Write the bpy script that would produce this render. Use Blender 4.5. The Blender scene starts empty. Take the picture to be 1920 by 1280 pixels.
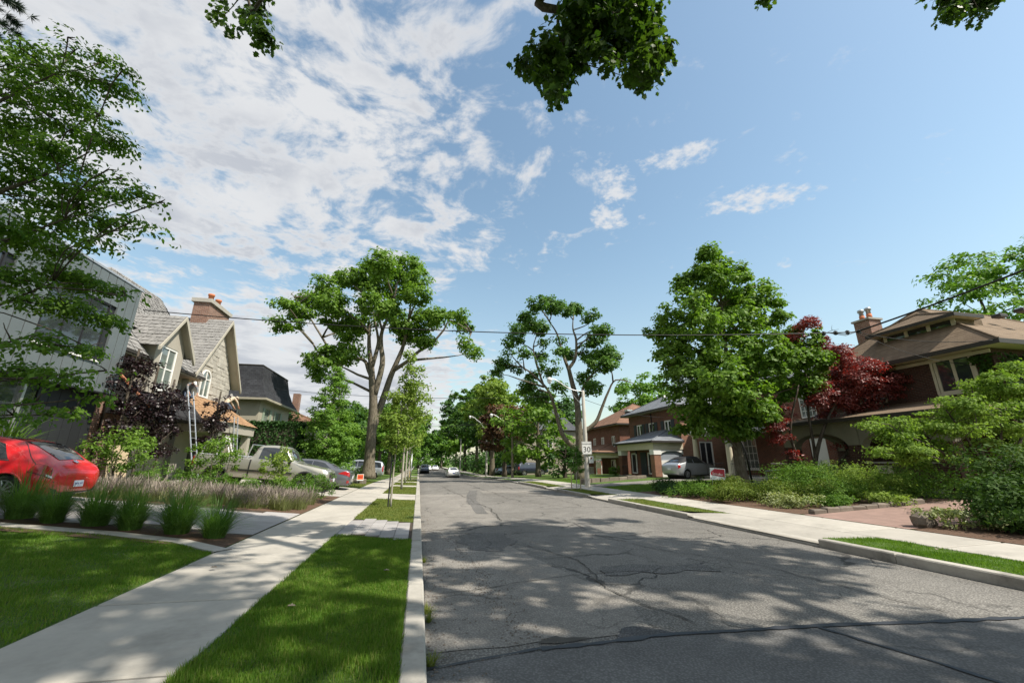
import bpy, math, random
import numpy as np
from mathutils import Vector, Matrix
R = math.radians
S = bpy.context.scene
COL = S.collection
# ------------------------------------------------------------------ camera
cam_d = bpy.data.cameras.new('camera'); cam = bpy.data.objects.new('camera', cam_d); COL.objects.link(cam)
cam_d.sensor_width = 36; cam_d.lens = 14.44; cam_d.clip_start = 0.05; cam_d.clip_end = 4000
cam.location = (0, 0, 1.6); cam.rotation_euler = (R(90 + 16.357), 0, R(-12.302))
S.camera = cam
# ------------------------------------------------------------------ sun, sky, exposure
SUN_AZ, SUN_EL = (0.80, -0.60), 52.0          # horizontal direction towards the sun, elevation
w = bpy.data.worlds.new('World'); S.world = w; w.use_nodes = True
sun_d = bpy.data.lights.new('sun', 'SUN'); sun = bpy.data.objects.new('sun', sun_d); COL.objects.link(sun)
sun_d.energy = 5.0; sun_d.angle = R(0.55); sun_d.color = (1.0, 0.93, 0.82)
_sv = Vector((SUN_AZ[0], SUN_AZ[1], math.tan(R(SUN_EL)))).normalized()
sun.rotation_euler = _sv.to_track_quat('Z', 'Y').to_euler(); sun.location = (30, -25, 60)
S.view_settings.view_transform = 'Standard'; S.view_settings.look = 'None'
S.view_settings.exposure = 0.55; S.view_settings.gamma = 1.0
S.cycles.use_denoising = True; S.cycles.max_bounces = 6; S.cycles.diffuse_bounces = 3
S.cycles.transmission_bounces = 4; S.cycles.transparent_max_bounces = 6; S.cycles.caustics_reflective = False
S.cycles.caustics_refractive = False; S.cycles.sample_clamp_indirect = 6

class NT:
    """tiny node-graph helper"""
    def __init__(s, tree): s.t = tree; s.n = tree.nodes; s.l = tree.links
    def node(s, typ, **kw):
        n = s.n.new(typ)
        for k, v in kw.items(): setattr(n, k, v)
        return n
    def put(s, sock, v):
        if hasattr(v, 'is_output') or isinstance(v, bpy.types.NodeSocket): s.l.new(v, sock)
        else: sock.default_value = v
    def m(s, op, a, b=None, c=None, clamp=False):
        n = s.node('ShaderNodeMath', operation=op); n.use_clamp = clamp
        for i, v in enumerate((a, b, c)):
            if v is not None: s.put(n.inputs[i], v)
        return n.outputs[0]
    def ramp(s, x, a, b, lo=0.0, hi=1.0, smooth=True):
        n = s.node('ShaderNodeMapRange'); n.interpolation_type = 'SMOOTHSTEP' if smooth else 'LINEAR'; n.clamp = True
        for i, v in enumerate((x, a, b, lo, hi)): s.put(n.inputs[i], v)
        return n.outputs[0]
    def mix(s, f, a, b, blend='MIX'):
        n = s.node('ShaderNodeMix', data_type='RGBA', blend_type=blend)
        s.put(n.inputs[0], f); s.put(n.inputs[6], a); s.put(n.inputs[7], b)
        return n.outputs[2]
    def noise(s, vec, scale, detail=4.0, rough=0.5, dist=0.0, out=0, dims='3D'):
        n = s.node('ShaderNodeTexNoise', noise_dimensions=dims)
        s.l.new(vec, n.inputs['Vector']); n.inputs['Scale'].default_value = scale
        n.inputs['Detail'].default_value = detail; n.inputs['Roughness'].default_value = rough
        n.inputs['Distortion'].default_value = dist
        return n.outputs[out]
    def comb(s, x, y, z=0.0):
        n = s.node('ShaderNodeCombineXYZ')
        for i, v in enumerate((x, y, z)): s.put(n.inputs[i], v)
        return n.outputs[0]
    def sep(s, v):
        n = s.node('ShaderNodeSeparateXYZ'); s.l.new(v, n.inputs[0]); return n.outputs
    def vadd(s, a, b, op='ADD'):
        n = s.node('ShaderNodeVectorMath', operation=op); s.put(n.inputs[0], a); s.put(n.inputs[1], b); return n.outputs[0]

def c4(c): return (c[0], c[1], c[2], 1.0)

def build_world():
    g = NT(w.node_tree); g.n.clear()
    out = g.node('ShaderNodeOutputWorld'); bg = g.node('ShaderNodeBackground')
    sky = g.node('ShaderNodeTexSky', sky_type='NISHITA'); sky.sun_disc = False
    sky.sun_elevation = R(SUN_EL); sky.sun_rotation = math.atan2(SUN_AZ[0], SUN_AZ[1])
    sky.altitude = 100; sky.air_density = 1.35; sky.dust_density = 1.0; sky.ozone_density = 2.6
    tc = g.node('ShaderNodeTexCoord'); d = g.sep(tc.outputs['Generated'])
    den = g.m('ADD', g.m('MAXIMUM', d[2], 0.0), 0.06)
    qx = g.m('DIVIDE', d[0], den); qy = g.m('DIVIDE', d[1], den)
    q = g.comb(qx, qy, 3.7)
    # cloud bank: broken altocumulus that thins out towards the east (+x)
    warp = g.noise(q, 1.6, 3, 0.5, out=1)
    wv = g.vadd(q, g.vadd(g.vadd(warp, (0.5, 0.5, 0.5), 'SUBTRACT'), (0.30, 0.30, 0.0), 'MULTIPLY'))
    n1 = g.noise(wv, 1.7, 3, 0.5)
    n2 = g.noise(wv, 7.5, 7, 0.60, 0.1)
    n3 = g.noise(wv, 24.0, 4, 0.6)
    edge = g.ramp(g.m('ADD', qx, g.m('MULTIPLY', g.m('SUBTRACT', n1, 0.5), 0.7)), -0.60, 1.08, 0.605, 0.350)
    band = g.m('MULTIPLY', g.ramp(qy, 1.55, 2.05, 0.0, 1.0), g.ramp(qy, 2.1, 3.0, 1.0, 0.0))
    edge = g.m('SUBTRACT', edge, g.m('MULTIPLY', band, 0.10))
    low = g.m('MULTIPLY', g.ramp(qy, 2.4, 3.6, 0.0, 1.0), g.ramp(qx, 1.6, -0.6, 0.0, 0.12))
    edge = g.m('ADD', edge, low)
    dens = g.m('ADD', g.m('ADD', g.m('MULTIPLY', n2, 0.74), g.m('MULTIPLY', n1, 0.14)), g.m('MULTIPLY', n3, 0.12))
    thr = g.m('SUBTRACT', 1.0, edge)
    cov = g.ramp(g.m('SUBTRACT', dens, thr), -0.05, 0.12)
    # a few stray small clouds beyond the bank
    for (cx, cy, ang, ra, rb) in ((1.12, 1.05, -0.55, 0.17, 0.075), (0.73, 0.93, -0.5, 0.10, 0.05), (0.66, 1.27, 0.9, 0.11, 0.06), (0.60, 1.10, 0.9, 0.12, 0.06)):
        dx = g.m('SUBTRACT', qx, cx); dy = g.m('SUBTRACT', qy, cy)
        a = g.m('DIVIDE', g.m('ADD', g.m('MULTIPLY', dx, math.cos(ang)), g.m('MULTIPLY', dy, math.sin(ang))), ra)
        b = g.m('DIVIDE', g.m('SUBTRACT', g.m('MULTIPLY', dy, math.cos(ang)), g.m('MULTIPLY', dx, math.sin(ang))), rb)
        r2 = g.m('ADD', g.m('MULTIPLY', a, a), g.m('MULTIPLY', b, b))
        fine = g.noise(q, 21.0, 6, 0.62)
        v = g.m('SUBTRACT', g.m('MULTIPLY', fine, 3.2), g.m('ADD', 0.85, g.m('MULTIPLY', r2, 0.60)))
        cov = g.m('MAXIMUM', cov, g.ramp(v, 0.0, 1.0, 0.0, 0.92))
    thick = g.ramp(g.m('SUBTRACT', dens, thr), 0.03, 0.20)
    n4 = g.noise(wv, 2.6, 5, 0.55)
    shade = g.m('MULTIPLY', g.ramp(n4, 0.36, 0.64), thick)
    ccol = g.mix(shade, (5.7, 5.78, 5.9, 1), (4.0, 4.2, 4.6, 1))
    skyc = g.mix(1.0, sky.outputs[0], (1.52, 1.50, 1.30, 1), 'MULTIPLY')
    haze = g.ramp(d[2], 0.0, 0.5, 0.32, 0.0)
    skyc = g.mix(haze, skyc, (4.1, 4.6, 5.1, 1))
    col = g.mix(g.m('MULTIPLY', cov, 0.96), skyc, ccol)
    g.l.new(col, bg.inputs[0]); bg.inputs[1].default_value = 0.095
    g.l.new(bg.outputs[0], out.inputs[0])
build_world()

# ------------------------------------------------------------------ materials
MATS = {}
def new_mat(name):
    m = bpy.data.materials.new(name); m.use_nodes = True
    g = NT(m.node_tree); g.n.clear()
    out = g.node('ShaderNodeOutputMaterial'); p = g.node('ShaderNodeBsdfPrincipled')
    g.l.new(p.outputs[0], out.inputs[0]); MATS[name] = m
    return m, g, p, out
def pos(g): return g.node('ShaderNodeNewGeometry').outputs['Position']
def bump(g, p, h, strength=0.4, dist=0.02):
    b = g.node('ShaderNodeBump'); b.inputs['Strength'].default_value = strength; b.inputs['Distance'].default_value = dist
    g.put(b.inputs['Height'], h); g.l.new(b.outputs[0], p.inputs['Normal'])

def mat(name, col, rough=0.6, var=0.18, scale=3.0, bmp=0.0, metal=0.0, coat=0.0, spec=0.4, objvar=0.0, dirt=0.0):
    m, g, p, out = new_mat(name)
    P = pos(g)
    n = g.noise(P, scale, 5, 0.6); n2 = g.noise(P, scale * 9, 3, 0.6)
    f = g.m('ADD', g.m('MULTIPLY', n, 0.7), g.m('MULTIPLY', n2, 0.3))
    v = g.ramp(f, 0.3, 0.7, 1 - var, 1 + var, False)
    if objvar:
        r = g.node('ShaderNodeObjectInfo').outputs['Random']
        v = g.m('MULTIPLY', v, g.ramp(r, 0, 1, 1 - objvar, 1 + objvar, False))
    c = g.mix(1.0, c4(col), g.comb(v, v, v), 'MULTIPLY')
    if dirt:
        nd = g.noise(P, scale * 0.6, 6, 0.65)
        c = g.mix(g.m('MULTIPLY', g.ramp(nd, 0.5, 0.75), dirt), c, (0.06, 0.055, 0.045, 1))
    g.l.new(c, p.inputs['Base Color'])
    p.inputs['Roughness'].default_value = rough; p.inputs['Metallic'].default_value = metal
    p.inputs['Specular IOR Level'].default_value = spec; p.inputs['Coat Weight'].default_value = coat
    p.inputs['Coat Roughness'].default_value = 0.06
    if bmp: bump(g, p, n2, bmp, 0.01)
    return m

def leaf_mat(name, a, b, trans=0.35, rough=0.5, spec=0.3, tcol=None):
    m, g, p, out = new_mat(name)
    r = g.node('ShaderNodeNewGeometry').outputs['Random Per Island']
    P = pos(g); n = g.noise(P, 0.9, 3, 0.5)
    f = g.m('ADD', g.m('MULTIPLY', r, 0.7), g.m('MULTIPLY', g.ramp(n, 0.3, 0.7), 0.3))
    c = g.mix(f, c4(a), c4(b))
    g.l.new(c, p.inputs['Base Color']); p.inputs['Roughness'].default_value = rough
    p.inputs['Specular IOR Level'].default_value = spec
    t = g.node('ShaderNodeBsdfTranslucent')
    tc = g.mix(1.0, c, c4(tcol or (1.25, 1.35, 0.6)), 'MULTIPLY'); g.l.new(tc, t.inputs[0])
    mx = g.node('ShaderNodeMixShader'); mx.inputs[0].default_value = trans
    g.l.new(p.outputs[0], mx.inputs[1]); g.l.new(t.outputs[0], mx.inputs[2]); g.l.new(mx.outputs[0], out.inputs[0])
    return m

def brick_mat(name, c1, c2, mortar, bw=0.22, bh=0.075, ms=0.010, var=0.25, bmp=0.5):
    m, g, p, out = new_mat(name)
    P = pos(g); s = g.sep(P)
    v = g.comb(g.m('ADD', s[0], s[1]), s[2], 0.0)
    b = g.node('ShaderNodeTexBrick'); g.l.new(v, b.inputs['Vector'])
    b.inputs['Scale'].default_value = 1.0; b.inputs['Brick Width'].default_value = bw; b.inputs['Row Height'].default_value = bh
    b.inputs['Mortar Size'].default_value = ms; b.inputs['Mortar Smooth'].default_value = 0.2; b.inputs['Bias'].default_value = 0.0
    b.inputs['Color1'].default_value = c4(c1); b.inputs['Color2'].default_value = c4(c2); b.inputs['Mortar'].default_value = c4(mortar)
    n = g.noise(P, 1.1, 5, 0.6); n2 = g.noise(P, 22, 3, 0.6)
    k = g.ramp(g.m('ADD', g.m('MULTIPLY', n, 0.6), g.m('MULTIPLY', n2, 0.4)), 0.3, 0.7, 1 - var, 1 + var, False)
    c = g.mix(1.0, b.outputs[0], g.comb(k, k, k), 'MULTIPLY')
    g.l.new(c, p.inputs['Base Color']); p.inputs['Roughness'].default_value = 0.85; p.inputs['Specular IOR Level'].default_value = 0.2
    h = g.m('SUBTRACT', g.m('MULTIPLY', n2, 0.3), b.outputs[1])
    bump(g, p, h, bmp, 0.012)
    return m

def shingle_mat(name, c1, c2, w_=0.32, h_=0.10, var=0.22):
    m, g, p, out = new_mat(name)
    P = pos(g); s = g.sep(P)
    v = g.comb(g.m('ADD', s[0], s[1]), s[2], 0.0)
    b = g.node('ShaderNodeTexBrick'); g.l.new(v, b.inputs['Vector'])
    for k, x in (('Scale', 1.0), ('Brick Width', w_), ('Row Height', h_), ('Mortar Size', 0.009), ('Mortar Smooth', 0.4)): b.inputs[k].default_value = x
    b.inputs['Color1'].default_value = c4(c1); b.inputs['Color2'].default_value = c4(c2)
    b.inputs['Mortar'].default_value = c4([x * 0.45 for x in c1])
    n = g.noise(P, 0.8, 5, 0.65); n2 = g.noise(P, 30, 3, 0.6)
    k = g.ramp(g.m('ADD', g.m('MULTIPLY', n, 0.6), g.m('MULTIPLY', n2, 0.4)), 0.3, 0.7, 1 - var, 1 + var, False)
    c = g.mix(1.0, b.outputs[0], g.comb(k, k, k), 'MULTIPLY')
    g.l.new(c, p.inputs['Base Color']); p.inputs['Roughness'].default_value = 0.9; p.inputs['Specular IOR Level'].default_value = 0.15
    bump(g, p, g.m('SUBTRACT', g.m('MULTIPLY', n2, 0.5), b.outputs[1]), 0.5, 0.015)
    return m

def bark_mat(name, a, b):
    m, g, p, out = new_mat(name)
    P = pos(g); s = g.sep(P)
    v = g.comb(g.m('MULTIPLY', s[0], 9.0), g.m('MULTIPLY', s[1], 9.0), g.m('MULTIPLY', s[2], 1.6))
    n = g.noise(v, 2.0, 6, 0.65); n2 = g.noise(P, 1.2, 3, 0.5)
    c = g.mix(g.ramp(n, 0.35, 0.65), c4(a), c4(b))
    c = g.mix(g.ramp(n2, 0.55, 0.75, 0, 0.35), c, (0.10, 0.115, 0.07, 1))
    g.l.new(c, p.inputs['Base Color']); p.inputs['Roughness'].default_value = 0.9; p.inputs['Specular IOR Level'].default_value = 0.2
    bump(g, p, n, 0.7, 0.03)
    return m

# common palette
mat('concrete', (0.38, 0.355, 0.31), 0.85, 0.16, 1.3, 0.3, objvar=0.07, dirt=0.38)
mat('kerb_concrete', (0.34, 0.32, 0.28), 0.88, 0.2, 2.0, 0.4, objvar=0.09, dirt=0.6)
mat('paver', (0.31, 0.295, 0.285), 0.85, 0.12, 3.0, 0.2, objvar=0.16)
mat('white_paint', (0.78, 0.77, 0.73), 0.5, 0.05, 2.0)
mat('cream_paint', (0.55, 0.50, 0.38), 0.6, 0.08, 1.5)
mat('tan_paint', (0.40, 0.37, 0.305), 0.65, 0.08, 1.5)
mat('dark_trim', (0.035, 0.03, 0.026), 0.55, 0.15, 2.0)
mat('black_metal', (0.02, 0.02, 0.022), 0.45, 0.1, 3.0)
mat('galv_metal', (0.42, 0.43, 0.44), 0.42, 0.1, 4.0, metal=0.7)
mat('alu', (0.62, 0.62, 0.62), 0.35, 0.08, 4.0, metal=0.8)
mat('pole_concrete', (0.46, 0.44, 0.39), 0.85, 0.12, 2.0, 0.2, dirt=0.2)
mat('wood_pole', (0.20, 0.165, 0.125), 0.9, 0.25, 3.0, 0.3)
mat('stake_wood', (0.42, 0.33, 0.21), 0.85, 0.2, 6.0)
mat('rubber', (0.018, 0.018, 0.018), 0.8, 0.15, 8.0)
mat('plastic_black', (0.022, 0.022, 0.023), 0.55, 0.1, 8.0)
mat('chrome', (0.72, 0.73, 0.74), 0.18, 0.03, 4.0, metal=1.0)
mat('alloy', (0.55, 0.56, 0.58), 0.3, 0.05, 6.0, metal=0.85)
mat('soil', (0.055, 0.040, 0.028), 0.95, 0.35, 9.0, 0.6)
mat('mulch', (0.10, 0.058, 0.035), 0.95, 0.45, 14.0, 0.8)
mat('rock', (0.15, 0.125, 0.10), 0.9, 0.25, 3.0, 0.6, objvar=0.2)

def glass_mat(name, tint=(0.03, 0.035, 0.04), rough=0.04):
    m, g, p, out = new_mat(name)
    n = g.noise(pos(g), 0.8, 2, 0.5)
    c = g.mix(n, c4([t * 0.6 for t in tint]), c4([t * 1.6 for t in tint])); g.l.new(c, p.inputs['Base Color'])
    p.inputs['Roughness'].default_value = rough; p.inputs['Specular IOR Level'].default_value = 0.75
    p.inputs['Coat Weight'].default_value = 0.5; p.inputs['Coat Roughness'].default_value = 0.02
    return m
glass_mat('glass'); glass_mat('car_glass', (0.02, 0.024, 0.028)); glass_mat('curtain_glass', (0.13, 0.15, 0.14))

def car_paint(name, col, metal=0.0, rough=0.35):
    m, g, p, out = new_mat(name)
    n = g.noise(pos(g), 2.0, 4, 0.6)
    k = g.ramp(n, 0.3, 0.7, 0.93, 1.05, False)
    c = g.mix(1.0, c4(col), g.comb(k, k, k), 'MULTIPLY'); g.l.new(c, p.inputs['Base Color'])
    p.inputs['Metallic'].default_value = metal; p.inputs['Roughness'].default_value = rough
    p.inputs['Coat Weight'].default_value = 1.0; p.inputs['Coat Roughness'].default_value = 0.04
    return m

# ------------------------------------------------------------------ object helpers
def tag(o, label=None, cat=None, group=None, kind=None):
    if label: o['label'] = label
    if cat: o['category'] = cat
    if group: o['group'] = group
    if kind: o['kind'] = kind
    return o
def thing(name, label, cat, loc=(0, 0, 0), rz=0.0, group=None):
    o = bpy.data.objects.new(name, None); COL.objects.link(o); o.empty_display_size = 0.3
    o.location = loc; o.rotation_euler = (0, 0, rz)
    return tag(o, label, cat, group)
def base_of(o):
    """world offset of an (unrotated) ancestor chain"""
    v = Vector((0, 0, 0))
    while o is not None: v += Vector(o.location); o = o.parent
    return v
def link(name, me, m=None, parent=None, loc=None, rot=None, scale=None):
    o = bpy.data.objects.new(name, me); COL.objects.link(o); o.parent = parent
    if m is not None and not me.materials: me.materials.append(MATS[m] if isinstance(m, str) else m)
    if loc is not None: o.location = loc
    if rot is not None: o.rotation_euler = rot
    if scale is not None: o.scale = scale
    return o
def copy_tree(o, parent=None):
    c = o.copy(); COL.objects.link(c); c.parent = parent
    for ch in list(o.children): copy_tree(ch, c)
    return c

class MB:
    """mesh builder: collects polygons, then links them as ONE mesh object"""
    def __init__(s): s.v = []; s.f = []
    def add(s, vs, fs):
        n = len(s.v); s.v.extend([tuple(map(float, v)) for v in vs]); s.f.extend([tuple(i + n for i in f) for f in fs]); return s
    def box(s, x0, x1, y0, y1, z0, z1, bev=0.0):
        if bev <= 0:
            return s.add([(x0, y0, z0), (x1, y0, z0), (x1, y1, z0), (x0, y1, z0), (x0, y0, z1), (x1, y0, z1), (x1, y1, z1), (x0, y1, z1)],
                         [(0, 3, 2, 1), (4, 5, 6, 7), (0, 1, 5, 4), (1, 2, 6, 5), (2, 3, 7, 6), (3, 0, 4, 7)])
        b = bev
        return s.add([(x0, y0, z0), (x1, y0, z0), (x1, y1, z0), (x0, y1, z0), (x0, y0, z1 - b), (x1, y0, z1 - b), (x1, y1, z1 - b), (x0, y1, z1 - b),
                      (x0 + b, y0 + b, z1), (x1 - b, y0 + b, z1), (x1 - b, y1 - b, z1), (x0 + b, y1 - b, z1)],
                     [(0, 3, 2, 1), (0, 1, 5, 4), (1, 2, 6, 5), (2, 3, 7, 6), (3, 0, 4, 7), (4, 5, 9, 8), (5, 6, 10, 9), (6, 7, 11, 10), (7, 4, 8, 11), (8, 9, 10, 11)])
    def obox(s, o, u, v, n, a0, a1, b0, b1, c0, c1):
        """box in a frame: origin o, axes u v n"""
        o = Vector(o); u = Vector(u); v = Vector(v); n = Vector(n)
        P = [o + u * a + v * b + n * c for c in (c0, c1) for a, b in ((a0, b0), (a1, b0), (a1, b1), (a0, b1))]
        F = [(0, 3, 2, 1), (4, 5, 6, 7), (0, 1, 5, 4), (1, 2, 6, 5), (2, 3, 7, 6), (3, 0, 4, 7)]
        if u.cross(v).dot(n) < 0: F = [f[::-1] for f in F]
        return s.add(P, F)
    def tube(s, pts, rad, n=8, cap=True):
        pts = [Vector(p) for p in pts]; k = len(pts)
        if not hasattr(rad, '__len__'): rad = [rad] * k
        base = len(s.v); vs = []; fs = []
        prev = None
        for i, p in enumerate(pts):
            t = (pts[min(i + 1, k - 1)] - pts[max(i - 1, 0)])
            if t.length < 1e-9: t = Vector((0, 0, 1))
            t.normalize()
            if prev is None:
                a = Vector((1, 0, 0)) if abs(t.x) < 0.8 else Vector((0, 1, 0))
            else: a = prev
            x = (a - t * a.dot(t)).normalized(); y = t.cross(x); prev = x
            for j in range(n):
                an = 2 * math.pi * j / n
                vs.append(p + x * (rad[i] * math.cos(an)) + y * (rad[i] * math.sin(an)))
        for i in range(k - 1):
            for j in range(n):
                fs.append((i * n + j, i * n + (j + 1) % n, (i + 1) * n + (j + 1) % n, (i + 1) * n + j))
        if cap:
            fs.append(tuple(range(n - 1, -1, -1))); fs.append(tuple((k - 1) * n + j for j in range(n)))
        return s.add(vs, fs)
    def lathe(s, c, prof, n=16, axis='Z'):
        """prof: (r, h) pairs along the axis"""
        vs = []; fs = []; k = len(prof)
        for r, h in prof:
            for j in range(n):
                a = 2 * math.pi * j / n; x, y = r * math.cos(a), r * math.sin(a)
                vs.append({'Z': (c[0] + x, c[1] + y, c[2] + h), 'Y': (c[0] + x, c[1] + h, c[2] + y), 'X': (c[0] + h, c[1] + x, c[2] + y)}[axis])
        for i in range(k - 1):
            for j in range(n):
                f = (i * n + j, i * n + (j + 1) % n, (i + 1) * n + (j + 1) % n, (i + 1) * n + j)
                fs.append(f if axis != 'Y' else f[::-1])
        fs.append(tuple(range(n - 1, -1, -1))); fs.append(tuple((k - 1) * n + j for j in range(n)))
        return s.add(vs, fs)
    def prism(s, poly, d):
        """polygon (3D points) extruded by the vector d"""
        n = len(poly); d = Vector(d); P = [Vector(p) for p in poly]; Q = [p + d for p in P]
        return s.add(P + Q, [tuple(range(n - 1, -1, -1)), tuple(range(n, 2 * n))] + [(i, (i + 1) % n, n + (i + 1) % n, n + i) for i in range(n)])
    def poly(s, pts): return s.add(pts, [tuple(range(len(pts)))])
    def mesh(s, name, m=None, smooth=False, off=None):
        me = bpy.data.meshes.new(name)
        v = s.v if off is None else [(a - off[0], b - off[1], c - off[2]) for a, b, c in s.v]
        me.from_pydata(v, [], s.f); me.update()
        if smooth: me.polygons.foreach_set('use_smooth', [True] * len(me.polygons))
        if m is not None: me.materials.append(MATS[m] if isinstance(m, str) else m)
        return me
    def build(s, name, m, parent=None, smooth=False, world=False, loc=None):
        off = base_of(parent) if (world and parent is not None) else None
        return link(name, s.mesh(name, m, smooth, off), None, parent, loc)

def np_mesh(name, verts, faces_k, k, m, smooth=False):
    """fast mesh: verts (N,3), faces_k (F,k)"""
    me = bpy.data.meshes.new(name)
    v = np.ascontiguousarray(verts, dtype=np.float32); fk = np.ascontiguousarray(faces_k, dtype=np.int32)
    me.vertices.add(len(v)); me.vertices.foreach_set('co', v.ravel())
    me.loops.add(fk.size); me.loops.foreach_set('vertex_index', fk.ravel())
    me.polygons.add(len(fk)); me.polygons.foreach_set('loop_start', np.arange(0, fk.size, k, dtype=np.int32))
    me.polygons.foreach_set('loop_total', np.full(len(fk), k, dtype=np.int32))
    if smooth: me.polygons.foreach_set('use_smooth', np.ones(len(fk), dtype=bool))
    me.update(calc_edges=True); me.materials.append(MATS[m] if isinstance(m, str) else m)
    return me

def sstep(a, b, x):
    t = np.clip((np.asarray(x, float) - a) / (b - a), 0, 1); return t * t * (3 - 2 * t)
def gz(X, Y):
    """height of the ground (lots, walks, road)"""
    X = np.asarray(X, float); Y = np.asarray(Y, float)
    z = -0.6 * sstep(28, 72, Y)
    left = 0.17 + 0.085 * np.clip(-3.2 - X, 0, 6.5)
    walk = 0.13 + 0.04 * np.clip(-0.05 - X, 0, 3.2) / 3.2
    right = 0.15 + 0.02 * np.clip(X - 8.0, 0, 2.5) + 0.03 * np.clip(X - 10.5, 0, 10)
    return z + np.where(X < -3.2, left, np.where(X < 0.15, walk, np.where(X < 7.8, 0.0, right)))
def G(x, y, dz=0.0): return (x, y, float(gz(x, y)) + dz)
def text_part(name, body, size, m, parent, loc, rot, extrude=0.002, align='CENTER'):
    """flat lettering turned into a mesh"""
    cu = bpy.data.curves.new(name, 'FONT'); cu.body = body; cu.size = size; cu.extrude = extrude
    cu.align_x = align; cu.align_y = 'CENTER'; cu.resolution_u = 3
    t = bpy.data.objects.new(name + '_curve', cu); COL.objects.link(t); bpy.context.view_layer.update()
    me = bpy.data.meshes.new_from_object(t.evaluated_get(bpy.context.evaluated_depsgraph_get()))
    bpy.data.objects.remove(t); bpy.data.curves.remove(cu); me.materials.clear(); me.materials.append(MATS[m]); me.name = name
    return link(name, me, None, parent, loc, rot)
# ------------------------------------------------------------------ ground materials
def asphalt(name, base, agg=0.5, crack=0.0, tint=(1, 0.975, 0.93)):
    m, g, p, out = new_mat(name)
    P = pos(g); s = g.sep(P)
    big = g.noise(P, 0.35, 5, 0.6); mid = g.noise(P, 2.2, 5, 0.6); fine = g.noise(P, 55, 2, 0.5)
    vo = g.node('ShaderNodeTexVoronoi'); g.l.new(P, vo.inputs['Vector']); vo.inputs['Scale'].default_value = 44
    k = g.m('MULTIPLY', g.ramp(big, 0.3, 0.7, 0.82, 1.16, False), g.ramp(mid, 0.3, 0.7, 0.86, 1.12, False))
    st = g.m('MULTIPLY', g.ramp(vo.outputs['Distance'], 0.05, 0.6, 1 + agg * 0.5, 1 - agg, False), g.ramp(fine, 0.3, 0.7, 1 - agg * 0.35, 1 + agg * 0.35, False))
    k = g.m('MULTIPLY', k, st)
    # wheel tracks polished, edge by the kerb dirtier
    edge = g.ramp(s[0], 0.15, 0.75, 0.86, 1.0)
    k = g.m('MULTIPLY', k, edge)
    c = g.mix(1.0, c4([base * t for t in tint]), g.comb(k, k, k), 'MULTIPLY')
    if crack:
        wv = g.vadd(P, g.vadd(g.noise(P, 1.3, 4, 0.6, out=1), (0.9, 0.9, 0.0), 'MULTIPLY'))
        v2 = g.node('ShaderNodeTexVoronoi', feature='DISTANCE_TO_EDGE'); g.l.new(wv, v2.inputs['Vector']); v2.inputs['Scale'].default_value = 0.45
        gate = g.ramp(g.noise(P, 0.5, 3, 0.5), 0.42, 0.62)
        ck = g.m('MULTIPLY', g.ramp(v2.outputs['Distance'], 0.004, 0.016, 1, 0), gate)
        v3 = g.node('ShaderNodeTexVoronoi', feature='DISTANCE_TO_EDGE'); g.l.new(wv, v3.inputs['Vector']); v3.inputs['Scale'].default_value = 3.2
        gate2 = g.ramp(g.noise(P, 0.7, 3, 0.5), 0.56, 0.68)
        ck2 = g.m('MULTIPLY', g.ramp(v3.outputs['Distance'], 0.01, 0.05, 1, 0), gate2)
        ck = g.m('MULTIPLY', g.m('MAXIMUM', ck, g.m('MULTIPLY', ck2, 0.7)), crack)
        c = g.mix(ck, c, (0.03, 0.029, 0.027, 1))
        h = g.m('SUBTRACT', g.m('MULTIPLY', vo.outputs['Distance'], -0.6), g.m('MULTIPLY', ck, 2.0))
    else: h = g.m('MULTIPLY', vo.outputs['Distance'], -0.6)
    g.l.new(c, p.inputs['Base Color']); p.inputs['Roughness'].default_value = 0.88; p.inputs['Specular IOR Level'].default_value = 0.25
    bump(g, p, h, 0.55, 0.012)
asphalt('asphalt_old', 0.235, 0.46, 0.8, (1, 0.945, 0.855))
asphalt('asphalt_new', 0.16, 0.30, 0.35, (1.0, 0.98, 0.95))
asphalt('asphalt_mid', 0.195, 0.55, 0.8, (1, 0.96, 0.90))
mat('crack_fill', (0.065, 0.06, 0.052), 0.95, 0.3, 8.0)
asphalt('asphalt_pale', 0.262, 0.3, 0.5, (1, 0.93, 0.83))
asphalt('asphalt_dark', 0.115, 0.4, 0.0, (0.98, 0.98, 1.0))
mat('tar', (0.030, 0.033, 0.040), 0.55, 0.2, 6.0)
mat('drive_brown', (0.25, 0.165, 0.135), 0.9, 0.2, 3.0, 0.4, dirt=0.3)

def lawn_mat(name, a, b, dry):
    m, g, p, out = new_mat(name)
    P = pos(g); n = g.noise(P, 0.8, 5, 0.6); n2 = g.noise(P, 30, 3, 0.7); n3 = g.noise(P, 0.25, 3, 0.5)
    c = g.mix(g.ramp(n2, 0.3, 0.7), c4(a), c4(b)); c = g.mix(g.ramp(n, 0.5, 0.75, 0, 0.5), c, c4(dry))
    g.l.new(c, p.inputs['Base Color']); p.inputs['Roughness'].default_value = 0.9; p.inputs['Specular IOR Level'].default_value = 0.2
    bump(g, p, n2, 0.8, 0.05)
lawn_mat('lawn', (0.050, 0.095, 0.018), (0.105, 0.165, 0.035), (0.15, 0.16, 0.06))
leaf_mat('grass', (0.060, 0.155, 0.012), (0.175, 0.270, 0.036), 0.42, 0.6, 0.2)
leaf_mat('grass_dry', (0.12, 0.17, 0.028), (0.25, 0.26, 0.075), 0.38, 0.6, 0.2)

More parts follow.
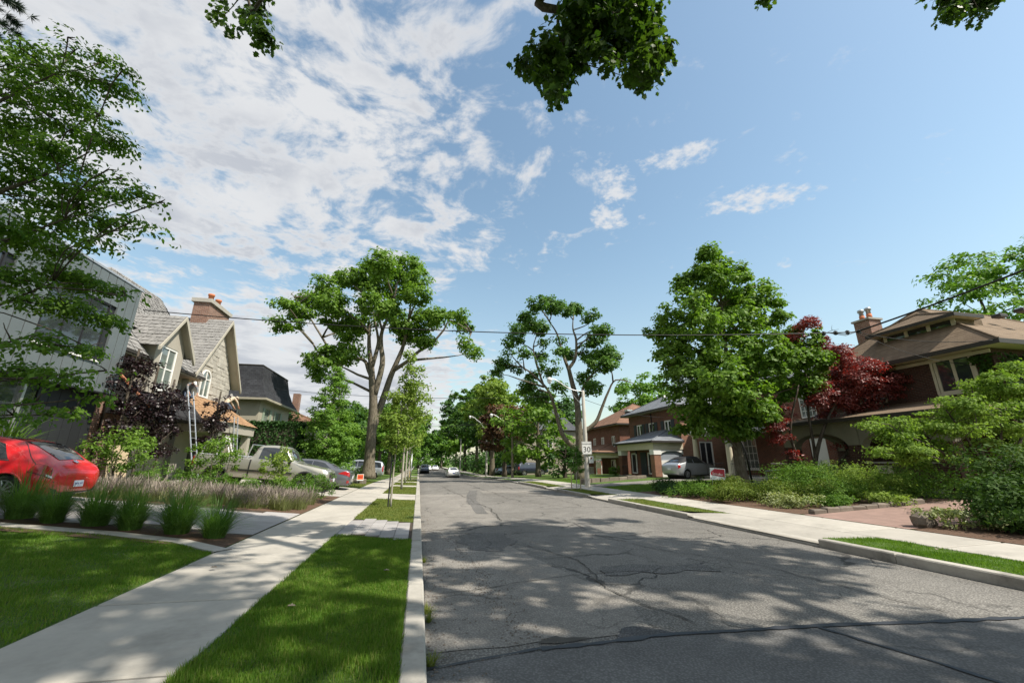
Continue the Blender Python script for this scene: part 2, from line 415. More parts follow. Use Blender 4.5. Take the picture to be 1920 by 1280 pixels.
# ------------------------------------------------------------------ ground sheet
def build_ground():
    xs = [-1800, -500, -200, -100, -60, -40, -28, -20, -14, -9.7, -8, -6, -4.5, -3.2, -3.199, 10.499, 10.5, 12, 14, 17, 20.5, 26, 34, 50, 80, 150, 400, 1800]
    ys = [-200, -60, -20, -8, -4] + list(range(-2, 28, 3)) + list(range(28, 76, 4)) + [80, 100, 140, 200, 320, 600, 1200, 2500]
    vs = []
    for y in ys:
        for x in xs:
            z = float(gz(x, y)) - 0.012
            if -3.1995 < x < 10.4995: z = -0.6 * float(sstep(28, 72, y)) - 0.25
            vs.append((x, y, z))
    n = len(xs); fs = [(j * n + i, j * n + i + 1, (j + 1) * n + i + 1, (j + 1) * n + i) for j in range(len(ys) - 1) for i in range(n - 1)]
    tag(MB().add(vs, fs).build('ground', 'lawn', smooth=False), 'grassy ground of the lots on both sides of the street', None, None, 'structure')
build_ground()

def sheet(name, x0, x1, ys, m, dz=0.0, zf=None, nx=1, kind='structure', label=None, parent=None):
    """strip along the street between x0 and x1 that follows the ground"""
    b = MB(); vs = []; fs = []
    for y in ys:
        for i in range(nx + 1):
            x = x0 + (x1 - x0) * i / nx
            vs.append((x, y, (float(gz(min(max(x, x0 + 1e-3), x1 - 1e-3), y)) if zf is None else zf(x, y)) + dz))
    k = nx + 1
    for j in range(len(ys) - 1):
        for i in range(nx): fs.append((j * k + i, j * k + i + 1, (j + 1) * k + i + 1, (j + 1) * k + i))
    o = b.add(vs, fs).build(name, m, parent)
    if parent is None: tag(o, label, None, None, kind)
    return o
def dip(y): return float(-0.6 * sstep(28, 72, y))
YS = list(range(-8, 76, 2)) + [80, 90, 105, 130, 170, 230, 320]
road = sheet('road', 0.15, 7.8, YS, 'asphalt_old', 0.0, lambda x, y: dip(y) + 0.035 * (1 - ((x - 3.975) / 3.825) ** 2), 6, label='worn grey asphalt street with cracks and tar seams')
def road_z(x, y): return dip(y) + 0.035 * (1 - ((x - 3.975) / 3.825) ** 2)

def road_patch(name, pts, m, dz, seed=0, jit=0.03, sub=6):
    """irregular sheet on the road, a few mm above it; quads so that it follows the crown"""
    rnd = random.Random(seed); P = []
    n = len(pts)
    for i in range(n):
        a, b = pts[i], pts[(i + 1) % n]
        for k in range(sub):
            t = k / sub; x = a[0] + (b[0] - a[0]) * t; y = a[1] + (b[1] - a[1]) * t
            x = min(max(x + rnd.uniform(-jit, jit), 0.155), 7.79); y += rnd.uniform(-jit, jit)
            P.append((x, y, road_z(x, y) + dz))
    cx = sum(p[0] for p in P) / len(P); cy = sum(p[1] for p in P) / len(P)
    vs = [(cx, cy, road_z(cx, cy) + dz)] + P
    fs = [(0, i + 1, (i + 1) % len(P) + 1) for i in range(len(P))]
    return MB().add(vs, fs).build(name, m, road)
def grid_patch(name, x0, x1, y0f, y1f, m, dz, n=14):
    vs = []; fs = []
    for i in range(n + 1):
        x = x0 + (x1 - x0) * i / n; a = y0f(x); b = y1f(x)
        for j in range(9):
            y = a + (b - a) * j / 8; vs.append((x, y, road_z(x, y) + dz))
    for i in range(n):
        for j in range(8): k = i * 9 + j; fs.append((k, k + 9, k + 10, k + 1))
    return MB().add(vs, fs).build(name, m, road)
rr = random.Random(5)
_seam = [(0.16, 3.95), (0.7, 4.02), (1.15, 4.08), (1.7, 4.06), (2.35, 4.09), (3.2, 4.02), (4.1, 3.93), (5.2, 3.80), (6.3, 3.70), (7.78, 3.52)]
def seam_y(x): return float(np.interp(x, [p[0] for p in _seam], [p[1] for p in _seam]))
grid_patch('asphalt_patch', 0.152, 7.79, lambda x: -7.9, lambda x: seam_y(x), 'asphalt_new', 0.005)
road_patch('asphalt_patch', [(0.16, 4.25), (2.3, 4.2), (2.5, 5.2), (2.2, 6.6), (1.9, 8.2), (1.7, 9.6), (0.16, 9.8)], 'asphalt_pale', 0.005, 3)
road_patch('asphalt_patch', [(0.16, 11.0), (2.2, 11.4), (2.4, 14.5), (1.9, 17.5), (2.6, 22), (0.16, 23)], 'asphalt_pale', 0.006, 4)
road_patch('asphalt_patch', [(1.85, 4.06), (2.5, 4.07), (2.42, 4.2), (2.28, 4.33), (2.08, 4.36), (1.98, 4.25)], 'asphalt_dark', 0.009, 6, 0.012)
road_patch('asphalt_patch', [(1.9, 14.0), (2.25, 13.8), (2.5, 18.5), (3.4, 25), (2.9, 25), (2.1, 19)], 'asphalt_mid', 0.009, 7)
road_patch('asphalt_patch', [(3.4, 22.5), (6.6, 22.2), (6.8, 24.4), (3.5, 24.8)], 'asphalt_pale', 0.006, 8)
road_patch('asphalt_patch', [(1.05, 8.6), (1.5, 8.2), (2.1, 8.9), (2.0, 10.2), (1.2, 10.4), (0.9, 9.6)], 'asphalt_mid', 0.010, 9, 0.14)
road_patch('asphalt_patch', [(2.7, 6.2), (4.4, 6.1), (4.6, 6.5), (2.9, 6.7)], 'asphalt_mid', 0.008, 10, 0.12)
road_patch('pothole', [(1.16, 4.2), (1.36, 4.15), (1.58, 4.17), (1.68, 4.2), (1.6, 4.24), (1.45, 4.25), (1.36, 4.31), (1.22, 4.29)], 'crack_fill', 0.008, 11, 0.012, 3)

def seam(name, pts, w0, m, dz, seed, wob=0.02):
    rnd = random.Random(seed); L = []
    for i in range(len(pts) - 1):
        a, b = pts[i], pts[i + 1]; d = math.dist(a, b); k = max(2, int(d / 0.11))
        for j in range(k): t = j / k; L.append((a[0] + (b[0] - a[0]) * t, a[1] + (b[1] - a[1]) * t))
    L.append(pts[-1]); vs = []; fs = []; o = 0.0
    for i, (x, y) in enumerate(L):
        x1, y1 = L[min(i + 1, len(L) - 1)]; x0, y0 = L[max(i - 1, 0)]
        dx, dy = x1 - x0, y1 - y0; n = math.hypot(dx, dy) or 1; nx, ny = -dy / n, dx / n
        o += rnd.uniform(-wob, wob) * 0.9; o *= 0.9; ww = w0 * rnd.uniform(0.35, 1.25)
        for sgn in (-1, 1):
            px, py = x + nx * (o + sgn * ww / 2), y + ny * (o + sgn * ww / 2); vs.append((px, py, road_z(min(max(px, .15), 7.8), py) + dz))
    for i in range(len(L) - 1): fs.append((2 * i, 2 * i + 1, 2 * i + 3, 2 * i + 2))
    MB().add(vs, fs).build(name, m, road)
seam('tar_seam', _seam[2:], 0.085, 'tar', 0.014, 1, 0.008)
seam('tar_seam', _seam[:3], 0.04, 'tar', 0.014, 2, 0.006)
seam('tar_seam', [(3.95, 3.92), (4.1, 3.5), (4.2, 3.1), (4.3, 2.6)], 0.055, 'tar', 0.013, 3)
seam('crack', [(0.5, 13.9), (1.2, 13.2), (1.9, 12.8), (2.6, 12.9), (3.3, 12.2)], 0.028, 'crack_fill', 0.012, 4, 0.06)
seam('crack', [(1.6, 30), (2.0, 24), (2.3, 19), (2.5, 15.5), (2.35, 12.2)], 0.035, 'crack_fill', 0.012, 5, 0.05)
seam('crack', [(3.6, 34), (3.8, 27), (4.0, 22), (4.2, 17.5)], 0.035, 'crack_fill', 0.012, 6, 0.06)
seam('crack', [(0.2, 5.9), (1.2, 6.1), (2.3, 6.35), (3.5, 6.3)], 0.018, 'crack_fill', 0.012, 7, 0.03)
seam('crack', [(2.2, 8.6), (2.8, 7.2), (2.5, 5.6), (2.9, 4.3)], 0.022, 'crack_fill', 0.012, 8, 0.04)
seam('crack', [(3.0, 9.6), (4.4, 9.1), (5.6, 9.7), (7.2, 9.0)], 0.022, 'crack_fill', 0.012, 9, 0.05)
seam('crack', [(4.2, 17.5), (5.2, 15.5), (6.6, 14.8), (7.6, 14.9)], 0.024, 'crack_fill', 0.012, 10, 0.05)
seam('crack', [(3.9, 9.5), (4.6, 7.4), (5.4, 6.2), (5.8, 4.0)], 0.020, 'crack_fill', 0.012, 11, 0.05)
seam('crack', [(5.9, 30), (5.7, 24), (6.1, 19), (6.0, 15.2)], 0.028, 'crack_fill', 0.012, 12, 0.06)
seam('crack', [(0.3, 21), (1.9, 20.6), (3.9, 21), (6.4, 20.4), (7.7, 20.7)], 0.028, 'crack_fill', 0.012, 13, 0.06)
def gravel():
    rnd = np.random.default_rng(8); n = 1500
    x = 0.18 + np.abs(rnd.normal(0, 0.22, n)); y = rnd.uniform(3.2, 14, n)
    k = n // 2; t = rnd.uniform(0, 1, k); x[:k] = 0.75 + 0.55 * (1 - t) * 0.6 + rnd.normal(0, 0.14, k); y[:k] = 4.1 + t * 6 + rnd.normal(0, 0.1, k)
    x = np.clip(x, 0.17, 7.6)
    z = 0.035 * (1 - ((x - 3.975) / 3.825) ** 2); s = rnd.uniform(0.004, 0.013, n)
    oc = np.array([(1, 0, 0), (0, 1, 0), (-1, 0, 0), (0, -1, 0), (0, 0, 0.8)]); fc = np.array([(0, 1, 4), (1, 2, 4), (2, 3, 4), (3, 0, 4)])
    ang = rnd.uniform(0, 6.3, n); ca, sa = np.cos(ang), np.sin(ang)
    V = np.empty((n, 5, 3)); ox, oy = oc[:, 0] * rnd.uniform(.7, 1.3, (n, 1)), oc[:, 1]
    V[:, :, 0] = x[:, None] + s[:, None] * (ox * ca[:, None] - oy * sa[:, None]); V[:, :, 1] = y[:, None] + s[:, None] * (ox * sa[:, None] + oy * ca[:, None])
    V[:, :, 2] = z[:, None] + 0.008 + s[:, None] * oc[:, 2]
    F = (np.arange(n) * 5)[:, None, None] + fc[None]
    tag(link('gravel', np_mesh('gravel', V.reshape(-1, 3), F.reshape(-1, 3), 3, 'rock')), 'loose grit and small stones along the left road edge', 'gravel', None, 'stuff')
gravel()

# ------------------------------------------------------------------ kerbs and sidewalks (single stones and slabs)
def slab_mesh(name, m, bev=0.008):
    """unit slab 1 x 1, top at 0, softened edges"""
    b = MB(); b.box(-0.5, 0.5, -0.5, 0.5, -1.0, 0.0, 0)
    return b.mesh(name, m)
def bevel_slab(name, m, sx, sy, h, b=0.012):
    q = MB(); q.box(-sx / 2, sx / 2, -sy / 2, sy / 2, -h, 0, b); return q.mesh(name, m)
kerb_l = sheet('kerb', -0.045, 0.145, [-8, 28, 36, 44, 52, 60, 72, 320], 'kerb_concrete', -0.05, lambda x, y: dip(y) + 0.13, label='low concrete kerb along the left side of the road')
kerb_r = sheet('kerb', 7.805, 7.995, [-8, 28, 36, 44, 52, 60, 72, 320], 'kerb_concrete', -0.05, lambda x, y: dip(y) + 0.15, label='concrete kerb along the right side of the road')
kl = bevel_slab('kerb_stone', 'kerb_concrete', 0.20, 2.985, 0.30, 0.018)
DROP_R = [(7.4, 11.6), (17.0, 19.3), (23.8, 26.4), (33.5, 36.5), (43.5, 46.5)]      # dropped kerbs in front of drives
k = 0; y = -6.0
while y < 74:
    yc = y + 1.5
    link('kerb_stone', kl, None, kerb_l, (0.05, yc, dip(yc) + 0.13 + rr.uniform(-.004, .004)), ((dip(yc + 1) - dip(yc - 1)) / 2, rr.uniform(-.01, .01), rr.uniform(-.002, .002)))
    y += 3.0
segs = []; y = -6.0
cuts = sorted([a for d in DROP_R for a in d])
while y < 74:
    nxt = min([c for c in cuts if c > y + 0.05] + [y + 3.0]); nxt = min(nxt, y + 3.0)
    segs.append((y, nxt)); y = nxt
for a, b in segs:
    yc = (a + b) / 2; low = any(d0 - 0.01 <= a and b <= d1 + 0.01 for d0, d1 in DROP_R)
    q = bevel_slab('kerb_stone', 'kerb_concrete', 0.20, b - a - 0.012, 0.30, 0.018)
    link('kerb_stone', q, None, kerb_r, (7.9, yc, dip(yc) + (0.035 if low else 0.15) + rr.uniform(-.004, .004)), ((dip(yc + 1) - dip(yc - 1)) / 2, 0, 0))

walk_l = sheet('sidewalk', -3.2, -1.62, YS, 'soil', -0.03, label='pale concrete sidewalk along the left side of the street')
sl = bevel_slab('sidewalk_slab', 'concrete', 1.58, 1.735, 0.12, 0.012)
y = -3.2
while y < 75:
    yc = y + 0.89
    link('sidewalk_slab', sl, None, walk_l, (-2.41, yc, dip(yc) + 0.13 + 0.04 * 2.36 / 3.2 + rr.uniform(-.003, .003)), ((dip(yc + .5) - dip(yc - .5)), 0.0125, rr.uniform(-.002, .002)))
    y += 1.78
sheet('sidewalk', -3.2, -1.62, [75, 90, 130, 200, 320], 'concrete', 0.0, label='far end of the left sidewalk beyond the hydrant')
walk_r = sheet('sidewalk', 9.0, 10.5, YS, 'soil', -0.03, label='pale concrete sidewalk along the right side of the street')
sr = bevel_slab('sidewalk_slab', 'concrete', 1.49, 1.735, 0.12, 0.012)
y = -1.0
while y < 75:
    yc = y + 0.89
    link('sidewalk_slab', sr, None, walk_r, (9.75, yc, float(gz(9.75, yc)) + rr.uniform(-.003, .003)), ((dip(yc + .5) - dip(yc - .5)), -0.02, rr.uniform(-.002, .002)))
    y += 1.78
sheet('sidewalk', 9.0, 10.5, [75, 90, 130, 200, 320], 'concrete', 0.0, label='far end of the right sidewalk')

# boulevard strips (skewed ends), aprons between them
def quad_sheet(name, P, m, dz, n=6, label=None, kind='structure', parent=None, cat=None):
    """P: 4 (x,y) corners; bilinear sheet on the ground"""
    vs = []; fs = []
    for j in range(n + 1):
        for i in range(n + 1):
            u, v = i / n, j / n
            x = (1 - u) * (1 - v) * P[0][0] + u * (1 - v) * P[1][0] + u * v * P[2][0] + (1 - u) * v * P[3][0]
            y = (1 - u) * (1 - v) * P[0][1] + u * (1 - v) * P[1][1] + u * v * P[2][1] + (1 - u) * v * P[3][1]
            vs.append((x, y, float(gz(x, y)) + dz))
    for j in range(n):
        for i in range(n): k = j * (n + 1) + i; fs.append((k, k + 1, k + n + 2, k + n + 1))
    o = MB().add(vs, fs).build(name, m, parent)
    if parent is None: tag(o, label, cat, None, kind)
    return o
SK = -0.62
def bl(y): return [(-1.615, y + 0.75), (-0.052, y - 0.10)]
L_STRIPS = [(-6.0, 9.2), (11.9, 18.3), (21.3, 27.6), (29.3, 34.0), (36.0, 43.0), (46.0, 54.0), (57.0, 66.0), (69.0, 90.0)]
for i, (a, b) in enumerate(L_STRIPS):
    A, B = bl(a), bl(b)
    quad_sheet('boulevard_lawn', [A[0], A[1], B[1], B[0]], 'lawn', -0.022, 8, label='grass strip between the left sidewalk and kerb')
for i in range(len(L_STRIPS) - 1):
    A, B = bl(L_STRIPS[i][1]), bl(L_STRIPS[i + 1][0])
    if i == 0:
        ap = quad_sheet('paver_apron', [A[0], A[1], B[1], B[0]], 'soil', -0.03, 4, label='grey paver apron crossing the left grass strip')
        pm = bevel_slab('paver', 'paver', 0.292, 0.592, 0.06, 0.006)
        for ix in range(5):
            for iy in range(7):
                x = -1.462 + ix * 0.30; y = 8.9 + iy * 0.60 + (0.3 if ix % 2 else 0)
                e0 = np.interp(x, [-1.615, -0.05], [A[0][1], A[1][1]]); e1 = np.interp(x, [-1.615, -0.05], [B[0][1], B[1][1]])
                if y - 0.3 < e0 - 0.1 or y + 0.3 > e1 + 0.12: continue
                link('paver', pm, None, ap, (x, y, float(gz(x, y)) + rr.uniform(-.004, .002)), (rr.uniform(-.004, .004), 0.0125, 0))
    else: quad_sheet('drive_apron', [A[0], A[1], B[1], B[0]], 'concrete', -0.004, 4, label='concrete drive apron crossing the left grass strip')
R_STRIPS = [(-6.0, 7.3), (12.2, 16.6), (19.4, 23.6), (26.4, 33.4), (36.6, 43.4), (46.6, 60.0), (63, 90)]
for (a, b) in R_STRIPS:
    quad_sheet('boulevard_lawn', [(8.0, a + 0.5), (8.99, a - 1.0), (8.99, b - 0.3), (8.0, b + 0.2)], 'lawn', -0.012, 8, label='grass strip between the right kerb and sidewalk')
for i in range(len(R_STRIPS) - 1):
    b, a2 = R_STRIPS[i][1], R_STRIPS[i + 1][0]
    P = [(7.995, b + 0.2), (8.995, b - 0.3), (8.995, a2 - 1.0), (7.995, a2 + 0.5)]
    n = 5; vs = []; fs = []
    for j in range(n + 1):
        for q in range(n + 1):
            u, v = q / n, j / n
            x = (1 - u) * (1 - v) * P[0][0] + u * (1 - v) * P[1][0] + u * v * P[2][0] + (1 - u) * v * P[3][0]
            yy = (1 - u) * (1 - v) * P[0][1] + u * (1 - v) * P[1][1] + u * v * P[2][1] + (1 - u) * v * P[3][1]
            vs.append((x, yy, float(gz(x, yy)) - 0.002 - 0.115 * (1 - u) ** 1.5))
    for j in range(n):
        for q in range(n): kk = j * (n + 1) + q; fs.append((kk, kk + 1, kk + n + 2, kk + n + 1))
    tag(MB().add(vs, fs).build('drive_apron', 'concrete'), 'concrete drive apron sloping down to the right kerb', None, None, 'structure')

# left front lots: edging, beds, drives
edging = [(-3.25, 8.55), (-4.1, 9.12), (-5.4, 9.5), (-7.2, 9.78), (-9.5, 10.05), (-14, 10.3)]
def ribbon(name, line, width, m, dz, h=0.06, label=None, kind='structure', parent=None):
    vs = []; fs = []
    L = []
    for i in range(len(line) - 1):
        for t in np.linspace(0, 1, 5)[:-1]: L.append((line[i][0] + (line[i + 1][0] - line[i][0]) * t, line[i][1] + (line[i + 1][1] - line[i][1]) * t))
    L.append(line[-1])
    for i, (x, y) in enumerate(L):
        a, b = L[max(i - 1, 0)], L[min(i + 1, len(L) - 1)]; dx, dy = b[0] - a[0], b[1] - a[1]; q = math.hypot(dx, dy); nx, ny = -dy / q, dx / q
        for sg, hh in ((-1, -h), (-1, 0), (1, 0), (1, -h)):
            px, py = x + nx * sg * width / 2, y + ny * sg * width / 2; vs.append((px, py, float(gz(px, py)) + dz + hh))
    for i in range(len(L) - 1):
        for j in range(3): k = i * 4 + j; fs.append((k, k + 4, k + 5, k + 1))
    o = MB().add(vs, fs).build(name, m, parent)
    if parent is None: tag(o, label, None, None, kind)
    return o
ribbon('lawn_edging', [(-3.12, 8.46)] + edging, 0.30, 'concrete', 0.016, 0.08, 'curved concrete edging between front lawn and grass bed')
def bed(name, P, m, label): return quad_sheet(name, P, m, 0.004, 8, label)
bed('grass_bed', [(-14, 10.4), (-3.22, 8.7), (-3.22, 10.0), (-14, 11.05)], 'mulch', 'mulch bed under the ornamental grass clumps')
dr1 = quad_sheet('paver_drive', [(-14, 11.05), (-3.21, 10.0), (-3.21, 13.75), (-14, 14.7)], 'soil', 0.002, 8, label='pale paver driveway under the red car')
pm2 = bevel_slab('paver', 'paver', 0.885, 0.585, 0.06, 0.008)
for ix in range(11):
    for iy in range(10):
        x = -3.68 - ix * 0.90; y = 9.8 + iy * 0.60 + (0.3 if ix % 2 else 0)
        if y - 0.3 < np.interp(x, [-14, -3.2], [11.05, 10.0]) - 0.12 or y + 0.3 > np.interp(x, [-14, -3.2], [14.7, 13.75]) + 0.12: continue
        link('paver', pm2, None, dr1, (x, y, float(gz(x, y)) + 0.012 + rr.uniform(-.002, .002)), (0, math.atan(0.085) if x > -9.6 else 0, 0))
bed('lavender_bed', [(-14, 14.7), (-3.21, 13.75), (-3.21, 16.5), (-14, 17.3)], 'mulch', 'mulch bed under the lavender')
bed('shrub_bed', [(-11, 17.1), (-3.21, 16.5), (-3.21, 19.9), (-11, 20.3)], 'mulch', 'mulch bed under the low shrubs by the truck')
quad_sheet('drive', [(-12.2, 20.4), (-3.21, 20.0), (-3.21, 26.0), (-12.2, 26.4)], 'concrete', 0.004, 6, label='pale driveway under the pickup and the sedan')
# right lots
bed('shrub_bed', [(10.51, 10.4), (17.5, 10.6), (19.5, 19.5), (10.51, 19.5)], 'mulch', 'mulch bed under the shrubs before the porch')
bed('shrub_bed', [(10.51, 3.0), (22, 2.0), (22, 8.2), (10.51, 7.6)], 'mulch', 'mulch bed under the dogwood at the right edge')
quad_sheet('drive', [(10.51, 7.65), (22, 8.25), (22, 11.4), (10.51, 10.3)], 'drive_brown', 0.006, 6, label='reddish brown asphalt driveway at the right')
quad_sheet('drive', [(10.51, 23.9), (27, 27.2), (27, 30.9), (10.51, 26.2)], 'asphalt_pale', 0.006, 6, label='grey driveway under the silver hatchback')
# rows of border stones
def stone_edge(name, label, line, n, h, dpt, seed, m='rock'):
    rnd = random.Random(seed); root = thing(name, label, 'stone edging', (line[0][0], line[0][1], float(gz(*line[0]))))
    tot = sum(math.dist(line[i], line[i + 1]) for i in range(len(line) - 1)); off = base_of(root)
    for i in range(n):
        t = (i + 0.5) / n * tot; j = 0
        while t > math.dist(line[j], line[j + 1]) and j < len(line) - 2: t -= math.dist(line[j], line[j + 1]); j += 1
        a, b = line[j], line[j + 1]; d = math.dist(a, b); x, y = a[0] + (b[0] - a[0]) * t / d, a[1] + (b[1] - a[1]) * t / d
        L = tot / n * 0.94; hh = h * rnd.uniform(0.8, 1.15); q = MB(); q.box(-L / 2, L / 2, -dpt / 2, dpt / 2, -0.1, hh, 0.03)
        q.v = [(vx + rnd.uniform(-.015, .015), vy + rnd.uniform(-.015, .015), vz + rnd.uniform(-.012, .012)) for vx, vy, vz in q.v]
        link('stone', q.mesh('stone', m), None, root, (x - off.x, y - off.y, float(gz(x, y)) - off.z), (0, 0, math.atan2(b[1] - a[1], b[0] - a[0]) + rnd.uniform(-.05, .05)))
stone_edge('stone_border', 'low stone border of the shrub bed beside the brown driveway', [(10.75, 10.25), (12.5, 10.45), (15.5, 10.75)], 9, 0.14, 0.2, 1)
stone_edge('stone_wall', 'low stone retaining wall beside the utility pole', [(10.7, 27.4), (12.5, 28.6), (15.5, 30.2), (17.5, 31.0)], 7, 0.26, 0.25, 2)
stone_edge('stone_step_edge', 'stacked stone edging at the lawn behind the grey sedan', [(-3.4, 31.0), (-5.2, 30.6)], 4, 0.35, 0.5, 3)

# ------------------------------------------------------------------ lawn blades (nobody could count these)
def blades(name, quads, dens, hgt, wid, m, seed, label):
    rnd = np.random.default_rng(seed); X = []; Y = []
    for P in quads:
        P = np.array(P, float); area = 0.5 * abs(np.cross(P[2] - P[0], P[3] - P[1])); n = int(area * dens)
        u = rnd.random(n)[:, None]; v = rnd.random(n)[:, None]
        q = (1 - u) * (1 - v) * P[0] + u * (1 - v) * P[1] + u * v * P[2] + (1 - u) * v * P[3]; X.append(q[:, 0]); Y.append(q[:, 1])
    X = np.concatenate(X); Y = np.concatenate(Y)
    thin = np.sin(X * 1.9 + 1.3 * np.sin(Y * 1.1)) * np.sin(Y * 1.6 + np.sin(X * 2.3)) ; k_ = rnd.random(len(X)) < np.where(thin > 0.72, 0.45, 1.0); X, Y = X[k_], Y[k_]; X = X + rnd.normal(0, 0.012, len(X)); n = len(X); Z = gz(X, Y) - 0.02
    tuft = 0.75 + 0.35 * np.sin(X * 5.1 + np.sin(Y * 3.3) * 2) * np.sin(Y * 4.7 + X)
    h = hgt * tuft * rnd.uniform(0.6, 1.25, n); a = rnd.uniform(0, 2 * np.pi, n); lean = rnd.uniform(0.1, 0.75, n) * h
    b = a + rnd.uniform(0.8, 2.3, n); wd = wid * rnd.uniform(0.7, 1.3, n) / 2
    V = np.empty((n, 3, 3))
    V[:, 0] = np.stack([X - np.cos(b) * wd, Y - np.sin(b) * wd, Z], 1); V[:, 1] = np.stack([X + np.cos(b) * wd, Y + np.sin(b) * wd, Z], 1)
    V[:, 2] = np.stack([X + np.cos(a) * lean, Y + np.sin(a) * lean, Z + h], 1)
    tag(link(name, np_mesh(name, V.reshape(-1, 3), np.arange(3 * n).reshape(-1, 3), 3, m)), label, 'grass', None, 'stuff')
def strip_q(a, b): A, B = bl(a), bl(b); return [A[0], A[1], B[1], B[0]]
blades('grass', [strip_q(2.2, 9.22)], 9000, 0.058, 0.0075, 'grass', 1, 'mown grass of the near left boulevard strip')
blades('grass', [strip_q(*s) for s in L_STRIPS[1:3]], 1500, 0.06, 0.014, 'grass_dry', 2, 'mown grass of the farther left boulevard strips')
blades('grass', [strip_q(*s) for s in L_STRIPS[3:6]], 350, 0.07, 0.03, 'grass_dry', 12, 'mown grass of the far left boulevard strips')
ed = [(x, y - 0.17) for x, y in edging]
blades('grass', [[(-3.21, 2.2), (ed[0][0], ed[0][1]), ed[1], (-6, 2.2)], [(-6, 2.2), ed[1], ed[2], (-8.5, 2.5)], [(-8.5, 2.5), ed[2], ed[3], (-11, 4)], [(-11, 4), ed[3], ed[4], (-12, 8)]], 3600, 0.06, 0.010, 'grass', 3, 'thick mown grass of the front lawn at the left')
blades('grass', [[(8.0, 2.0), (8.99, 2.0), (8.99, 7.05), (8.0, 7.5)]], 6000, 0.055, 0.009, 'grass', 4, 'mown grass of the near right boulevard strip')
blades('grass', [[(8.0, a + 0.5), (8.99, a - 1.0), (8.99, b - 0.3), (8.0, b + 0.2)] for a, b in R_STRIPS[1:4]], 1300, 0.06, 0.015, 'grass_dry', 5, 'mown grass of the farther right boulevard strips')
blades('grass', [[(10.52, 19.6), (19, 21), (18.8, 27.0), (10.52, 23.8)], [(10.9, 28), (16.5, 31.2), (20, 36), (10.9, 36)]], 420, 0.07, 0.022, 'grass', 6, 'sunlit front lawn before the brick houses')
blades('grass', [[(-9, 27), (-3.22, 26.2), (-3.22, 36), (-9, 36)]], 500, 0.08, 0.022, 'grass_dry', 7, 'front lawn sloping up behind the grey sedan')
blades('grass', [strip_q(2.2, 9.25)], 1100, 0.066, 0.008, 'grass_dry', 21, 'scattered pale dry blades in the near left boulevard strip')
blades('grass', [[(-3.19, 2.2), (ed[0][0], ed[0][1]), ed[1], (-6, 2.2)], [(-6, 2.2), ed[1], ed[2], (-8.5, 2.5)]], 420, 0.068, 0.010, 'grass_dry', 22, 'scattered pale dry blades in the left front lawn')
# ------------------------------------------------------------------ vegetation
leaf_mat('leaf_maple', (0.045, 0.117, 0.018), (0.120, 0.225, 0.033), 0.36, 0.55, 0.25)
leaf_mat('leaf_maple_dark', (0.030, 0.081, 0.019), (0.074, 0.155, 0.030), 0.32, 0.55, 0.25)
leaf_mat('leaf_bright', (0.083, 0.188, 0.024), (0.195, 0.323, 0.053), 0.42, 0.55, 0.22)
leaf_mat('leaf_lime', (0.119, 0.203, 0.031), (0.266, 0.350, 0.077), 0.40, 0.65, 0.12)
leaf_mat('leaf_zelkova', (0.043, 0.115, 0.014), (0.115, 0.223, 0.030), 0.45, 0.55, 0.22)
leaf_mat('leaf_dogwood', (0.115, 0.203, 0.032), (0.243, 0.344, 0.074), 0.40, 0.65, 0.12)
leaf_mat('leaf_red', (0.120, 0.030, 0.026), (0.270, 0.072, 0.058), 0.38, 0.42, 0.35, (1.6, 0.5, 0.4))
leaf_mat('leaf_purple', (0.010, 0.006, 0.007), (0.028, 0.013, 0.015), 0.14, 0.4, 0.4, (1.4, 0.5, 0.5))
leaf_mat('leaf_bronze', (0.074, 0.041, 0.019), (0.128, 0.074, 0.030), 0.25, 0.5, 0.3, (1.3, 0.9, 0.5))
leaf_mat('leaf_pine', (0.010, 0.026, 0.016), (0.022, 0.046, 0.024), 0.10, 0.5, 0.3)
leaf_mat('leaf_box', (0.054, 0.128, 0.019), (0.142, 0.243, 0.038), 0.32, 0.65, 0.12)
leaf_mat('leaf_rhodo', (0.020, 0.055, 0.010), (0.062, 0.115, 0.018), 0.25, 0.65, 0.12)
leaf_mat('leaf_gold', (0.050, 0.100, 0.015), (0.160, 0.200, 0.034), 0.30, 0.65, 0.12)
leaf_mat('leaf_pale', (0.150, 0.200, 0.060), (0.340, 0.370, 0.170), 0.30, 0.5, 0.3)
leaf_mat('leaf_hedge', (0.022, 0.060, 0.017), (0.054, 0.108, 0.029), 0.2, 0.65, 0.12)
leaf_mat('leaf_tallgrass', (0.061, 0.142, 0.027), (0.142, 0.257, 0.047), 0.35, 0.45, 0.35)
leaf_mat('lavender', (0.235, 0.195, 0.165), (0.39, 0.335, 0.285), 0.25, 0.8, 0.1, (1, 1, 1))
leaf_mat('lavender_leaf', (0.120, 0.156, 0.054), (0.228, 0.240, 0.096), 0.25, 0.7, 0.1)
bark_mat('bark_grey', (0.085, 0.070, 0.048), (0.19, 0.165, 0.125))
bark_mat('bark_dark', (0.045, 0.036, 0.028), (0.11, 0.09, 0.07))
bark_mat('bark_light', (0.26, 0.235, 0.19), (0.40, 0.37, 0.31))

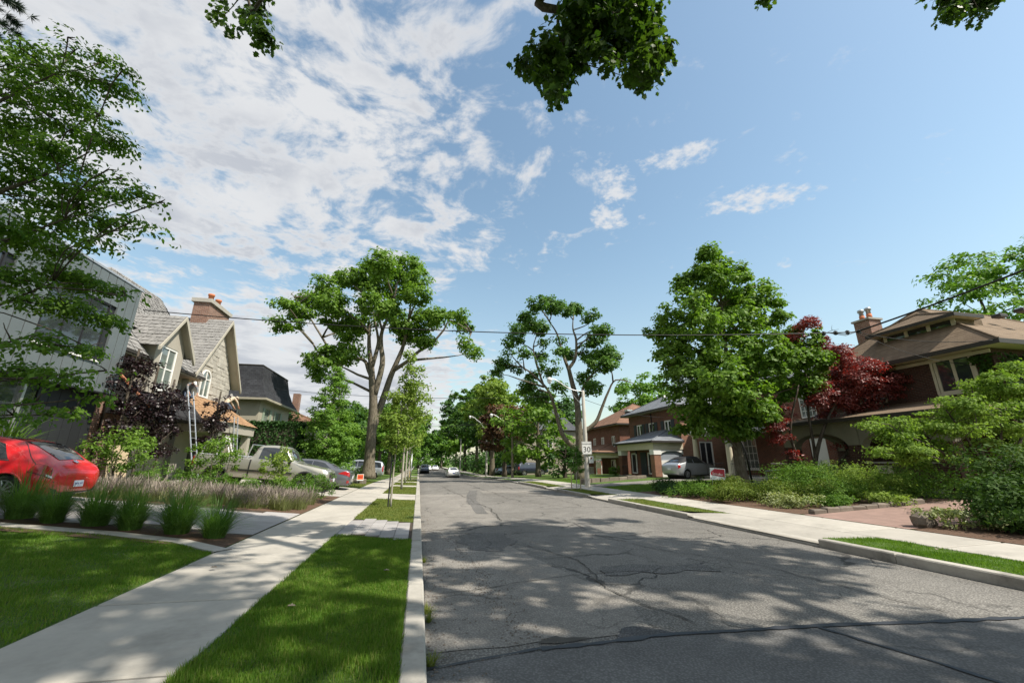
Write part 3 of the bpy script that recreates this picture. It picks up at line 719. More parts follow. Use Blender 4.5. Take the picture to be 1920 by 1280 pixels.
LEAF = {
    'ovate': (np.array([(0, 0, 0), (0.42, 0.27, 0.07), (1, 0, -0.05), (0.42, -0.27, 0.07)]), np.array([(0, 2, 1), (0, 3, 2)])),
    'broad': (np.array([(0, 0, 0), (0.45, 0.46, 0.09), (1, 0, -0.04), (0.45, -0.46, 0.09)]), np.array([(0, 2, 1), (0, 3, 2)])),
    'needle': (np.array([(0, 0, 0), (0.5, 0.035, 0), (1, 0, 0), (0.5, -0.035, 0)]), np.array([(0, 2, 1), (0, 3, 2)])),
}
_a = [(0.02, 0.0), (0.10, 0.34), (0.30, 0.26), (0.46, 0.52), (0.62, 0.26), (0.72, 0.30), (1.0, 0.0)]
_m = [(0.42, 0.0, 0.0)] + [(x, y, 0.10 * abs(y)) for x, y in _a] + [(x, -y, 0.10 * abs(y)) for x, y in _a[-2:0:-1]]
LEAF['maple'] = (np.array(_m), np.array([(0, i, i + 1) for i in range(1, len(_m) - 1)] + [(0, len(_m) - 1, 1)]))

def leaves(P, N, size, shape, rng, T=None):
    """P positions, N normals; returns verts and triangles of one leaf each"""
    sh, tri = LEAF[shape]; n = len(P)
    N = N / np.linalg.norm(N, axis=1, keepdims=True)
    if T is None: T = rng.normal(size=(n, 3)); T[:, 2] -= 0.35
    T = T - N * (T * N).sum(1, keepdims=True); T /= np.linalg.norm(T, axis=1, keepdims=True) + 1e-9
    B = np.cross(N, T); s = (size * rng.uniform(0.65, 1.3, n))[:, None, None]
    V = P[:, None, :] + s * (sh[None, :, 0:1] * T[:, None] + sh[None, :, 1:2] * B[:, None] + sh[None, :, 2:3] * N[:, None])
    F = (np.arange(n) * len(sh))[:, None, None] + tri[None]
    return V.reshape(-1, 3), F.reshape(-1, 3)
def sphere_dirs(rng, n):
    d = rng.normal(size=(n, 3)); return d / np.linalg.norm(d, axis=1, keepdims=True)

def crown_points(clumps, n, rng, subr=0.45, flat=0.6, per=60, inner=0.45, droop=0.0):
    """clumps (x,y,z,r[,rz factor]) -> leaf positions and normals, grouped in twig tufts"""
    C = np.array([c[:4] for c in clumps], float); fz = np.array([c[4] if len(c) > 4 else 0.85 for c in clumps])
    wgt = C[:, 3] ** 2; wgt = wgt / wgt.sum(); ntuft = max(1, n // per)
    idx = rng.choice(len(C), ntuft, p=wgt); d = sphere_dirs(rng, ntuft); d[:, 2] = d[:, 2] * 0.9 + 0.12
    rad = C[idx, 3] * (inner + (1 - inner) * rng.random(ntuft) ** 0.5) * np.where(rng.random(ntuft) < 0.22, rng.uniform(1.05, 1.4, ntuft), 1.0)
    tc = C[idx, :3] + d * rad[:, None] * np.stack([np.ones(ntuft), np.ones(ntuft), fz[idx]], 1)
    tr = subr * rng.uniform(0.55, 1.35, ntuft)
    k = rng.integers(int(per * 0.5), int(per * 1.5), ntuft); I = np.repeat(np.arange(ntuft), k); m = len(I)
    e = sphere_dirs(rng, m) * (rng.random(m) ** 0.45)[:, None]; e[:, 2] *= flat
    P = tc[I] + e * tr[I][:, None]
    P[:, 2] -= droop * (e[:, 0] ** 2 + e[:, 1] ** 2) * tr[I]
    out = P - C[idx][I][:, :3]; out /= np.linalg.norm(out, axis=1, keepdims=True) + 1e-6
    N = 0.55 * out + e * 0.5 + rng.normal(size=(m, 3)) * 0.42; N[:, 2] += 0.62
    return P, N
def foliage(name, m, clumps, n, leaf, rng, parent, shape='broad', subr=0.45, flat=0.6, per=60, inner=0.45, droop=0.0, keep=None):
    P, N = crown_points(clumps, n, rng, subr, flat, per, inner, droop)
    if keep is not None: k = keep(P); P, N = P[k], N[k]
    o = base_of(parent) if parent is not None else Vector((0, 0, 0))
    V, F = leaves(P - np.array(o), N, leaf, shape, rng)
    return link(name, np_mesh(name, V, F, 3, m), None, parent)

def limb(b, a, c, r0, r1, rnd, bend=0.12, segs=5, up=0.0, n=6):
    a = Vector(a); c = Vector(c); L = (c - a).length; pts = []; rs = []
    off = Vector((rnd.uniform(-1, 1), rnd.uniform(-1, 1), rnd.uniform(-0.4, 0.6))) * L * bend
    for i in range(segs + 1):
        t = i / segs; p = a.lerp(c, t) + off * (4 * t * (1 - t)) + Vector((0, 0, up * L * t * (1 - t)))
        if 0 < i < segs: p += Vector((rnd.uniform(-1, 1), rnd.uniform(-1, 1), rnd.uniform(-1, 1))) * L * 0.015
        pts.append(p); rs.append(r0 + (r1 - r0) * t)
    b.tube(pts, rs, n)
def smooth_path(pts, k=4):
    P = [Vector(p) for p in pts]; out = []
    for i in range(len(P) - 1):
        p0, p1, p2, p3 = P[max(i - 1, 0)], P[i], P[i + 1], P[min(i + 2, len(P) - 1)]
        for j in range(k):
            t = j / k; out.append(0.5 * ((2 * p1) + (p2 - p0) * t + (2 * p0 - 5 * p1 + 4 * p2 - p3) * t * t + (3 * p1 - p0 - 3 * p2 + p3) * t ** 3))
    out.append(P[-1]); return out
def taper_path(b, pts, r0, r1, n=8, flare=0.0):
    Q = smooth_path(pts); k = len(Q)
    b.tube(Q, [(r0 + (r1 - r0) * i / (k - 1)) * (1 + flare * max(0, 1 - i / 3.0)) for i in range(k)], n)

def tree(name, label, base, trunk, clumps, n, leaf, lm, bark='bark_grey', r=0.2, seed=1, shape='broad', subr=0.45, flat=0.6, per=60, inner=0.45,
         limbs=(), auto=True, group=None, droop=0.0, twigs=True, r_end=0.04, cat='tree', flare=0.35, autor=0.045):
    """base: world point; trunk: world points; clumps, limbs in world coordinates"""
    rng = np.random.default_rng(seed); rnd = random.Random(seed)
    root = thing(name, label, cat, base, 0, group)
    b = MB(); taper_path(b, trunk, r, r_end, 10, flare)
    for (pts, ra, rb) in limbs: taper_path(b, pts, ra, rb, 7)
    nodes = [Vector(p) for p in smooth_path(trunk)[2:]] + [q for (pts, _, _) in limbs for q in smooth_path(pts)]
    if auto:
        for c in clumps:
            cv = Vector(c[:3]); best = min(nodes, key=lambda p: (p - cv).length + max(0, p.z - cv.z + 0.3 * (p - cv).length) * 2.0)
            d = (best - cv).length
            if d > 0.15: limb(b, best, cv, autor * min(1.6, 0.5 + d * 0.25), 0.012, rnd, 0.10, 4, 0.15, 5)
            if twigs:
                for _ in range(2):
                    e = Vector((rnd.uniform(-1, 1), rnd.uniform(-1, 1), rnd.uniform(-0.3, 0.9))).normalized() * c[3] * 0.85
                    limb(b, cv, cv + e, 0.014, 0.005, rnd, 0.15, 3, 0, 4)
    b.build('trunk', bark, root, True, True)
    foliage('crown', lm, clumps, n, leaf, rng, root, shape, subr, flat, per, inner, droop)
    return root

def cone_clumps(base, z0, z1, r, n, seed, rf=0.30, pw=0.8, top=0.12):
    rnd = random.Random(seed); out = []
    for i in range(n):
        t = (i + 0.5) / n; z = z0 + (z1 - z0) * t; R_ = r * (1 - (1 - top) * t ** (1 / pw)) * (0.55 + 0.45 * min(1, t * 6))
        a = i * 2.399 + rnd.uniform(-.4, .4); q = R_ * rnd.uniform(0.35, 0.78); cr = max(r * rf * (1 - 0.55 * t) * rnd.uniform(0.8, 1.25), 0.2)
        out.append((base[0] + q * math.cos(a), base[1] + q * math.sin(a), z, cr))
    return out
def oval_clumps(c, rx, rz, n, seed, rf=0.32):
    rnd = random.Random(seed); out = []
    for i in range(n):
        t = (i + 0.5) / n; zz = 1 - 2 * t; rr_ = math.sqrt(max(0, 1 - zz * zz)); a = i * 2.399 + rnd.uniform(-.5, .5); q = rnd.uniform(0.55, 0.95)
        out.append((c[0] + rx * q * rr_ * math.cos(a), c[1] + rx * q * rr_ * math.sin(a), c[2] + rz * q * zz, rx * rf * rnd.uniform(0.75, 1.3)))
    out.append((c[0], c[1], c[2], rx * 0.55)); return out
MAPLE_L= [(-4.4, 35.8, 18.7, 1.48), (-2.5, 40.4, 20.9, 1.82), (-1.2, 38.0, 18.6, 1.22), (-6.2, 41.1, 19.8, 1.68), (-3.7, 41.5, 19.3, 2.23), (-1.1, 35.8, 16.2, 1.25), (-8.5, 42.4, 19.9, 1.45), (-4.7, 36.4, 15.1, 1.69), (-4.1, 43.4, 16.7, 1.61), (-10.3, 41.6, 18.7, 1.4), (-8.5, 37.1, 15.1, 1.57), (-11.9, 43.9, 18.1, 1.45), (-12.4, 41.9, 15.8, 1.37), (-12.6, 37.8, 15.1, 0.78), (-14.4, 43.3, 14.8, 1.13), (-8.3, 38.8, 14.3, 1.4), (-7.7, 42.7, 14.3, 1.54), (-6.1, 40.3, 14.4, 1.34), (-8.5, 37.7, 10.4, 1.21), (-10.8, 43.2, 11.3, 1.13), (-7.2, 39.3, 11.3, 1.51), (-10.4, 45.1, 10.3, 1.04), (-0.3, 39.7, 15.2, 1.5), (1.0, 37.4, 14.7, 1.07), (-1.4, 40.9, 13.9, 1.52), (-0.2, 38.5, 12.7, 0.96), (2.5, 34.8, 14.2, 0.89), (3.6, 39.6, 14.6, 1.01), (3.8, 36.5, 12.1, 0.92), (4.9, 41.3, 12.6, 0.78), (-2.3, 39.7, 14.4, 1.11), (-11.8, 38.7, 13.5, 0.79)]
MAPLE_R= [(9.2, 31.8, 14.6, 0.95), (11.3, 34.5, 15.7, 1.19), (12.2, 33.3, 15.0, 1.01), (13.9, 35.1, 15.7, 0.77), (14.5, 33.0, 14.3, 0.8), (14.6, 31.0, 12.5, 0.81), (14.9, 33.1, 12.3, 1.0), (8.8, 33.5, 13.5, 1.13), (8.9, 37.7, 14.2, 1.1), (7.5, 34.0, 11.9, 0.98), (7.0, 33.2, 10.7, 0.81), (7.0, 36.3, 10.3, 0.88), (6.2, 34.6, 9.0, 0.55), (8.0, 32.2, 10.3, 0.73), (8.3, 36.3, 9.9, 0.88), (9.8, 33.0, 12.8, 0.84), (10.8, 36.0, 12.5, 0.45), (11.7, 33.8, 12.1, 0.57), (11.3, 31.9, 10.7, 0.67), (13.0, 34.7, 11.1, 0.66), (10.6, 33.3, 9.5, 1.1), (10.7, 36.5, 11.3, 0.6), (14.5, 33.7, 11.2, 1.15), (15.5, 32.5, 10.7, 1.12), (17.2, 34.3, 11.1, 0.89), (14.1, 32.0, 9.6, 1.08), (14.9, 30.9, 9.3, 0.79), (14.9, 35.1, 8.7, 1.17), (14.1, 32.3, 7.5, 0.94), (9.4, 36.4, 8.3, 1.03), (10.1, 35.4, 7.0, 1.13), (10.9, 32.2, 7.4, 0.79), (9.6, 35.6, 9.1, 0.58)]
CONIC= [(14.8, 17.4, 12.6, 0.44), (15.5, 18.3, 12.4, 0.68), (16.2, 18.0, 12.2, 0.56), (14.5, 18.5, 11.8, 0.56), (16.9, 17.8, 11.7, 0.61), (14.7, 17.5, 10.9, 0.97), (15.8, 17.4, 10.7, 0.86), (13.9, 18.6, 11.0, 0.62), (18.4, 18.3, 11.3, 0.63), (17.3, 17.8, 10.1, 0.88), (13.0, 17.1, 9.4, 0.91), (16.7, 19.4, 10.4, 1.29), (18.2, 17.4, 10.0, 0.65), (12.1, 18.0, 9.1, 0.57), (13.0, 18.9, 8.8, 0.87), (13.1, 16.7, 8.1, 1.08), (15.7, 17.3, 8.5, 1.14), (17.8, 17.6, 9.0, 0.87), (18.2, 16.8, 8.7, 0.58), (12.1, 19.3, 8.5, 0.44), (12.2, 18.1, 7.4, 0.82), (13.4, 17.4, 6.9, 1.1), (14.5, 16.5, 6.7, 1.16), (15.9, 16.0, 7.0, 0.87), (19.3, 17.9, 8.0, 0.77), (19.2, 16.7, 7.9, 0.73), (12.0, 18.1, 6.3, 0.81), (12.7, 17.5, 5.6, 1.08), (13.1, 15.7, 5.1, 1.08), (16.1, 16.7, 5.8, 1.08), (17.9, 16.6, 6.5, 0.9), (19.3, 16.7, 6.6, 0.82), (20.9, 17.5, 6.2, 0.53), (12.4, 18.6, 5.2, 0.61), (12.6, 17.8, 4.5, 0.88), (13.7, 17.2, 4.2, 1.05), (14.4, 15.8, 4.3, 0.99), (17.3, 17.4, 5.0, 0.81), (18.8, 17.4, 5.5, 0.83), (18.9, 16.6, 5.3, 0.6), (13.3, 19.0, 3.5, 0.72), (13.5, 17.7, 3.2, 0.77), (15.2, 18.0, 3.2, 0.9), (16.4, 18.1, 3.3, 0.81), (16.5, 17.3, 3.8, 0.69), (17.7, 20.8, 11.0, 1.63), (17.4, 20.1, 7.3, 1.76), (16.1, 19.7, 4.9, 1.66)]
RED= [(18.9, 16.1, 8.3, 0.47), (20.7, 16.4, 8.2, 0.28), (18.4, 16.5, 7.8, 0.27), (20.3, 16.7, 7.5, 0.42), (20.8, 16.2, 7.0, 0.54), (20.7, 16.9, 6.9, 0.56), (21.3, 16.3, 6.5, 0.62), (21.0, 15.5, 6.0, 0.59), (22.8, 16.3, 5.9, 0.55), (23.0, 15.8, 5.6, 0.54), (23.0, 15.4, 5.5, 0.33), (21.8, 17.4, 6.2, 0.71), (20.7, 15.7, 5.4, 0.65), (21.6, 15.6, 5.0, 0.58), (23.2, 15.9, 5.0, 0.47), (19.1, 16.4, 4.8, 0.59), (20.0, 16.3, 4.7, 0.72), (20.8, 16.2, 4.4, 0.53), (21.6, 16.2, 4.7, 0.53), (23.7, 15.8, 4.8, 0.4), (18.8, 16.5, 4.3, 0.46), (19.8, 17.0, 3.9, 0.4), (17.5, 17.1, 3.9, 0.39), (16.6, 16.9, 3.2, 0.38), (21.8, 16.4, 4.0, 0.4), (19.9, 16.4, 2.5, 0.32), (17.1, 16.6, 1.9, 0.25), (20.5, 16.5, 3.0, 0.26), (16.8, 16.9, 2.7, 0.32)]
DOG= [(14.4, 10.9, 2.8, 0.25), (15.9, 11.6, 2.8, 0.35), (15.8, 11.0, 2.8, 0.38), (17.0, 11.2, 2.9, 0.39), (15.6, 11.4, 2.4, 0.3), (15.5, 10.8, 2.4, 0.37), (17.8, 11.8, 2.5, 0.46), (17.2, 10.8, 2.7, 0.38), (19.0, 11.4, 3.1, 0.41), (18.1, 11.0, 3.5, 0.4), (18.0, 10.4, 3.5, 0.34), (19.9, 11.0, 3.8, 0.36), (19.8, 10.4, 3.9, 0.4), (19.6, 9.8, 3.9, 0.38), (19.7, 11.3, 3.3, 0.41), (18.2, 10.0, 3.1, 0.37), (20.9, 10.9, 3.4, 0.41), (20.6, 10.4, 3.3, 0.35), (14.7, 11.0, 1.9, 0.24), (16.3, 11.7, 1.9, 0.35), (15.6, 10.7, 1.9, 0.36), (17.8, 11.7, 1.9, 0.36), (17.6, 11.2, 2.1, 0.35), (15.7, 11.0, 1.6, 0.25), (17.2, 11.6, 1.5, 0.26), (18.0, 10.8, 2.6, 0.3), (17.2, 9.9, 2.6, 0.32), (19.8, 10.8, 2.7, 0.35), (19.6, 10.2, 2.7, 0.34), (21.0, 10.9, 2.3, 0.36), (19.6, 10.6, 2.0, 0.26), (19.0, 10.7, 2.2, 0.21), (20.4, 10.8, 1.7, 0.26), (18.4, 10.7, 1.5, 0.21), (16.9, 10.4, 1.7, 0.16), (19.3, 10.8, 4.2, 0.32), (19.4, 10.2, 4.4, 0.35), (21.7, 10.7, 4.9, 0.42)]
LEFT= [(-6.6, 7.1, 8.9, 0.12), (-6.9, 7.6, 9.1, 0.22), (-7.8, 8.4, 9.7, 0.2), (-7.2, 8.6, 10.0, 0.25), (-5.4, 6.8, 8.1, 0.13), (-6.4, 7.5, 8.4, 0.25), (-6.5, 8.1, 8.9, 0.27), (-6.5, 8.5, 9.2, 0.16), (-7.3, 7.2, 8.6, 0.24), (-8.0, 7.9, 8.9, 0.33), (-8.1, 8.4, 9.4, 0.31), (-8.2, 8.8, 9.7, 0.37), (-6.8, 7.1, 7.7, 0.36), (-7.8, 7.8, 8.2, 0.39), (-7.4, 8.3, 8.6, 0.42), (-7.4, 8.7, 8.8, 0.32), (-5.5, 6.8, 7.1, 0.19), (-7.5, 7.8, 7.6, 0.42), (-7.5, 8.3, 8.1, 0.41), (-7.4, 8.7, 8.1, 0.36), (-5.5, 6.8, 6.7, 0.22), (-5.7, 7.4, 7.1, 0.2), (-5.9, 7.9, 7.4, 0.15), (-8.4, 8.9, 7.9, 0.47), (-6.2, 7.0, 6.5, 0.34), (-7.1, 7.7, 6.6, 0.37), (-7.0, 8.2, 7.0, 0.33), (-6.9, 8.6, 7.2, 0.31), (-5.1, 6.7, 6.0, 0.18), (-5.3, 7.3, 6.3, 0.13), (-7.7, 8.3, 6.6, 0.32), (-7.7, 8.7, 6.9, 0.34), (-5.7, 6.9, 5.8, 0.21), (-5.7, 7.4, 6.1, 0.26), (-5.7, 7.9, 6.3, 0.28), (-5.6, 8.3, 6.6, 0.26), (-4.2, 6.6, 5.5, 0.12), (-5.8, 7.4, 5.8, 0.26), (-6.8, 8.1, 6.1, 0.28), (-7.8, 8.8, 6.4, 0.33), (-6.3, 7.0, 5.0, 0.29), (-6.3, 7.5, 5.4, 0.32), (-6.4, 8.0, 5.7, 0.35), (-6.2, 8.4, 6.0, 0.33), (-4.5, 6.6, 5.1, 0.2), (-4.6, 7.1, 5.3, 0.13), (-7.2, 8.2, 5.4, 0.34), (-6.9, 8.6, 5.5, 0.36), (-5.0, 6.7, 4.8, 0.23), (-6.4, 7.5, 4.4, 0.3), (-6.3, 8.0, 4.8, 0.37), (-6.0, 8.4, 4.7, 0.39), (-4.3, 6.6, 3.9, 0.23), (-6.1, 7.5, 4.0, 0.33), (-5.9, 7.9, 4.1, 0.41), (-5.6, 8.3, 4.0, 0.28), (-5.6, 6.8, 3.2, 0.33), (-5.5, 7.3, 3.3, 0.36), (-5.4, 7.8, 3.4, 0.22), (-6.6, 8.5, 3.1, 0.37), (-4.8, 6.7, 2.7, 0.29), (-4.6, 7.1, 2.9, 0.2), (-6.0, 8.0, 2.5, 0.25), (-5.7, 8.3, 2.4, 0.22), (-5.3, 6.8, 2.2, 0.21), (-4.6, 7.1, 2.5, 0.14)]
BR1= [(2.6, 5.9, 10.8, 0.21), (3.2, 6.3, 11.4, 0.3), (4.0, 6.6, 12.2, 0.35), (3.9, 5.6, 10.8, 0.3), (4.5, 6.0, 11.4, 0.22), (4.9, 6.4, 11.7, 0.19), (2.6, 5.9, 10.4, 0.22), (3.2, 6.3, 10.8, 0.34), (3.9, 6.6, 11.5, 0.38), (3.7, 5.6, 10.2, 0.29), (4.3, 6.0, 10.6, 0.24), (2.4, 7.0, 11.2, 0.11), (2.3, 6.0, 10.0, 0.15), (2.7, 6.4, 10.6, 0.23), (2.1, 7.0, 10.7, 0.21), (2.0, 6.0, 9.5, 0.21), (2.5, 6.4, 10.2, 0.23), (3.1, 6.8, 10.9, 0.27), (3.0, 5.8, 9.6, 0.2), (1.8, 6.6, 9.8, 0.15), (2.2, 7.0, 10.3, 0.23), (2.2, 6.0, 9.1, 0.21), (2.6, 6.4, 9.8, 0.19), (3.1, 6.8, 10.4, 0.12), (1.9, 6.0, 8.8, 0.14), (2.3, 6.5, 9.3, 0.17), (2.6, 6.9, 10.0, 0.14), (2.2, 6.0, 8.5, 0.1), (2.4, 6.4, 8.9, 0.07), (2.8, 6.9, 10.0, 0.08), (3.2, 5.8, 9.3, 0.11), (3.7, 6.2, 10.2, 0.25), (4.3, 6.5, 10.9, 0.31), (4.1, 5.6, 9.6, 0.22), (4.6, 6.0, 10.1, 0.17), (4.0, 6.6, 10.3, 0.18), (3.7, 5.6, 9.1, 0.21), (4.3, 6.0, 9.7, 0.23), (4.9, 6.4, 10.3, 0.16), (3.4, 5.7, 8.8, 0.12), (3.9, 6.1, 9.4, 0.13), (4.5, 6.5, 9.9, 0.14), (4.0, 5.6, 8.8, 0.11), (4.6, 6.0, 9.5, 0.08)]
BR2= [(-5.9, 9.2, 13.2, 0.28), (-5.7, 9.5, 13.4, 0.32), (-5.2, 9.2, 12.7, 0.3), (-5.2, 9.5, 13.4, 0.32), (-4.7, 9.2, 12.5, 0.28), (-4.4, 8.9, 11.8, 0.21), (-4.4, 9.3, 12.0, 0.14), (-5.3, 9.2, 12.3, 0.19), (-6.0, 9.8, 13.3, 0.2), (-5.1, 9.3, 13.8, 0.36)]
BR3= [(12.2, 5.2, 13.3, 0.19), (13.3, 5.4, 13.7, 0.23), (13.1, 5.2, 13.0, 0.25), (14.2, 5.3, 13.7, 0.29), (14.2, 5.1, 13.6, 0.26), (12.7, 5.2, 12.6, 0.14), (14.0, 5.3, 13.0, 0.13), (8.4, 6.3, 13.6, 0.11)]


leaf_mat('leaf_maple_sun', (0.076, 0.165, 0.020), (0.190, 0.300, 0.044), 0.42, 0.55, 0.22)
leaf_mat('leaf_airy', (0.052, 0.130, 0.014), (0.150, 0.250, 0.034), 0.48, 0.55, 0.2)
MAPLE_R = [(a, b, c, d * 0.84) for a, b, c, d in MAPLE_R]; MAPLE_L = [(a, b, c, d * 0.92) for a, b, c, d in MAPLE_L]; RED = [(a, b, c, d * 1.18) for a, b, c, d in RED]
LEFT = [(a, b, c, d, 0.5) for a, b, c, d in LEFT]
leaf_mat('leaf_backlit', (0.024, 0.062, 0.009), (0.075, 0.130, 0.018), 0.40, 0.5, 0.3)  # darker maple leaf: backlit shade of the overhanging branches put into colour
# --- the two tall pruned maples
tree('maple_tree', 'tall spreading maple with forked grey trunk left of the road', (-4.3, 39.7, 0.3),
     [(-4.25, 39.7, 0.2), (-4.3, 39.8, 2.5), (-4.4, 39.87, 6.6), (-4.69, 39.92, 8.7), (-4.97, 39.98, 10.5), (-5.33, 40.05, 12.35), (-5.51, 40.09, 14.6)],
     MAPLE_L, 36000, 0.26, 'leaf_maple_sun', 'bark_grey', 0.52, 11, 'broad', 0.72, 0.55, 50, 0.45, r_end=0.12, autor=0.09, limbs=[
        ([(-4.4, 39.85, 7.6), (-3.93, 39.75, 10.5), (-4.21, 39.81, 12.35), (-4.22, 39.81, 13.87), (-3.46, 39.65, 16.2), (-3.18, 39.59, 18.9)], 0.30, 0.08),
        ([(-4.86, 39.95, 10.3), (-4.5, 39.88, 12.35), (-4.68, 39.91, 13.61), (-5.58, 40.11, 16.86)], 0.22, 0.07),
        ([(-4.3, 40.2, 4.6), (-3.55, 40.69, 7.8), (-3.11, 40.6, 9.62), (-2.44, 40.45, 11.62), (-2.16, 40.39, 12.76), (-1.8, 39.29, 14.9), (-1.7, 39.26, 16.9)], 0.36, 0.08),
        ([(-2.9, 40.5, 10.1), (-1.52, 39.23, 10.87), (-0.65, 39.03, 11.73), (0.48, 38.79, 12.48), (1.59, 38.55, 13.87), (2.26, 38.4, 14.9), (4.2, 37.8, 13.6)], 0.2, 0.04),
        ([(-4.4, 39.9, 8.3), (-5.15, 40.02, 9.9), (-5.83, 40.17, 10.99), (-8.29, 40.7, 11.3), (-10.26, 41.13, 13.74), (-11.44, 41.39, 15.41), (-13.47, 41.83, 17.8)], 0.22, 0.03),
        ([(-8.6, 40.8, 11.2), (-10.0, 41.07, 11.73), (-10.85, 41.26, 12.85), (-12.1, 41.53, 14.12)], 0.12, 0.05)])
tree('maple_tree', 'pruned maple with bare lower limbs behind the utility pole', (13.0, 33.5, 0.3),
     [(12.98, 33.5, 0.1), (13.08, 33.48, 2.85), (13.1, 33.48, 4.81), (13.04, 33.49, 6.56), (12.71, 33.56, 8.22), (12.43, 33.62, 9.64)],
     MAPLE_R, 24000, 0.20, 'leaf_maple', 'bark_grey', 0.38, 12, 'broad', 0.5, 0.6, 45, 0.4, r_end=0.17, autor=0.07, limbs=[
        ([(12.43, 33.62, 9.5), (13.08, 33.48, 10.5), (13.22, 33.45, 12.12), (12.98, 33.5, 13.17), (13.02, 33.5, 14.09)], 0.17, 0.04),
        ([(12.43, 33.62, 9.5), (11.93, 33.73, 11.09), (11.56, 33.81, 12.72), (10.89, 33.96, 13.93)], 0.16, 0.04),
        ([(12.95, 33.52, 2.6), (11.93, 33.73, 3.49), (11.45, 33.84, 4.81), (11.1, 33.91, 6.29), (10.6, 34.02, 7.66), (9.27, 34.31, 9.07), (8.46, 34.49, 9.64)], 0.24, 0.05),
        ([(13.1, 33.45, 3.8), (14.48, 33.18, 4.81), (15.08, 33.05, 6.01), (15.7, 32.91, 7.38), (16.45, 32.75, 8.5), (17.92, 32.43, 8.22)], 0.2, 0.03),
        ([(13.04, 33.49, 6.4), (13.86, 33.31, 8.22), (14.73, 33.12, 9.21), (15.57, 32.94, 9.64)], 0.14, 0.04),
        ([(12.98, 33.5, 13.1), (13.98, 33.29, 13.47), (14.71, 33.13, 13.93)], 0.07, 0.02),
        ([(13.22, 33.45, 12.12), (14.23, 33.23, 12.87), (15.09, 33.04, 13.17)], 0.08, 0.02),
        ([(10.3, 34.1, 7.9), (9.69, 34.22, 9.92), (9.44, 34.28, 11.53), (9.88, 34.18, 12.87)], 0.11, 0.03)])
# --- right front yard
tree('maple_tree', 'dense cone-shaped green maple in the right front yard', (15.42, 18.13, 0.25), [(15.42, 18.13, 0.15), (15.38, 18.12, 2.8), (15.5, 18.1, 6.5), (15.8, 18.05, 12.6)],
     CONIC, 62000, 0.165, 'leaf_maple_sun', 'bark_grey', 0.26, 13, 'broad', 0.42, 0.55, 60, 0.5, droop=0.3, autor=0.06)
tree('japanese_maple', 'red-leaved japanese maple with several dark stems by the porch', (18.1, 16.8, 0.4), [(18.1, 16.8, 0.3), (18.3, 16.7, 1.6), (19.0, 16.5, 3.2), (20.2, 16.2, 5.0)],
     RED, 27000, 0.12, 'leaf_red', 'bark_dark', 0.13, 14, 'ovate', 0.36, 0.4, 60, 0.35, droop=0.25, limbs=[
        ([(18.1, 16.85, 0.3), (17.6, 16.8, 1.5), (17.2, 16.7, 3.0), (17.9, 16.4, 5.2)], 0.10, 0.03), ([(18.15, 16.75, 0.4), (18.6, 16.9, 2.0), (18.7, 16.9, 4.0), (19.2, 16.8, 7.6)], 0.10, 0.03),
        ([(18.2, 16.7, 0.6), (19.6, 16.4, 1.8), (21.2, 16.0, 3.4), (22.6, 15.8, 4.9)], 0.09, 0.03)], autor=0.03)
tree('dogwood_tree', 'light green dogwood with layered branches at the right edge', (18.9, 10.7, 0.3), [(18.9, 10.7, 0.2), (18.9, 10.7, 0.9), (18.8, 10.8, 1.9), (18.9, 10.7, 3.6)],
     DOG, 21000, 0.11, 'leaf_dogwood', 'bark_dark', 0.12, 15, 'ovate', 0.40, 0.24, 55, 0.3, limbs=[
        ([(18.9, 10.7, 0.7), (18.2, 10.9, 1.4), (17.2, 11.0, 2.0), (15.6, 11.0, 2.6)], 0.07, 0.02), ([(18.9, 10.7, 0.6), (18.3, 10.7, 1.1), (17.4, 10.6, 1.5), (15.9, 10.8, 1.9)], 0.06, 0.02),
        ([(18.9, 10.7, 0.8), (19.8, 10.6, 1.7), (20.8, 10.5, 2.9), (21.4, 10.4, 4.2)], 0.07, 0.02), ([(18.9, 10.7, 0.9), (18.4, 10.8, 2.2), (17.9, 10.9, 3.4)], 0.06, 0.02),
        ([(18.9, 10.7, 0.9), (19.3, 10.5, 2.2), (19.7, 10.4, 3.6)], 0.06, 0.02)], autor=0.022)
tree('tree', 'feathery green tree rising behind the brown-roofed house', (47.0, 24.0, 0.5), [(47, 24, 0.3), (47, 24, 6), (47.5, 24, 12), (47, 24, 17)],
     [(43.5, 23.4, 14.6, 1.9), (45.5, 22.6, 14.8, 2.4), (44, 22.5, 12.8, 2.0), (46, 24, 17.0, 2.4), (48, 23.5, 18.5, 2.0), (50, 22.5, 17.6, 2.6), (49.5, 21, 14.5, 3.0), (45, 22.5, 12.0, 2.6)],
     8000, 0.34, 'leaf_bright', 'bark_dark', 0.4, 16, 'ovate', 0.9, 0.4, 50, 0.3)
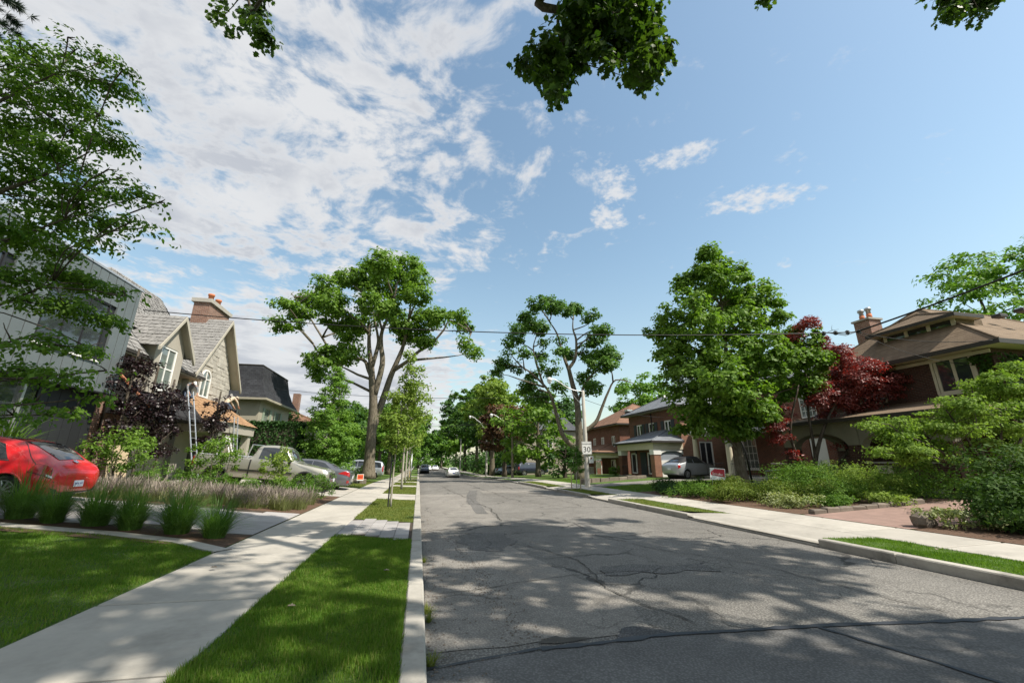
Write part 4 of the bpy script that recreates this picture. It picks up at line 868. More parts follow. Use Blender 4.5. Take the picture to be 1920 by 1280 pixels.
# --- left: hornbeam, sapling row
tree('hornbeam_tree', 'bright green pyramid-shaped hornbeam beside the grey sedan', (-6.6, 33.4, 0.45), [(-6.6, 33.4, 0.3), (-6.6, 33.4, 4), (-6.55, 33.3, 8.7)],
     cone_clumps((-6.55, 33.3), 1.2, 8.7, 3.25, 58, 21, 0.24, 0.95, 0.05), 24000, 0.17, 'leaf_bright', 'bark_grey', 0.14, 17, 'ovate', 0.42, 0.4, 55, 0.4, droop=-0.25)
tree('sapling', 'slender young street tree tied to a dark stake near the road', (-0.85, 15.6, 0.13), [(-0.85, 15.6, 0.1), (-0.83, 15.62, 1.6), (-0.72, 15.6, 3.4), (-0.55, 15.55, 5.6)],
     [(-0.75, 15.6, 2.2, 0.35), (-1.1, 15.7, 2.3, 0.35), (-0.4, 15.5, 2.4, 0.4), (-0.8, 15.5, 2.8, 0.5), (-1.1, 15.6, 3.0, 0.45), (-0.3, 15.6, 3.1, 0.45), (-0.7, 15.7, 3.5, 0.45), (-0.2, 15.5, 3.8, 0.42), (-0.9, 15.5, 3.9, 0.32), (-0.5, 15.6, 4.3, 0.4), (-0.05, 15.6, 4.4, 0.34), (-0.4, 15.5, 4.9, 0.34), (-0.75, 15.6, 4.7, 0.24), (-0.5, 15.6, 5.4, 0.24), (0.1, 15.5, 4.0, 0.25), (0.15, 15.6, 3.3, 0.25)],
     5200, 0.085, 'leaf_lime', 'bark_light', 0.035, 18, 'broad', 0.24, 0.7, 40, 0.2, group=None, r_end=0.01, autor=0.012, flare=0.1)
stake = thing('tree_stake', 'dark stake standing close beside the nearest street sapling', 'stake', (-0.93, 15.5, 0.13))
q = MB(); q.tube([(0, 0, -0.1), (0.01, 0, 1.75)], 0.024, 8); q.build('pole', 'black_metal', stake); q = MB(); q.lathe((0.05, 0.05, 1.5), [(0.075, -0.02), (0.085, 0), (0.075, 0.02)], 12); q.build('tie', 'rubber', stake)
for i, (x, y, h, s_) in enumerate([(-0.85, 25.0, 6.4, 31), (-0.9, 33.0, 6.6, 32), (-0.9, 41.5, 6.8, 33), (-1.0, 51.0, 7.5, 34), (-1.0, 61.0, 8.0, 35)]):
    z = float(gz(x, y)); nth = ('second', 'third', 'fourth', 'fifth', 'farthest')[i]
    tree('sapling', f'{nth} young street tree along the left kerb', (x, y, z), [(x, y, z - 0.1), (x, y, z + h * 0.5), (x + 0.05, y, z + h * 0.95)],
         oval_clumps((x, y, z + h * 0.62), 1.15 + 0.1 * i, h * 0.36, 16, s_, 0.34), 2600, 0.13 + 0.02 * i, 'leaf_lime' if i < 2 else 'leaf_bright', 'bark_light', 0.06, s_, 'broad', 0.35, 0.6, 40, 0.25, autor=0.015, flare=0.1)
tree('sapling', 'small young maple between two wooden stakes on the right boulevard', (8.45, 22.3, 0.16), [(8.45, 22.3, 0.1), (8.46, 22.3, 1.0), (8.5, 22.3, 2.2)],
     [(8.45, 22.3, 1.3, 0.3), (8.3, 22.3, 1.6, 0.34), (8.65, 22.25, 1.6, 0.3), (8.5, 22.3, 1.95, 0.34), (8.5, 22.3, 2.3, 0.2), (8.75, 22.3, 1.2, 0.2)], 1500, 0.09, 'leaf_maple', 'bark_light', 0.018, 19, 'broad', 0.2, 0.7, 40, 0.2, autor=0.008, flare=0)
for i, (x, w_) in enumerate(((8.2, 'left'), (8.72, 'right'))):
    q = MB(); q.box(-0.02, 0.02, -0.02, 0.02, -0.1, 1.15, 0.006); tag(q.build('tree_stake', 'stake_wood', None, loc=(x, 22.4, 0.16)), f'{w_} wooden stake of the small staked maple', 'stake', 'stakes of the small maple')

# --- trees farther along the street
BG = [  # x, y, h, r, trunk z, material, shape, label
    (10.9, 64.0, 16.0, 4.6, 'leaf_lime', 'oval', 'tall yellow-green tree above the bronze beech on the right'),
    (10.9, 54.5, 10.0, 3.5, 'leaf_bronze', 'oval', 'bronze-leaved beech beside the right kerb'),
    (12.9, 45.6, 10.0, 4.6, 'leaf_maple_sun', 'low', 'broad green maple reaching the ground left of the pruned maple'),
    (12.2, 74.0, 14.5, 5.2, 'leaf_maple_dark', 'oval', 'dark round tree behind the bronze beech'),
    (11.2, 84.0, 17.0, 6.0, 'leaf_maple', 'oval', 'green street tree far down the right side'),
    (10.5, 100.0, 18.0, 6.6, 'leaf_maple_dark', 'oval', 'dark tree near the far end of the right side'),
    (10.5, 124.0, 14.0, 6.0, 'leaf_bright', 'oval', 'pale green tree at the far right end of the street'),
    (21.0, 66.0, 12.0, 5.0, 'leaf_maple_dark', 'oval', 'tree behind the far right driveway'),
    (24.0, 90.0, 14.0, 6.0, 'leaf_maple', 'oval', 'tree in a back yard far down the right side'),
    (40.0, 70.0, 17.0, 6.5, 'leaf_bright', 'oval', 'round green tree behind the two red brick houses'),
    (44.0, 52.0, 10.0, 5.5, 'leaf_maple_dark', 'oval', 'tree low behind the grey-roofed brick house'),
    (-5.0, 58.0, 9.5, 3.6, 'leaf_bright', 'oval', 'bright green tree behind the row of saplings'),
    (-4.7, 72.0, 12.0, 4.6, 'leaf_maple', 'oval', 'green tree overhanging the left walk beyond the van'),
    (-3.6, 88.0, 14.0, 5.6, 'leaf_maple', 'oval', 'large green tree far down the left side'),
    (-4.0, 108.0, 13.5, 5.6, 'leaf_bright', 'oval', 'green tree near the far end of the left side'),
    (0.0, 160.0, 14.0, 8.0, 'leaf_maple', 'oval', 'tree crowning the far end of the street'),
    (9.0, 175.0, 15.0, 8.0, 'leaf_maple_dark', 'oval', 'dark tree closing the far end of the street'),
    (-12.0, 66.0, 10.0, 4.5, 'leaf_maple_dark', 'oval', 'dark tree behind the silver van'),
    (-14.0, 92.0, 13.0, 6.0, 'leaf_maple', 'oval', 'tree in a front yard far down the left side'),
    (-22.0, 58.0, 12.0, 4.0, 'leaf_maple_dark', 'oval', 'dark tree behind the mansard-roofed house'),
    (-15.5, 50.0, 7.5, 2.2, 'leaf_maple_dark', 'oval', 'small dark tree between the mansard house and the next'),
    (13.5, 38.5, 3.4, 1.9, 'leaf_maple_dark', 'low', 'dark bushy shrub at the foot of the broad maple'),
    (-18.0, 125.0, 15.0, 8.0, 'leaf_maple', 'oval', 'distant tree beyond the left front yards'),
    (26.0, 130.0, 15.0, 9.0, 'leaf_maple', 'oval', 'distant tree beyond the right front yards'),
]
for i, (x, y, h, r_, lm, kind, lab) in enumerate(BG):
    z = float(gz(x, y)); D = math.hypot(x, y); lf = 0.17 + 0.0042 * D
    cz = z + (h * 0.62 if kind == 'oval' else h * 0.52)
    cl_ = oval_clumps((x, y, cz), r_, h * (0.36 if kind == 'oval' else 0.44), 26, 50 + i, 0.30)
    tree('tree', lab, (x, y, z), [(x, y, z - 0.2), (x, y, z + h * 0.4), (x + 0.2, y, z + h * 0.8)], cl_, int(min(17000, 1.9 * r_ * h * 55 / lf * 0.42)), lf, lm, 'bark_dark' if i % 2 else 'bark_grey', 0.15 + h * 0.014, 70 + i, 'broad', 0.55 + r_ * 0.06, 0.6, 45, 0.45, autor=0.06, twigs=False)

def far_wood(label, x0, x1, y0, y1, n, h, seed, lf=1.1, m='leaf_maple'):
    rng = np.random.default_rng(seed); nc = max(12, int((x1 - x0) / 5)); cx = rng.uniform(x0, x1, nc); cy = rng.uniform(y0, y1, nc); hh = h * rng.uniform(0.65, 1.1, nc)
    I = rng.integers(0, nc, n); d = sphere_dirs(rng, n); r_ = 6.0 * rng.uniform(0.7, 1.05, n); P = np.stack([cx[I] + d[:, 0] * r_, cy[I] + d[:, 1] * r_ * 0.6, hh[I] * 0.5 + d[:, 2] * hh[I] * 0.5 - 0.3], 1)
    V, F = leaves(P, d + rng.normal(size=(n, 3)) * 0.4 + np.array([0, 0, 0.5]), lf, 'broad', rng); tag(link('far_trees', np_mesh('far_trees', V, F, 3, m)), label, 'trees', None, 'stuff')
far_wood('mass of distant trees closing the end of the street', -60, 70, 190, 215, 9000, 15, 1, 1.2, 'leaf_maple')
far_wood('mass of trees behind the left back yards', -70, -24, 60, 170, 8000, 11, 2, 0.9, 'leaf_maple_dark')
far_wood('mass of trees behind the right back yards', 34, 120, 75, 170, 8000, 12, 3, 0.9, 'leaf_maple_dark')
far_wood('shrubs and low trees along the far left front yards', -14, -5.5, 62, 150, 7000, 4.2, 4, 0.5, 'leaf_maple')
far_wood('shrubs and low trees along the far right front yards', 13, 22, 66, 150, 7000, 4.2, 5, 0.5, 'leaf_maple_dark')
# --- left foreground tree (trunk just outside the frame)
tree('zelkova_tree', 'fine-leaved tree reaching in from the left edge', (-8.7, 7.6, 0.5), [(-8.7, 7.6, 0.3), (-8.6, 7.6, 3.0), (-8.6, 7.6, 5.6), (-8.5, 7.6, 8.0)],
     LEFT, 20000, 0.085, 'leaf_airy', 'bark_dark', 0.16, 22, 'ovate', 0.34, 0.16, 26, 0.15, droop=0.35, autor=0.010, limbs=[
        ([(-8.6, 7.6, 2.6), (-7.6, 7.7, 3.4), (-6.8, 7.7, 3.9), (-6.0, 7.6, 4.4)], 0.05, 0.010), ([(-8.55, 7.6, 3.6), (-7.4, 7.4, 4.6), (-6.6, 7.4, 5.0), (-5.9, 7.3, 5.4)], 0.05, 0.010),
        ([(-8.5, 7.6, 4.8), (-7.4, 7.8, 6.0), (-6.8, 7.8, 6.5), (-6.2, 7.7, 7.0)], 0.05, 0.010), ([(-8.4, 7.6, 6.2), (-7.7, 7.4, 7.2), (-7.2, 7.4, 7.9), (-6.8, 7.4, 8.4)], 0.04, 0.01)])

# --- overhead canopy of the two street maples the photographer stands under
_f, _p, _y = 410.67, R(16.357), R(12.302)
_FW = np.array([math.sin(_y) * math.cos(_p), math.cos(_y) * math.cos(_p), math.sin(_p)]); _RT = np.array([math.cos(_y), -math.sin(_y), 0]); _UP = np.cross(_RT, _FW)
def outside_view(P):
    """crown trimmed to the camera frame: unseen leaves stay and shade the foreground"""
    v = P - np.array([0, 0, 1.6]); z = v @ _FW; a = _f * (v @ _RT) / np.maximum(z, 1e-3); b = _f * (v @ _UP) / np.maximum(z, 1e-3)
    return (z < 0.3) | (np.abs(a) > 560) | (b > 372) | (b < -372)
def canopy_tree(name, label, base, trunk, centre, rad, nclump, n, tips, tip_n, seed, limbs):
    rng = np.random.default_rng(seed); rnd = random.Random(seed); root = thing(name, label, 'tree', base)
    b = MB(); taper_path(b, trunk, 0.42, 0.15, 12, 0.35)
    for pts, ra, rb in limbs: taper_path(b, pts, ra, rb, 8)
    d = sphere_dirs(rng, nclump); cl_ = np.array(centre) + d * np.array(rad) * (0.35 + 0.65 * rng.random((nclump, 1)) ** 0.5)
    cl_ = cl_[outside_view(cl_)]; C4 = [(c[0], c[1], c[2], rng.uniform(0.8, 1.5)) for c in cl_]
    nodes = [Vector(p) for p in smooth_path(trunk)[6:]] + [q for pts, _, _ in limbs for q in smooth_path(pts)]
    for c in C4:
        cv = Vector(c[:3]); best = min(nodes, key=lambda p: (p - cv).length)
        mid = np.array([(best + (cv - best) * t)[:] for t in (0.3, 0.6, 0.9)])
        if outside_view(mid).all(): limb(b, best, cv, 0.05, 0.015, rnd, 0.08, 4, 0.1, 5)
    for c in tips[::2]:
        cv = Vector(c[:3]); best = min(nodes, key=lambda p: (p - cv).length); limb(b, best, cv, 0.018, 0.006, rnd, 0.12, 4, 0, 5)
    b.build('trunk', 'bark_dark', root, True, True)
    foliage('crown', 'leaf_maple', C4, n, 0.24, rng, root, 'broad', 0.55, 0.55, 45, 0.3, keep=outside_view)
    foliage('low_branch_leaves', 'leaf_backlit', tips, tip_n, 0.135, rng, root, 'maple', 0.26, 0.7, 26, 0.2)
    return root
canopy_tree('maple_tree', 'overhanging maple whose leafy branch hangs in at the top', (10.4, -3.0, 0.2), [(10.4, -3.0, 0.0), (10.2, -2.8, 4), (9.6, -2.2, 8), (9.0, -1.6, 12), (8.6, -1.4, 15)],
    (6.5, 0.5, 14.0), (9.0, 7.0, 4.2), 95, 30000, BR1 + BR3, 7600, 41, [
        ([(9.7, -2.2, 7.6), (7.0, 1.0, 10.0), (4.0, 4.6, 11.9), (2.12, 6.5, 11.85), (2.55, 6.4, 11.38), (3.03, 6.3, 11.52), (3.61, 6.17, 11.36), (3.73, 6.15, 10.9)], 0.16, 0.03),
        ([(2.55, 6.4, 11.42), (2.45, 6.43, 11.03), (2.52, 6.41, 10.5), (2.58, 6.4, 10.07)], 0.045, 0.015),
        ([(9.6, -2.2, 8.2), (11.5, 2.0, 11.5), (12.8, 5.0, 13.6)], 0.14, 0.03), ([(9.2, -1.8, 11), (5, -1, 14), (1.0, -0.5, 15.5)], 0.14, 0.04), ([(9.0, -1.6, 12), (12, 1, 15), (14, 1.5, 16)], 0.12, 0.04)])
canopy_tree('maple_tree', 'maple beside the left walk with a branch at the top left', (-8.0, -4.0, 0.5), [(-8.0, -4.0, 0.3), (-7.8, -3.6, 4), (-7.2, -2.8, 8), (-6.6, -2.0, 12), (-6.2, -1.6, 15)],
    (-2.2, 1.0, 14.2), (7.0, 6.5, 3.8), 70, 21000, BR2, 850, 42, [
        ([(-6.4, -1.8, 13.5), (-6.2, 2.5, 16.5), (-5.9, 6.6, 16.6), (-5.5, 8.8, 14.6), (-5.0, 9.2, 12.9)], 0.12, 0.03), ([(-7.0, -2.4, 9.5), (-2, -1, 13), (2, 0, 14.5)], 0.14, 0.04)])
# pine bough at the top left corner
pine = thing('pine_tree', 'dark pine bough at the top left corner', 'tree', (-10.6, 4.2, 0.6)); q = MB()
taper_path(q, [(-10.6, 4.2, 0.4), (-10.6, 4.2, 6), (-10.5, 4.3, 14)], 0.2, 0.06, 8, 0.3)
taper_path(q, [(-10.55, 4.25, 10.4), (-10.2, 7.0, 11.1), (-9.4, 9.1, 11.45)], 0.05, 0.008, 6); taper_path(q, [(-10.55, 4.25, 9.9), (-10.3, 7.0, 10.5), (-9.45, 9.1, 10.85)], 0.05, 0.008, 6)
q.build('trunk', 'bark_dark', pine, True, True)
def pine_needles():
    rng = np.random.default_rng(5); P = []; T = []
    for a, b_ in (((-10.3, 6.8, 11.1), (-9.35, 9.15, 11.45)), ((-10.3, 7.0, 10.5), (-9.4, 9.15, 10.85)), ((-10.2, 7.4, 11.2), (-9.6, 9.3, 11.25)), ((-10.2, 7.6, 10.6), (-9.7, 9.2, 10.65)), ((-10.3, 7.2, 11.3), (-9.8, 9.2, 11.75))):
        a = np.array(a); b_ = np.array(b_); ax = (b_ - a) / np.linalg.norm(b_ - a)
        for k in range(34):
            t = 0.25 + 0.75 * rng.random(); c = a + (b_ - a) * t + rng.normal(size=3) * 0.05 * (1.2 - t)
            m = 60; dd = sphere_dirs(rng, m) + ax * 0.9; P.append(np.repeat(c[None], m, 0)); T.append(dd)
    P = np.concatenate(P); T = np.concatenate(T); N = np.cross(T, rng.normal(size=T.shape))
    off = np.array(base_of(pine)); V, F = leaves(P - off, N, 0.15, 'needle', rng, T); link('needles', np_mesh('needles', V, F, 3, 'leaf_pine'), None, pine)
pine_needles()

# ------------------------------------------------------------------ shrubs, hedges, grasses
def shrub(name, label, x, y, r_, h, lm, n, leaf, seed, shape='ovate', flat=0.6, group=None, stems=5, kind='ball', per=40, subr=None, cat='shrub'):
    z = float(gz(x, y)); rng = np.random.default_rng(seed); rnd = random.Random(seed); root = thing(name, label, cat, (x, y, z), 0, group)
    if kind == 'ball': C_ = oval_clumps((x, y, z + h * 0.52), r_, h * 0.46, 12, seed, 0.42)
    elif kind == 'spread': C_ = [(x + r_ * rnd.uniform(-.9, .9), y + r_ * rnd.uniform(-.9, .9), z + h * rnd.uniform(0.25, 0.85), r_ * rnd.uniform(0.25, 0.42), 0.55) for _ in range(14)]
    else: C_ = oval_clumps((x, y, z + h * 0.62), r_, h * 0.38, 12, seed, 0.36)
    b = MB()
    for i in range(stems):
        c = C_[(i * 3) % len(C_)]; limb(b, (x + rnd.uniform(-.06, .06), y + rnd.uniform(-.06, .06), z - 0.05), c[:3], 0.012 + 0.006 * h, 0.005, rnd, 0.10, 5, 0, 5)
    b.build('stem', 'bark_dark' if kind != 'multi' else 'bark_grey', root, True, True)
    foliage('foliage', lm, C_, n, leaf, rng, root, shape, subr or max(0.16, r_ * 0.28), flat, per, 0.5)
    return root
# left: serviceberries, low mounds, beeches, hedge
shrub('serviceberry', 'leafy serviceberry before the brick corner of the shingled house', -10.2, 17.6, 0.95, 2.1, 'leaf_maple_sun', 2700, 0.10, 201, kind='multi', stems=7)
shrub('serviceberry', 'leafy serviceberry behind the pickup bed', -7.5, 18.4, 0.85, 2.0, 'leaf_maple_sun', 2300, 0.10, 202, kind='multi', stems=7)
shrub('serviceberry', 'small multi-stemmed serviceberry in front of the pickup door', -5.45, 18.6, 0.72, 1.85, 'leaf_lime', 1500, 0.10, 203, kind='multi', stems=6)
for i, (x, y, r_, h, lab) in enumerate([(-9.3, 17.6, 0.6, 0.8, 'round green mound at the foot of the left serviceberry'), (-8.3, 17.9, 0.55, 0.75, 'green mound left of the pickup rear wheel'), (-7.2, 17.6, 0.55, 0.7, 'green mound below the pickup rear wheel'),
        (-6.3, 17.8, 0.5, 0.65, 'green mound left of the small serviceberry'), (-4.9, 17.9, 0.55, 0.72, 'green mound right of the small serviceberry'), (-4.25, 18.1, 0.62, 0.85, 'large green mound at the pickup front wheel'), (-3.75, 18.8, 0.55, 0.9, 'tallest green mound beside the sidewalk'), (-3.9, 17.2, 0.45, 0.6, 'low green mound nearest the sidewalk and lavender')]):
    shrub('spirea_shrub', lab, x, y, r_, h, 'leaf_box', 2300, 0.060, 210 + i, 'ovate', group='green mounds before the pickup', stems=4)
for i, (x, y, h, r_, lab) in enumerate([(-11.5, 19.2, 5.6, 0.72, 'tall purple beech column at the brick corner'), (-11.5, 20.7, 5.2, 0.78, 'tall purple beech column below the dormer'), (-11.6, 22.3, 4.9, 0.72, 'tall purple beech column left of the ladder'), (-10.7, 25.0, 4.8, 0.75, 'tall purple beech column right of the ladder')]):
    z = float(gz(x, y))
    tree('purple_beech', lab, (x, y, z), [(x, y, z - 0.1), (x, y, z + h * 0.5), (x, y, z + h * 0.95)], oval_clumps((x, y, z + h * 0.56), r_, h * 0.43, 26, 230 + i, 0.38), 2900, 0.10, 'leaf_purple', 'bark_dark', 0.05, 240 + i, 'broad', 0.26, 0.7, 36, 0.3, group='purple beeches along the house front', autor=0.02, flare=0.1)
def hedge(name, label, x0, x1, y0, y1, h, lm, n, leaf, seed):
    z = float(gz((x0 + x1) / 2, (y0 + y1) / 2)); rng = np.random.default_rng(seed); root = thing(name, label, 'hedge', ((x0 + x1) / 2, (y0 + y1) / 2, z)); off = np.array(base_of(root))
    P = np.stack([rng.uniform(x0, x1, n), rng.uniform(y0, y1, n), z + rng.uniform(0.05, h, n)], 1); face = rng.integers(0, 4, n); N = np.zeros((n, 3)); d = np.abs(rng.normal(0, 0.12, n))
    for k, (ax, v, sg) in enumerate(((0, x1, 1), (1, y0, -1), (2, z + h, 1), (1, y1, 1))): s_ = face == k; P[s_, ax] = v - sg * d[s_]; N[s_, ax] = sg
    P += rng.normal(size=P.shape) * 0.05; N += rng.normal(size=N.shape) * 0.5; V, F = leaves(P - off, N, leaf, 'broad', rng)
    link('foliage', np_mesh('foliage', V, F, 3, lm), None, root); q = MB(); q.box(x0 + 0.15, x1 - 0.15, y0 + 0.15, y1 - 0.15, z - 0.1, z + h - 0.2); q.build('branches', 'bark_dark', root, False, True)
hedge('hedge', 'dark clipped tall hedge behind the pickup cab', -13.0, -8.6, 33.2, 34.6, 3.7, 'leaf_hedge', 9000, 0.16, 251)
# right beds
RS = [(12.4, 18.4, 0.75, 0.6, 'leaf_rhodo', 'spread', 'dark low shrub at the left end of the right bed'), (11.9, 17.2, 0.85, 0.55, 'leaf_hedge', 'spread', 'dark green juniper left of the red sign'), (14.0, 17.8, 0.8, 0.7, 'leaf_rhodo', 'spread', 'green shrub behind the red yard sign'),
      (11.7, 15.4, 0.85, 0.6, 'leaf_box', 'spread', 'low juniper at the sidewalk below the red sign'), (13.1, 15.3, 1.0, 0.85, 'leaf_gold', 'spread', 'golden juniper at the foot of the cone-shaped maple'), (11.8, 13.6, 0.9, 0.62, 'leaf_gold', 'spread', 'golden juniper spreading at the sidewalk'), (13.4, 13.5, 1.0, 0.95, 'leaf_gold', 'spread', 'golden juniper in the middle of the right bed'),
      (15.2, 14.4, 1.25, 1.35, 'leaf_box', 'ball', 'large round green shrub in the middle of the right bed'), (16.8, 15.2, 1.1, 1.2, 'leaf_rhodo', 'ball', 'dark round shrub under the red maple'), (14.4, 12.4, 0.8, 0.95, 'leaf_box', 'ball', 'round green shrub nearest the brown driveway'), (16.4, 12.8, 1.1, 1.35, 'leaf_lime', 'ball', 'feathery light green shrub before the house number'), (17.6, 12.2, 0.9, 1.25, 'leaf_bright', 'ball', 'bright green shrub at the end of the brown driveway'),
      (11.9, 11.9, 0.6, 0.5, 'leaf_pale', 'spread', 'variegated pale shrub at the corner of sidewalk and driveway'), (13.0, 11.2, 0.5, 0.45, 'leaf_box', 'spread', 'small green mound on the stone border'), (15.0, 11.4, 0.7, 0.55, 'leaf_lime', 'spread', 'pale ground plant along the stone border'),
      (13.1, 7.0, 1.0, 1.35, 'leaf_rhodo', 'ball', 'dark rhododendron left of the dogwood trunk'), (14.9, 7.3, 1.2, 1.7, 'leaf_rhodo', 'ball', 'tall dark rhododendron below the dogwood'), (16.8, 7.0, 1.2, 1.6, 'leaf_rhodo', 'ball', 'dark shrub right of the dogwood trunk'), (12.3, 6.2, 0.75, 0.7, 'leaf_rhodo', 'spread', 'low dark shrub beside the right sidewalk'),
      (11.6, 7.3, 0.45, 0.5, 'leaf_pale', 'spread', 'variegated sprig at the boulder'), (12.4, 5.4, 0.75, 0.85, 'leaf_pale', 'spread', 'cream variegated shrub at the right edge'), (14.5, 5.2, 1.1, 1.3, 'leaf_box', 'ball', 'green shrub at the far right edge')]
for i, (x, y, r_, h, lm, kd, lab) in enumerate(RS):
    shrub('shrub', lab, x - (0.25 if y > 10 else 0.1), y, r_ * 1.22, h * (0.68 if y > 9 else 0.8), lm, int(6200 * r_ ** 1.5), 0.072 if lm != 'leaf_rhodo' else 0.10, 300 + i, 'ovate', 0.5, group='shrubs in the right front beds', stems=4, kind=kd)
bq = MB(); bq.lathe((0, 0, 0), [(0.16, -0.05), (0.24, 0.08), (0.22, 0.22), (0.10, 0.32)], 9); rnd_ = random.Random(4); bq.v = [(a * 1.2 + rnd_.uniform(-.03, .03), b_ * 0.8 + rnd_.uniform(-.03, .03), c + rnd_.uniform(-.02, .02)) for a, b_, c in bq.v]
tag(bq.build('boulder', 'rock', None, loc=G(11.1, 7.75)), 'small dark boulder at the corner of the brown driveway', 'boulder')

def blade_clump(n, h, spread, width, rng, arch=0.9, segs=4):
    a = rng.uniform(0, 2 * np.pi, n); r0 = spread * 0.26 * np.sqrt(rng.random(n)); q_ = rng.random(n) ** 0.75; hh = h * (1.12 - 0.42 * q_) * rng.uniform(0.45, 1.1, n); out = spread * (0.12 + 1.0 * q_) * rng.uniform(0.7, 1.25, n)
    a2 = a + rng.normal(0, 0.5, n); V = []; t = np.linspace(0, 1, segs + 1)
    x = r0[:, None] * np.cos(a)[:, None] + out[:, None] * np.cos(a2)[:, None] * t ** 1.5; y = r0[:, None] * np.sin(a)[:, None] + out[:, None] * np.sin(a2)[:, None] * t ** 1.5
    z = hh[:, None] * (1.25 * t - (0.30 + 0.42 * q_[:, None]) * arch * t ** 2.4)
    w_ = width * (1 - t ** 2 * 0.95)[None, :] * rng.uniform(0.7, 1.2, n)[:, None] / 2; px = -np.sin(a2)[:, None] * w_; py = np.cos(a2)[:, None] * w_
    L = np.stack([x - px, y - py, z], 2); R__ = np.stack([x + px, y + py, z], 2); V = np.stack([L, R__], 2).reshape(n, -1, 3); k = 2 * (segs + 1)
    f = np.array([(2 * i, 2 * i + 1, 2 * i + 3, 2 * i + 2) for i in range(segs)]); F = (np.arange(n) * k)[:, None, None] + f[None]
    return V.reshape(-1, 3), F.reshape(-1, 4)
gm = []
for s_ in range(5):
    V, F = blade_clump(640 + 90 * s_, 1.02, 0.60, 0.009, np.random.default_rng(400 + s_), 1.0, 6); gm.append(np_mesh('blades', V, F, 4, 'leaf_tallgrass'))
GR = [(-3.75, 9.62, 1.0), (-4.5, 9.86, 1.12), (-5.35, 9.98, 0.92), (-6.1, 10.22, 1.1), (-6.85, 10.3, 0.9), (-7.55, 10.5, 1.08), (-8.3, 10.5, 0.95), (-9.1, 10.62, 1.1), (-9.8, 10.6, 1.0)]
nth = ['nearest the sidewalk', 'second from the sidewalk', 'third from the sidewalk', 'fourth from the sidewalk', 'fifth from the sidewalk', 'sixth from the sidewalk', 'seventh from the sidewalk', 'eighth from the sidewalk', 'farthest from the sidewalk']
for i, (x, y, s_) in enumerate(GR):
    t = thing('ornamental_grass', f'arching ornamental grass clump, {nth[i]}', 'grass clump', G(x, y), i * 1.3, 'ornamental grass clumps along the lawn edging')
    link('blades', gm[(i * 2) % 5], None, t, None, (0.05 * math.sin(i * 2.1), 0.06 * math.cos(i * 3.3), 0), (s_ * 1.12, s_ * 1.12, s_ * (0.86 + 0.07 * (i % 3))))
fm, F4 = None, None
V, F = blade_clump(160, 0.55, 0.28, 0.012, np.random.default_rng(420), 0.6); tm = np_mesh('blades', V, F, 4, 'grass')
for i, (x, y) in enumerate([(-8.0, 19.2), (-7.3, 19.3), (-6.6, 19.3), (-5.9, 19.4), (-5.2, 19.4), (-4.6, 19.4)]):
    t = thing('grass_tuft', f'bright grass tuft under the pickup side, {("first", "second", "third", "fourth", "fifth", "sixth")[i]} from the left', 'grass tuft', G(x, y), i, 'grass tufts beside the pickup'); link('blades', tm, None, t)
def lavender():
    rng = np.random.default_rng(43); nt = 230; tx = rng.uniform(-10.6, -3.5, nt); ty = np.interp(tx, [-14, -3.2], [14.95, 14.05]) + rng.uniform(0.05, 2.2, nt)
    th = rng.uniform(0.55, 1.15, nt); kind = rng.random(nt); k = 62; I = np.repeat(np.arange(nt), k); n = nt * k
    a = rng.uniform(0, 6.28, n); q = np.sqrt(rng.random(n)); x = tx[I] + 0.20 * q * np.cos(a); y = ty[I] + 0.20 * q * np.sin(a); z = gz(x, y) - 0.02
    h = rng.uniform(0.30, 0.62, n) * th[I]; lx = 0.34 * q * np.cos(a) * h * 1.6 + rng.normal(-0.05, 0.05, n) + 0.10; ly = 0.34 * q * np.sin(a) * h * 1.6 + rng.normal(0, 0.06, n)
    for nm, m, t0, t1, w_, lab, sel in (('lavender', 'lavender', 0.55, 1.0, 0.017, 'grey-mauve feathery flower spikes in a strip', kind[I] < 0.72), ('lavender_foliage', 'lavender_leaf', 0.0, 0.72, 0.020, 'grey-green tufted foliage in a strip', kind[I] >= -1)):
        xs, ys, zs, hs, ls, l2, aa = (v[sel] for v in (x, y, z, h, lx, ly, a)); N_ = len(xs); V = np.empty((N_, 4, 3))
        for j, (t, s_) in enumerate(((t0, -1), (t0, 1), (t1, 0.3), (t1, -0.3))):
            V[:, j] = np.stack([xs + ls * t * t + s_ * w_ / 2 * np.cos(aa + 1.5), ys + l2 * t * t + s_ * w_ / 2 * np.sin(aa + 1.5), zs + hs * t], 1)
        tag(link(nm, np_mesh(nm, V.reshape(-1, 3), np.arange(4 * N_).reshape(-1, 4), 4, m)), lab, 'lavender', None, 'stuff')
lavender()
# yucca-like plant behind the red car
yu = thing('palm_plant', 'spiky palm-like plant behind the red car', 'plant', G(-10.9, 13.9)); rng_ = np.random.default_rng(6); V, F = blade_clump(110, 1.5, 0.95, 0.045, rng_, 0.8, 5); V[:, 2] += 0.9
link('fronds', np_mesh('fronds', V, F, 4, 'leaf_bright'), None, yu); q = MB(); q.tube([(0, 0, -0.1), (0, 0, 1.0)], [0.07, 0.05], 8); q.build('stem', 'bark_dark', yu)
V, F = blade_clump(70, 0.13, 0.09, 0.006, np.random.default_rng(430), 0.9); wm = np_mesh('blades', V, F, 4, 'grass_dry')
for i, (x, y) in enumerate([(0.2, 5.0), (0.19, 5.25), (0.2, 4.02), (0.19, 7.7)]):
    t = thing('weed_tuft', ['larger weed tuft in the left gutter', 'smaller weed tuft behind it in the left gutter', 'weed tuft at the tar seam in the left gutter', 'farthest weed tuft in the left gutter'][i], 'weed', (x, y, 0.0), i, 'weeds in the gutter'); link('blades', wm, None, t, None, None, (1, 1.5, 1))
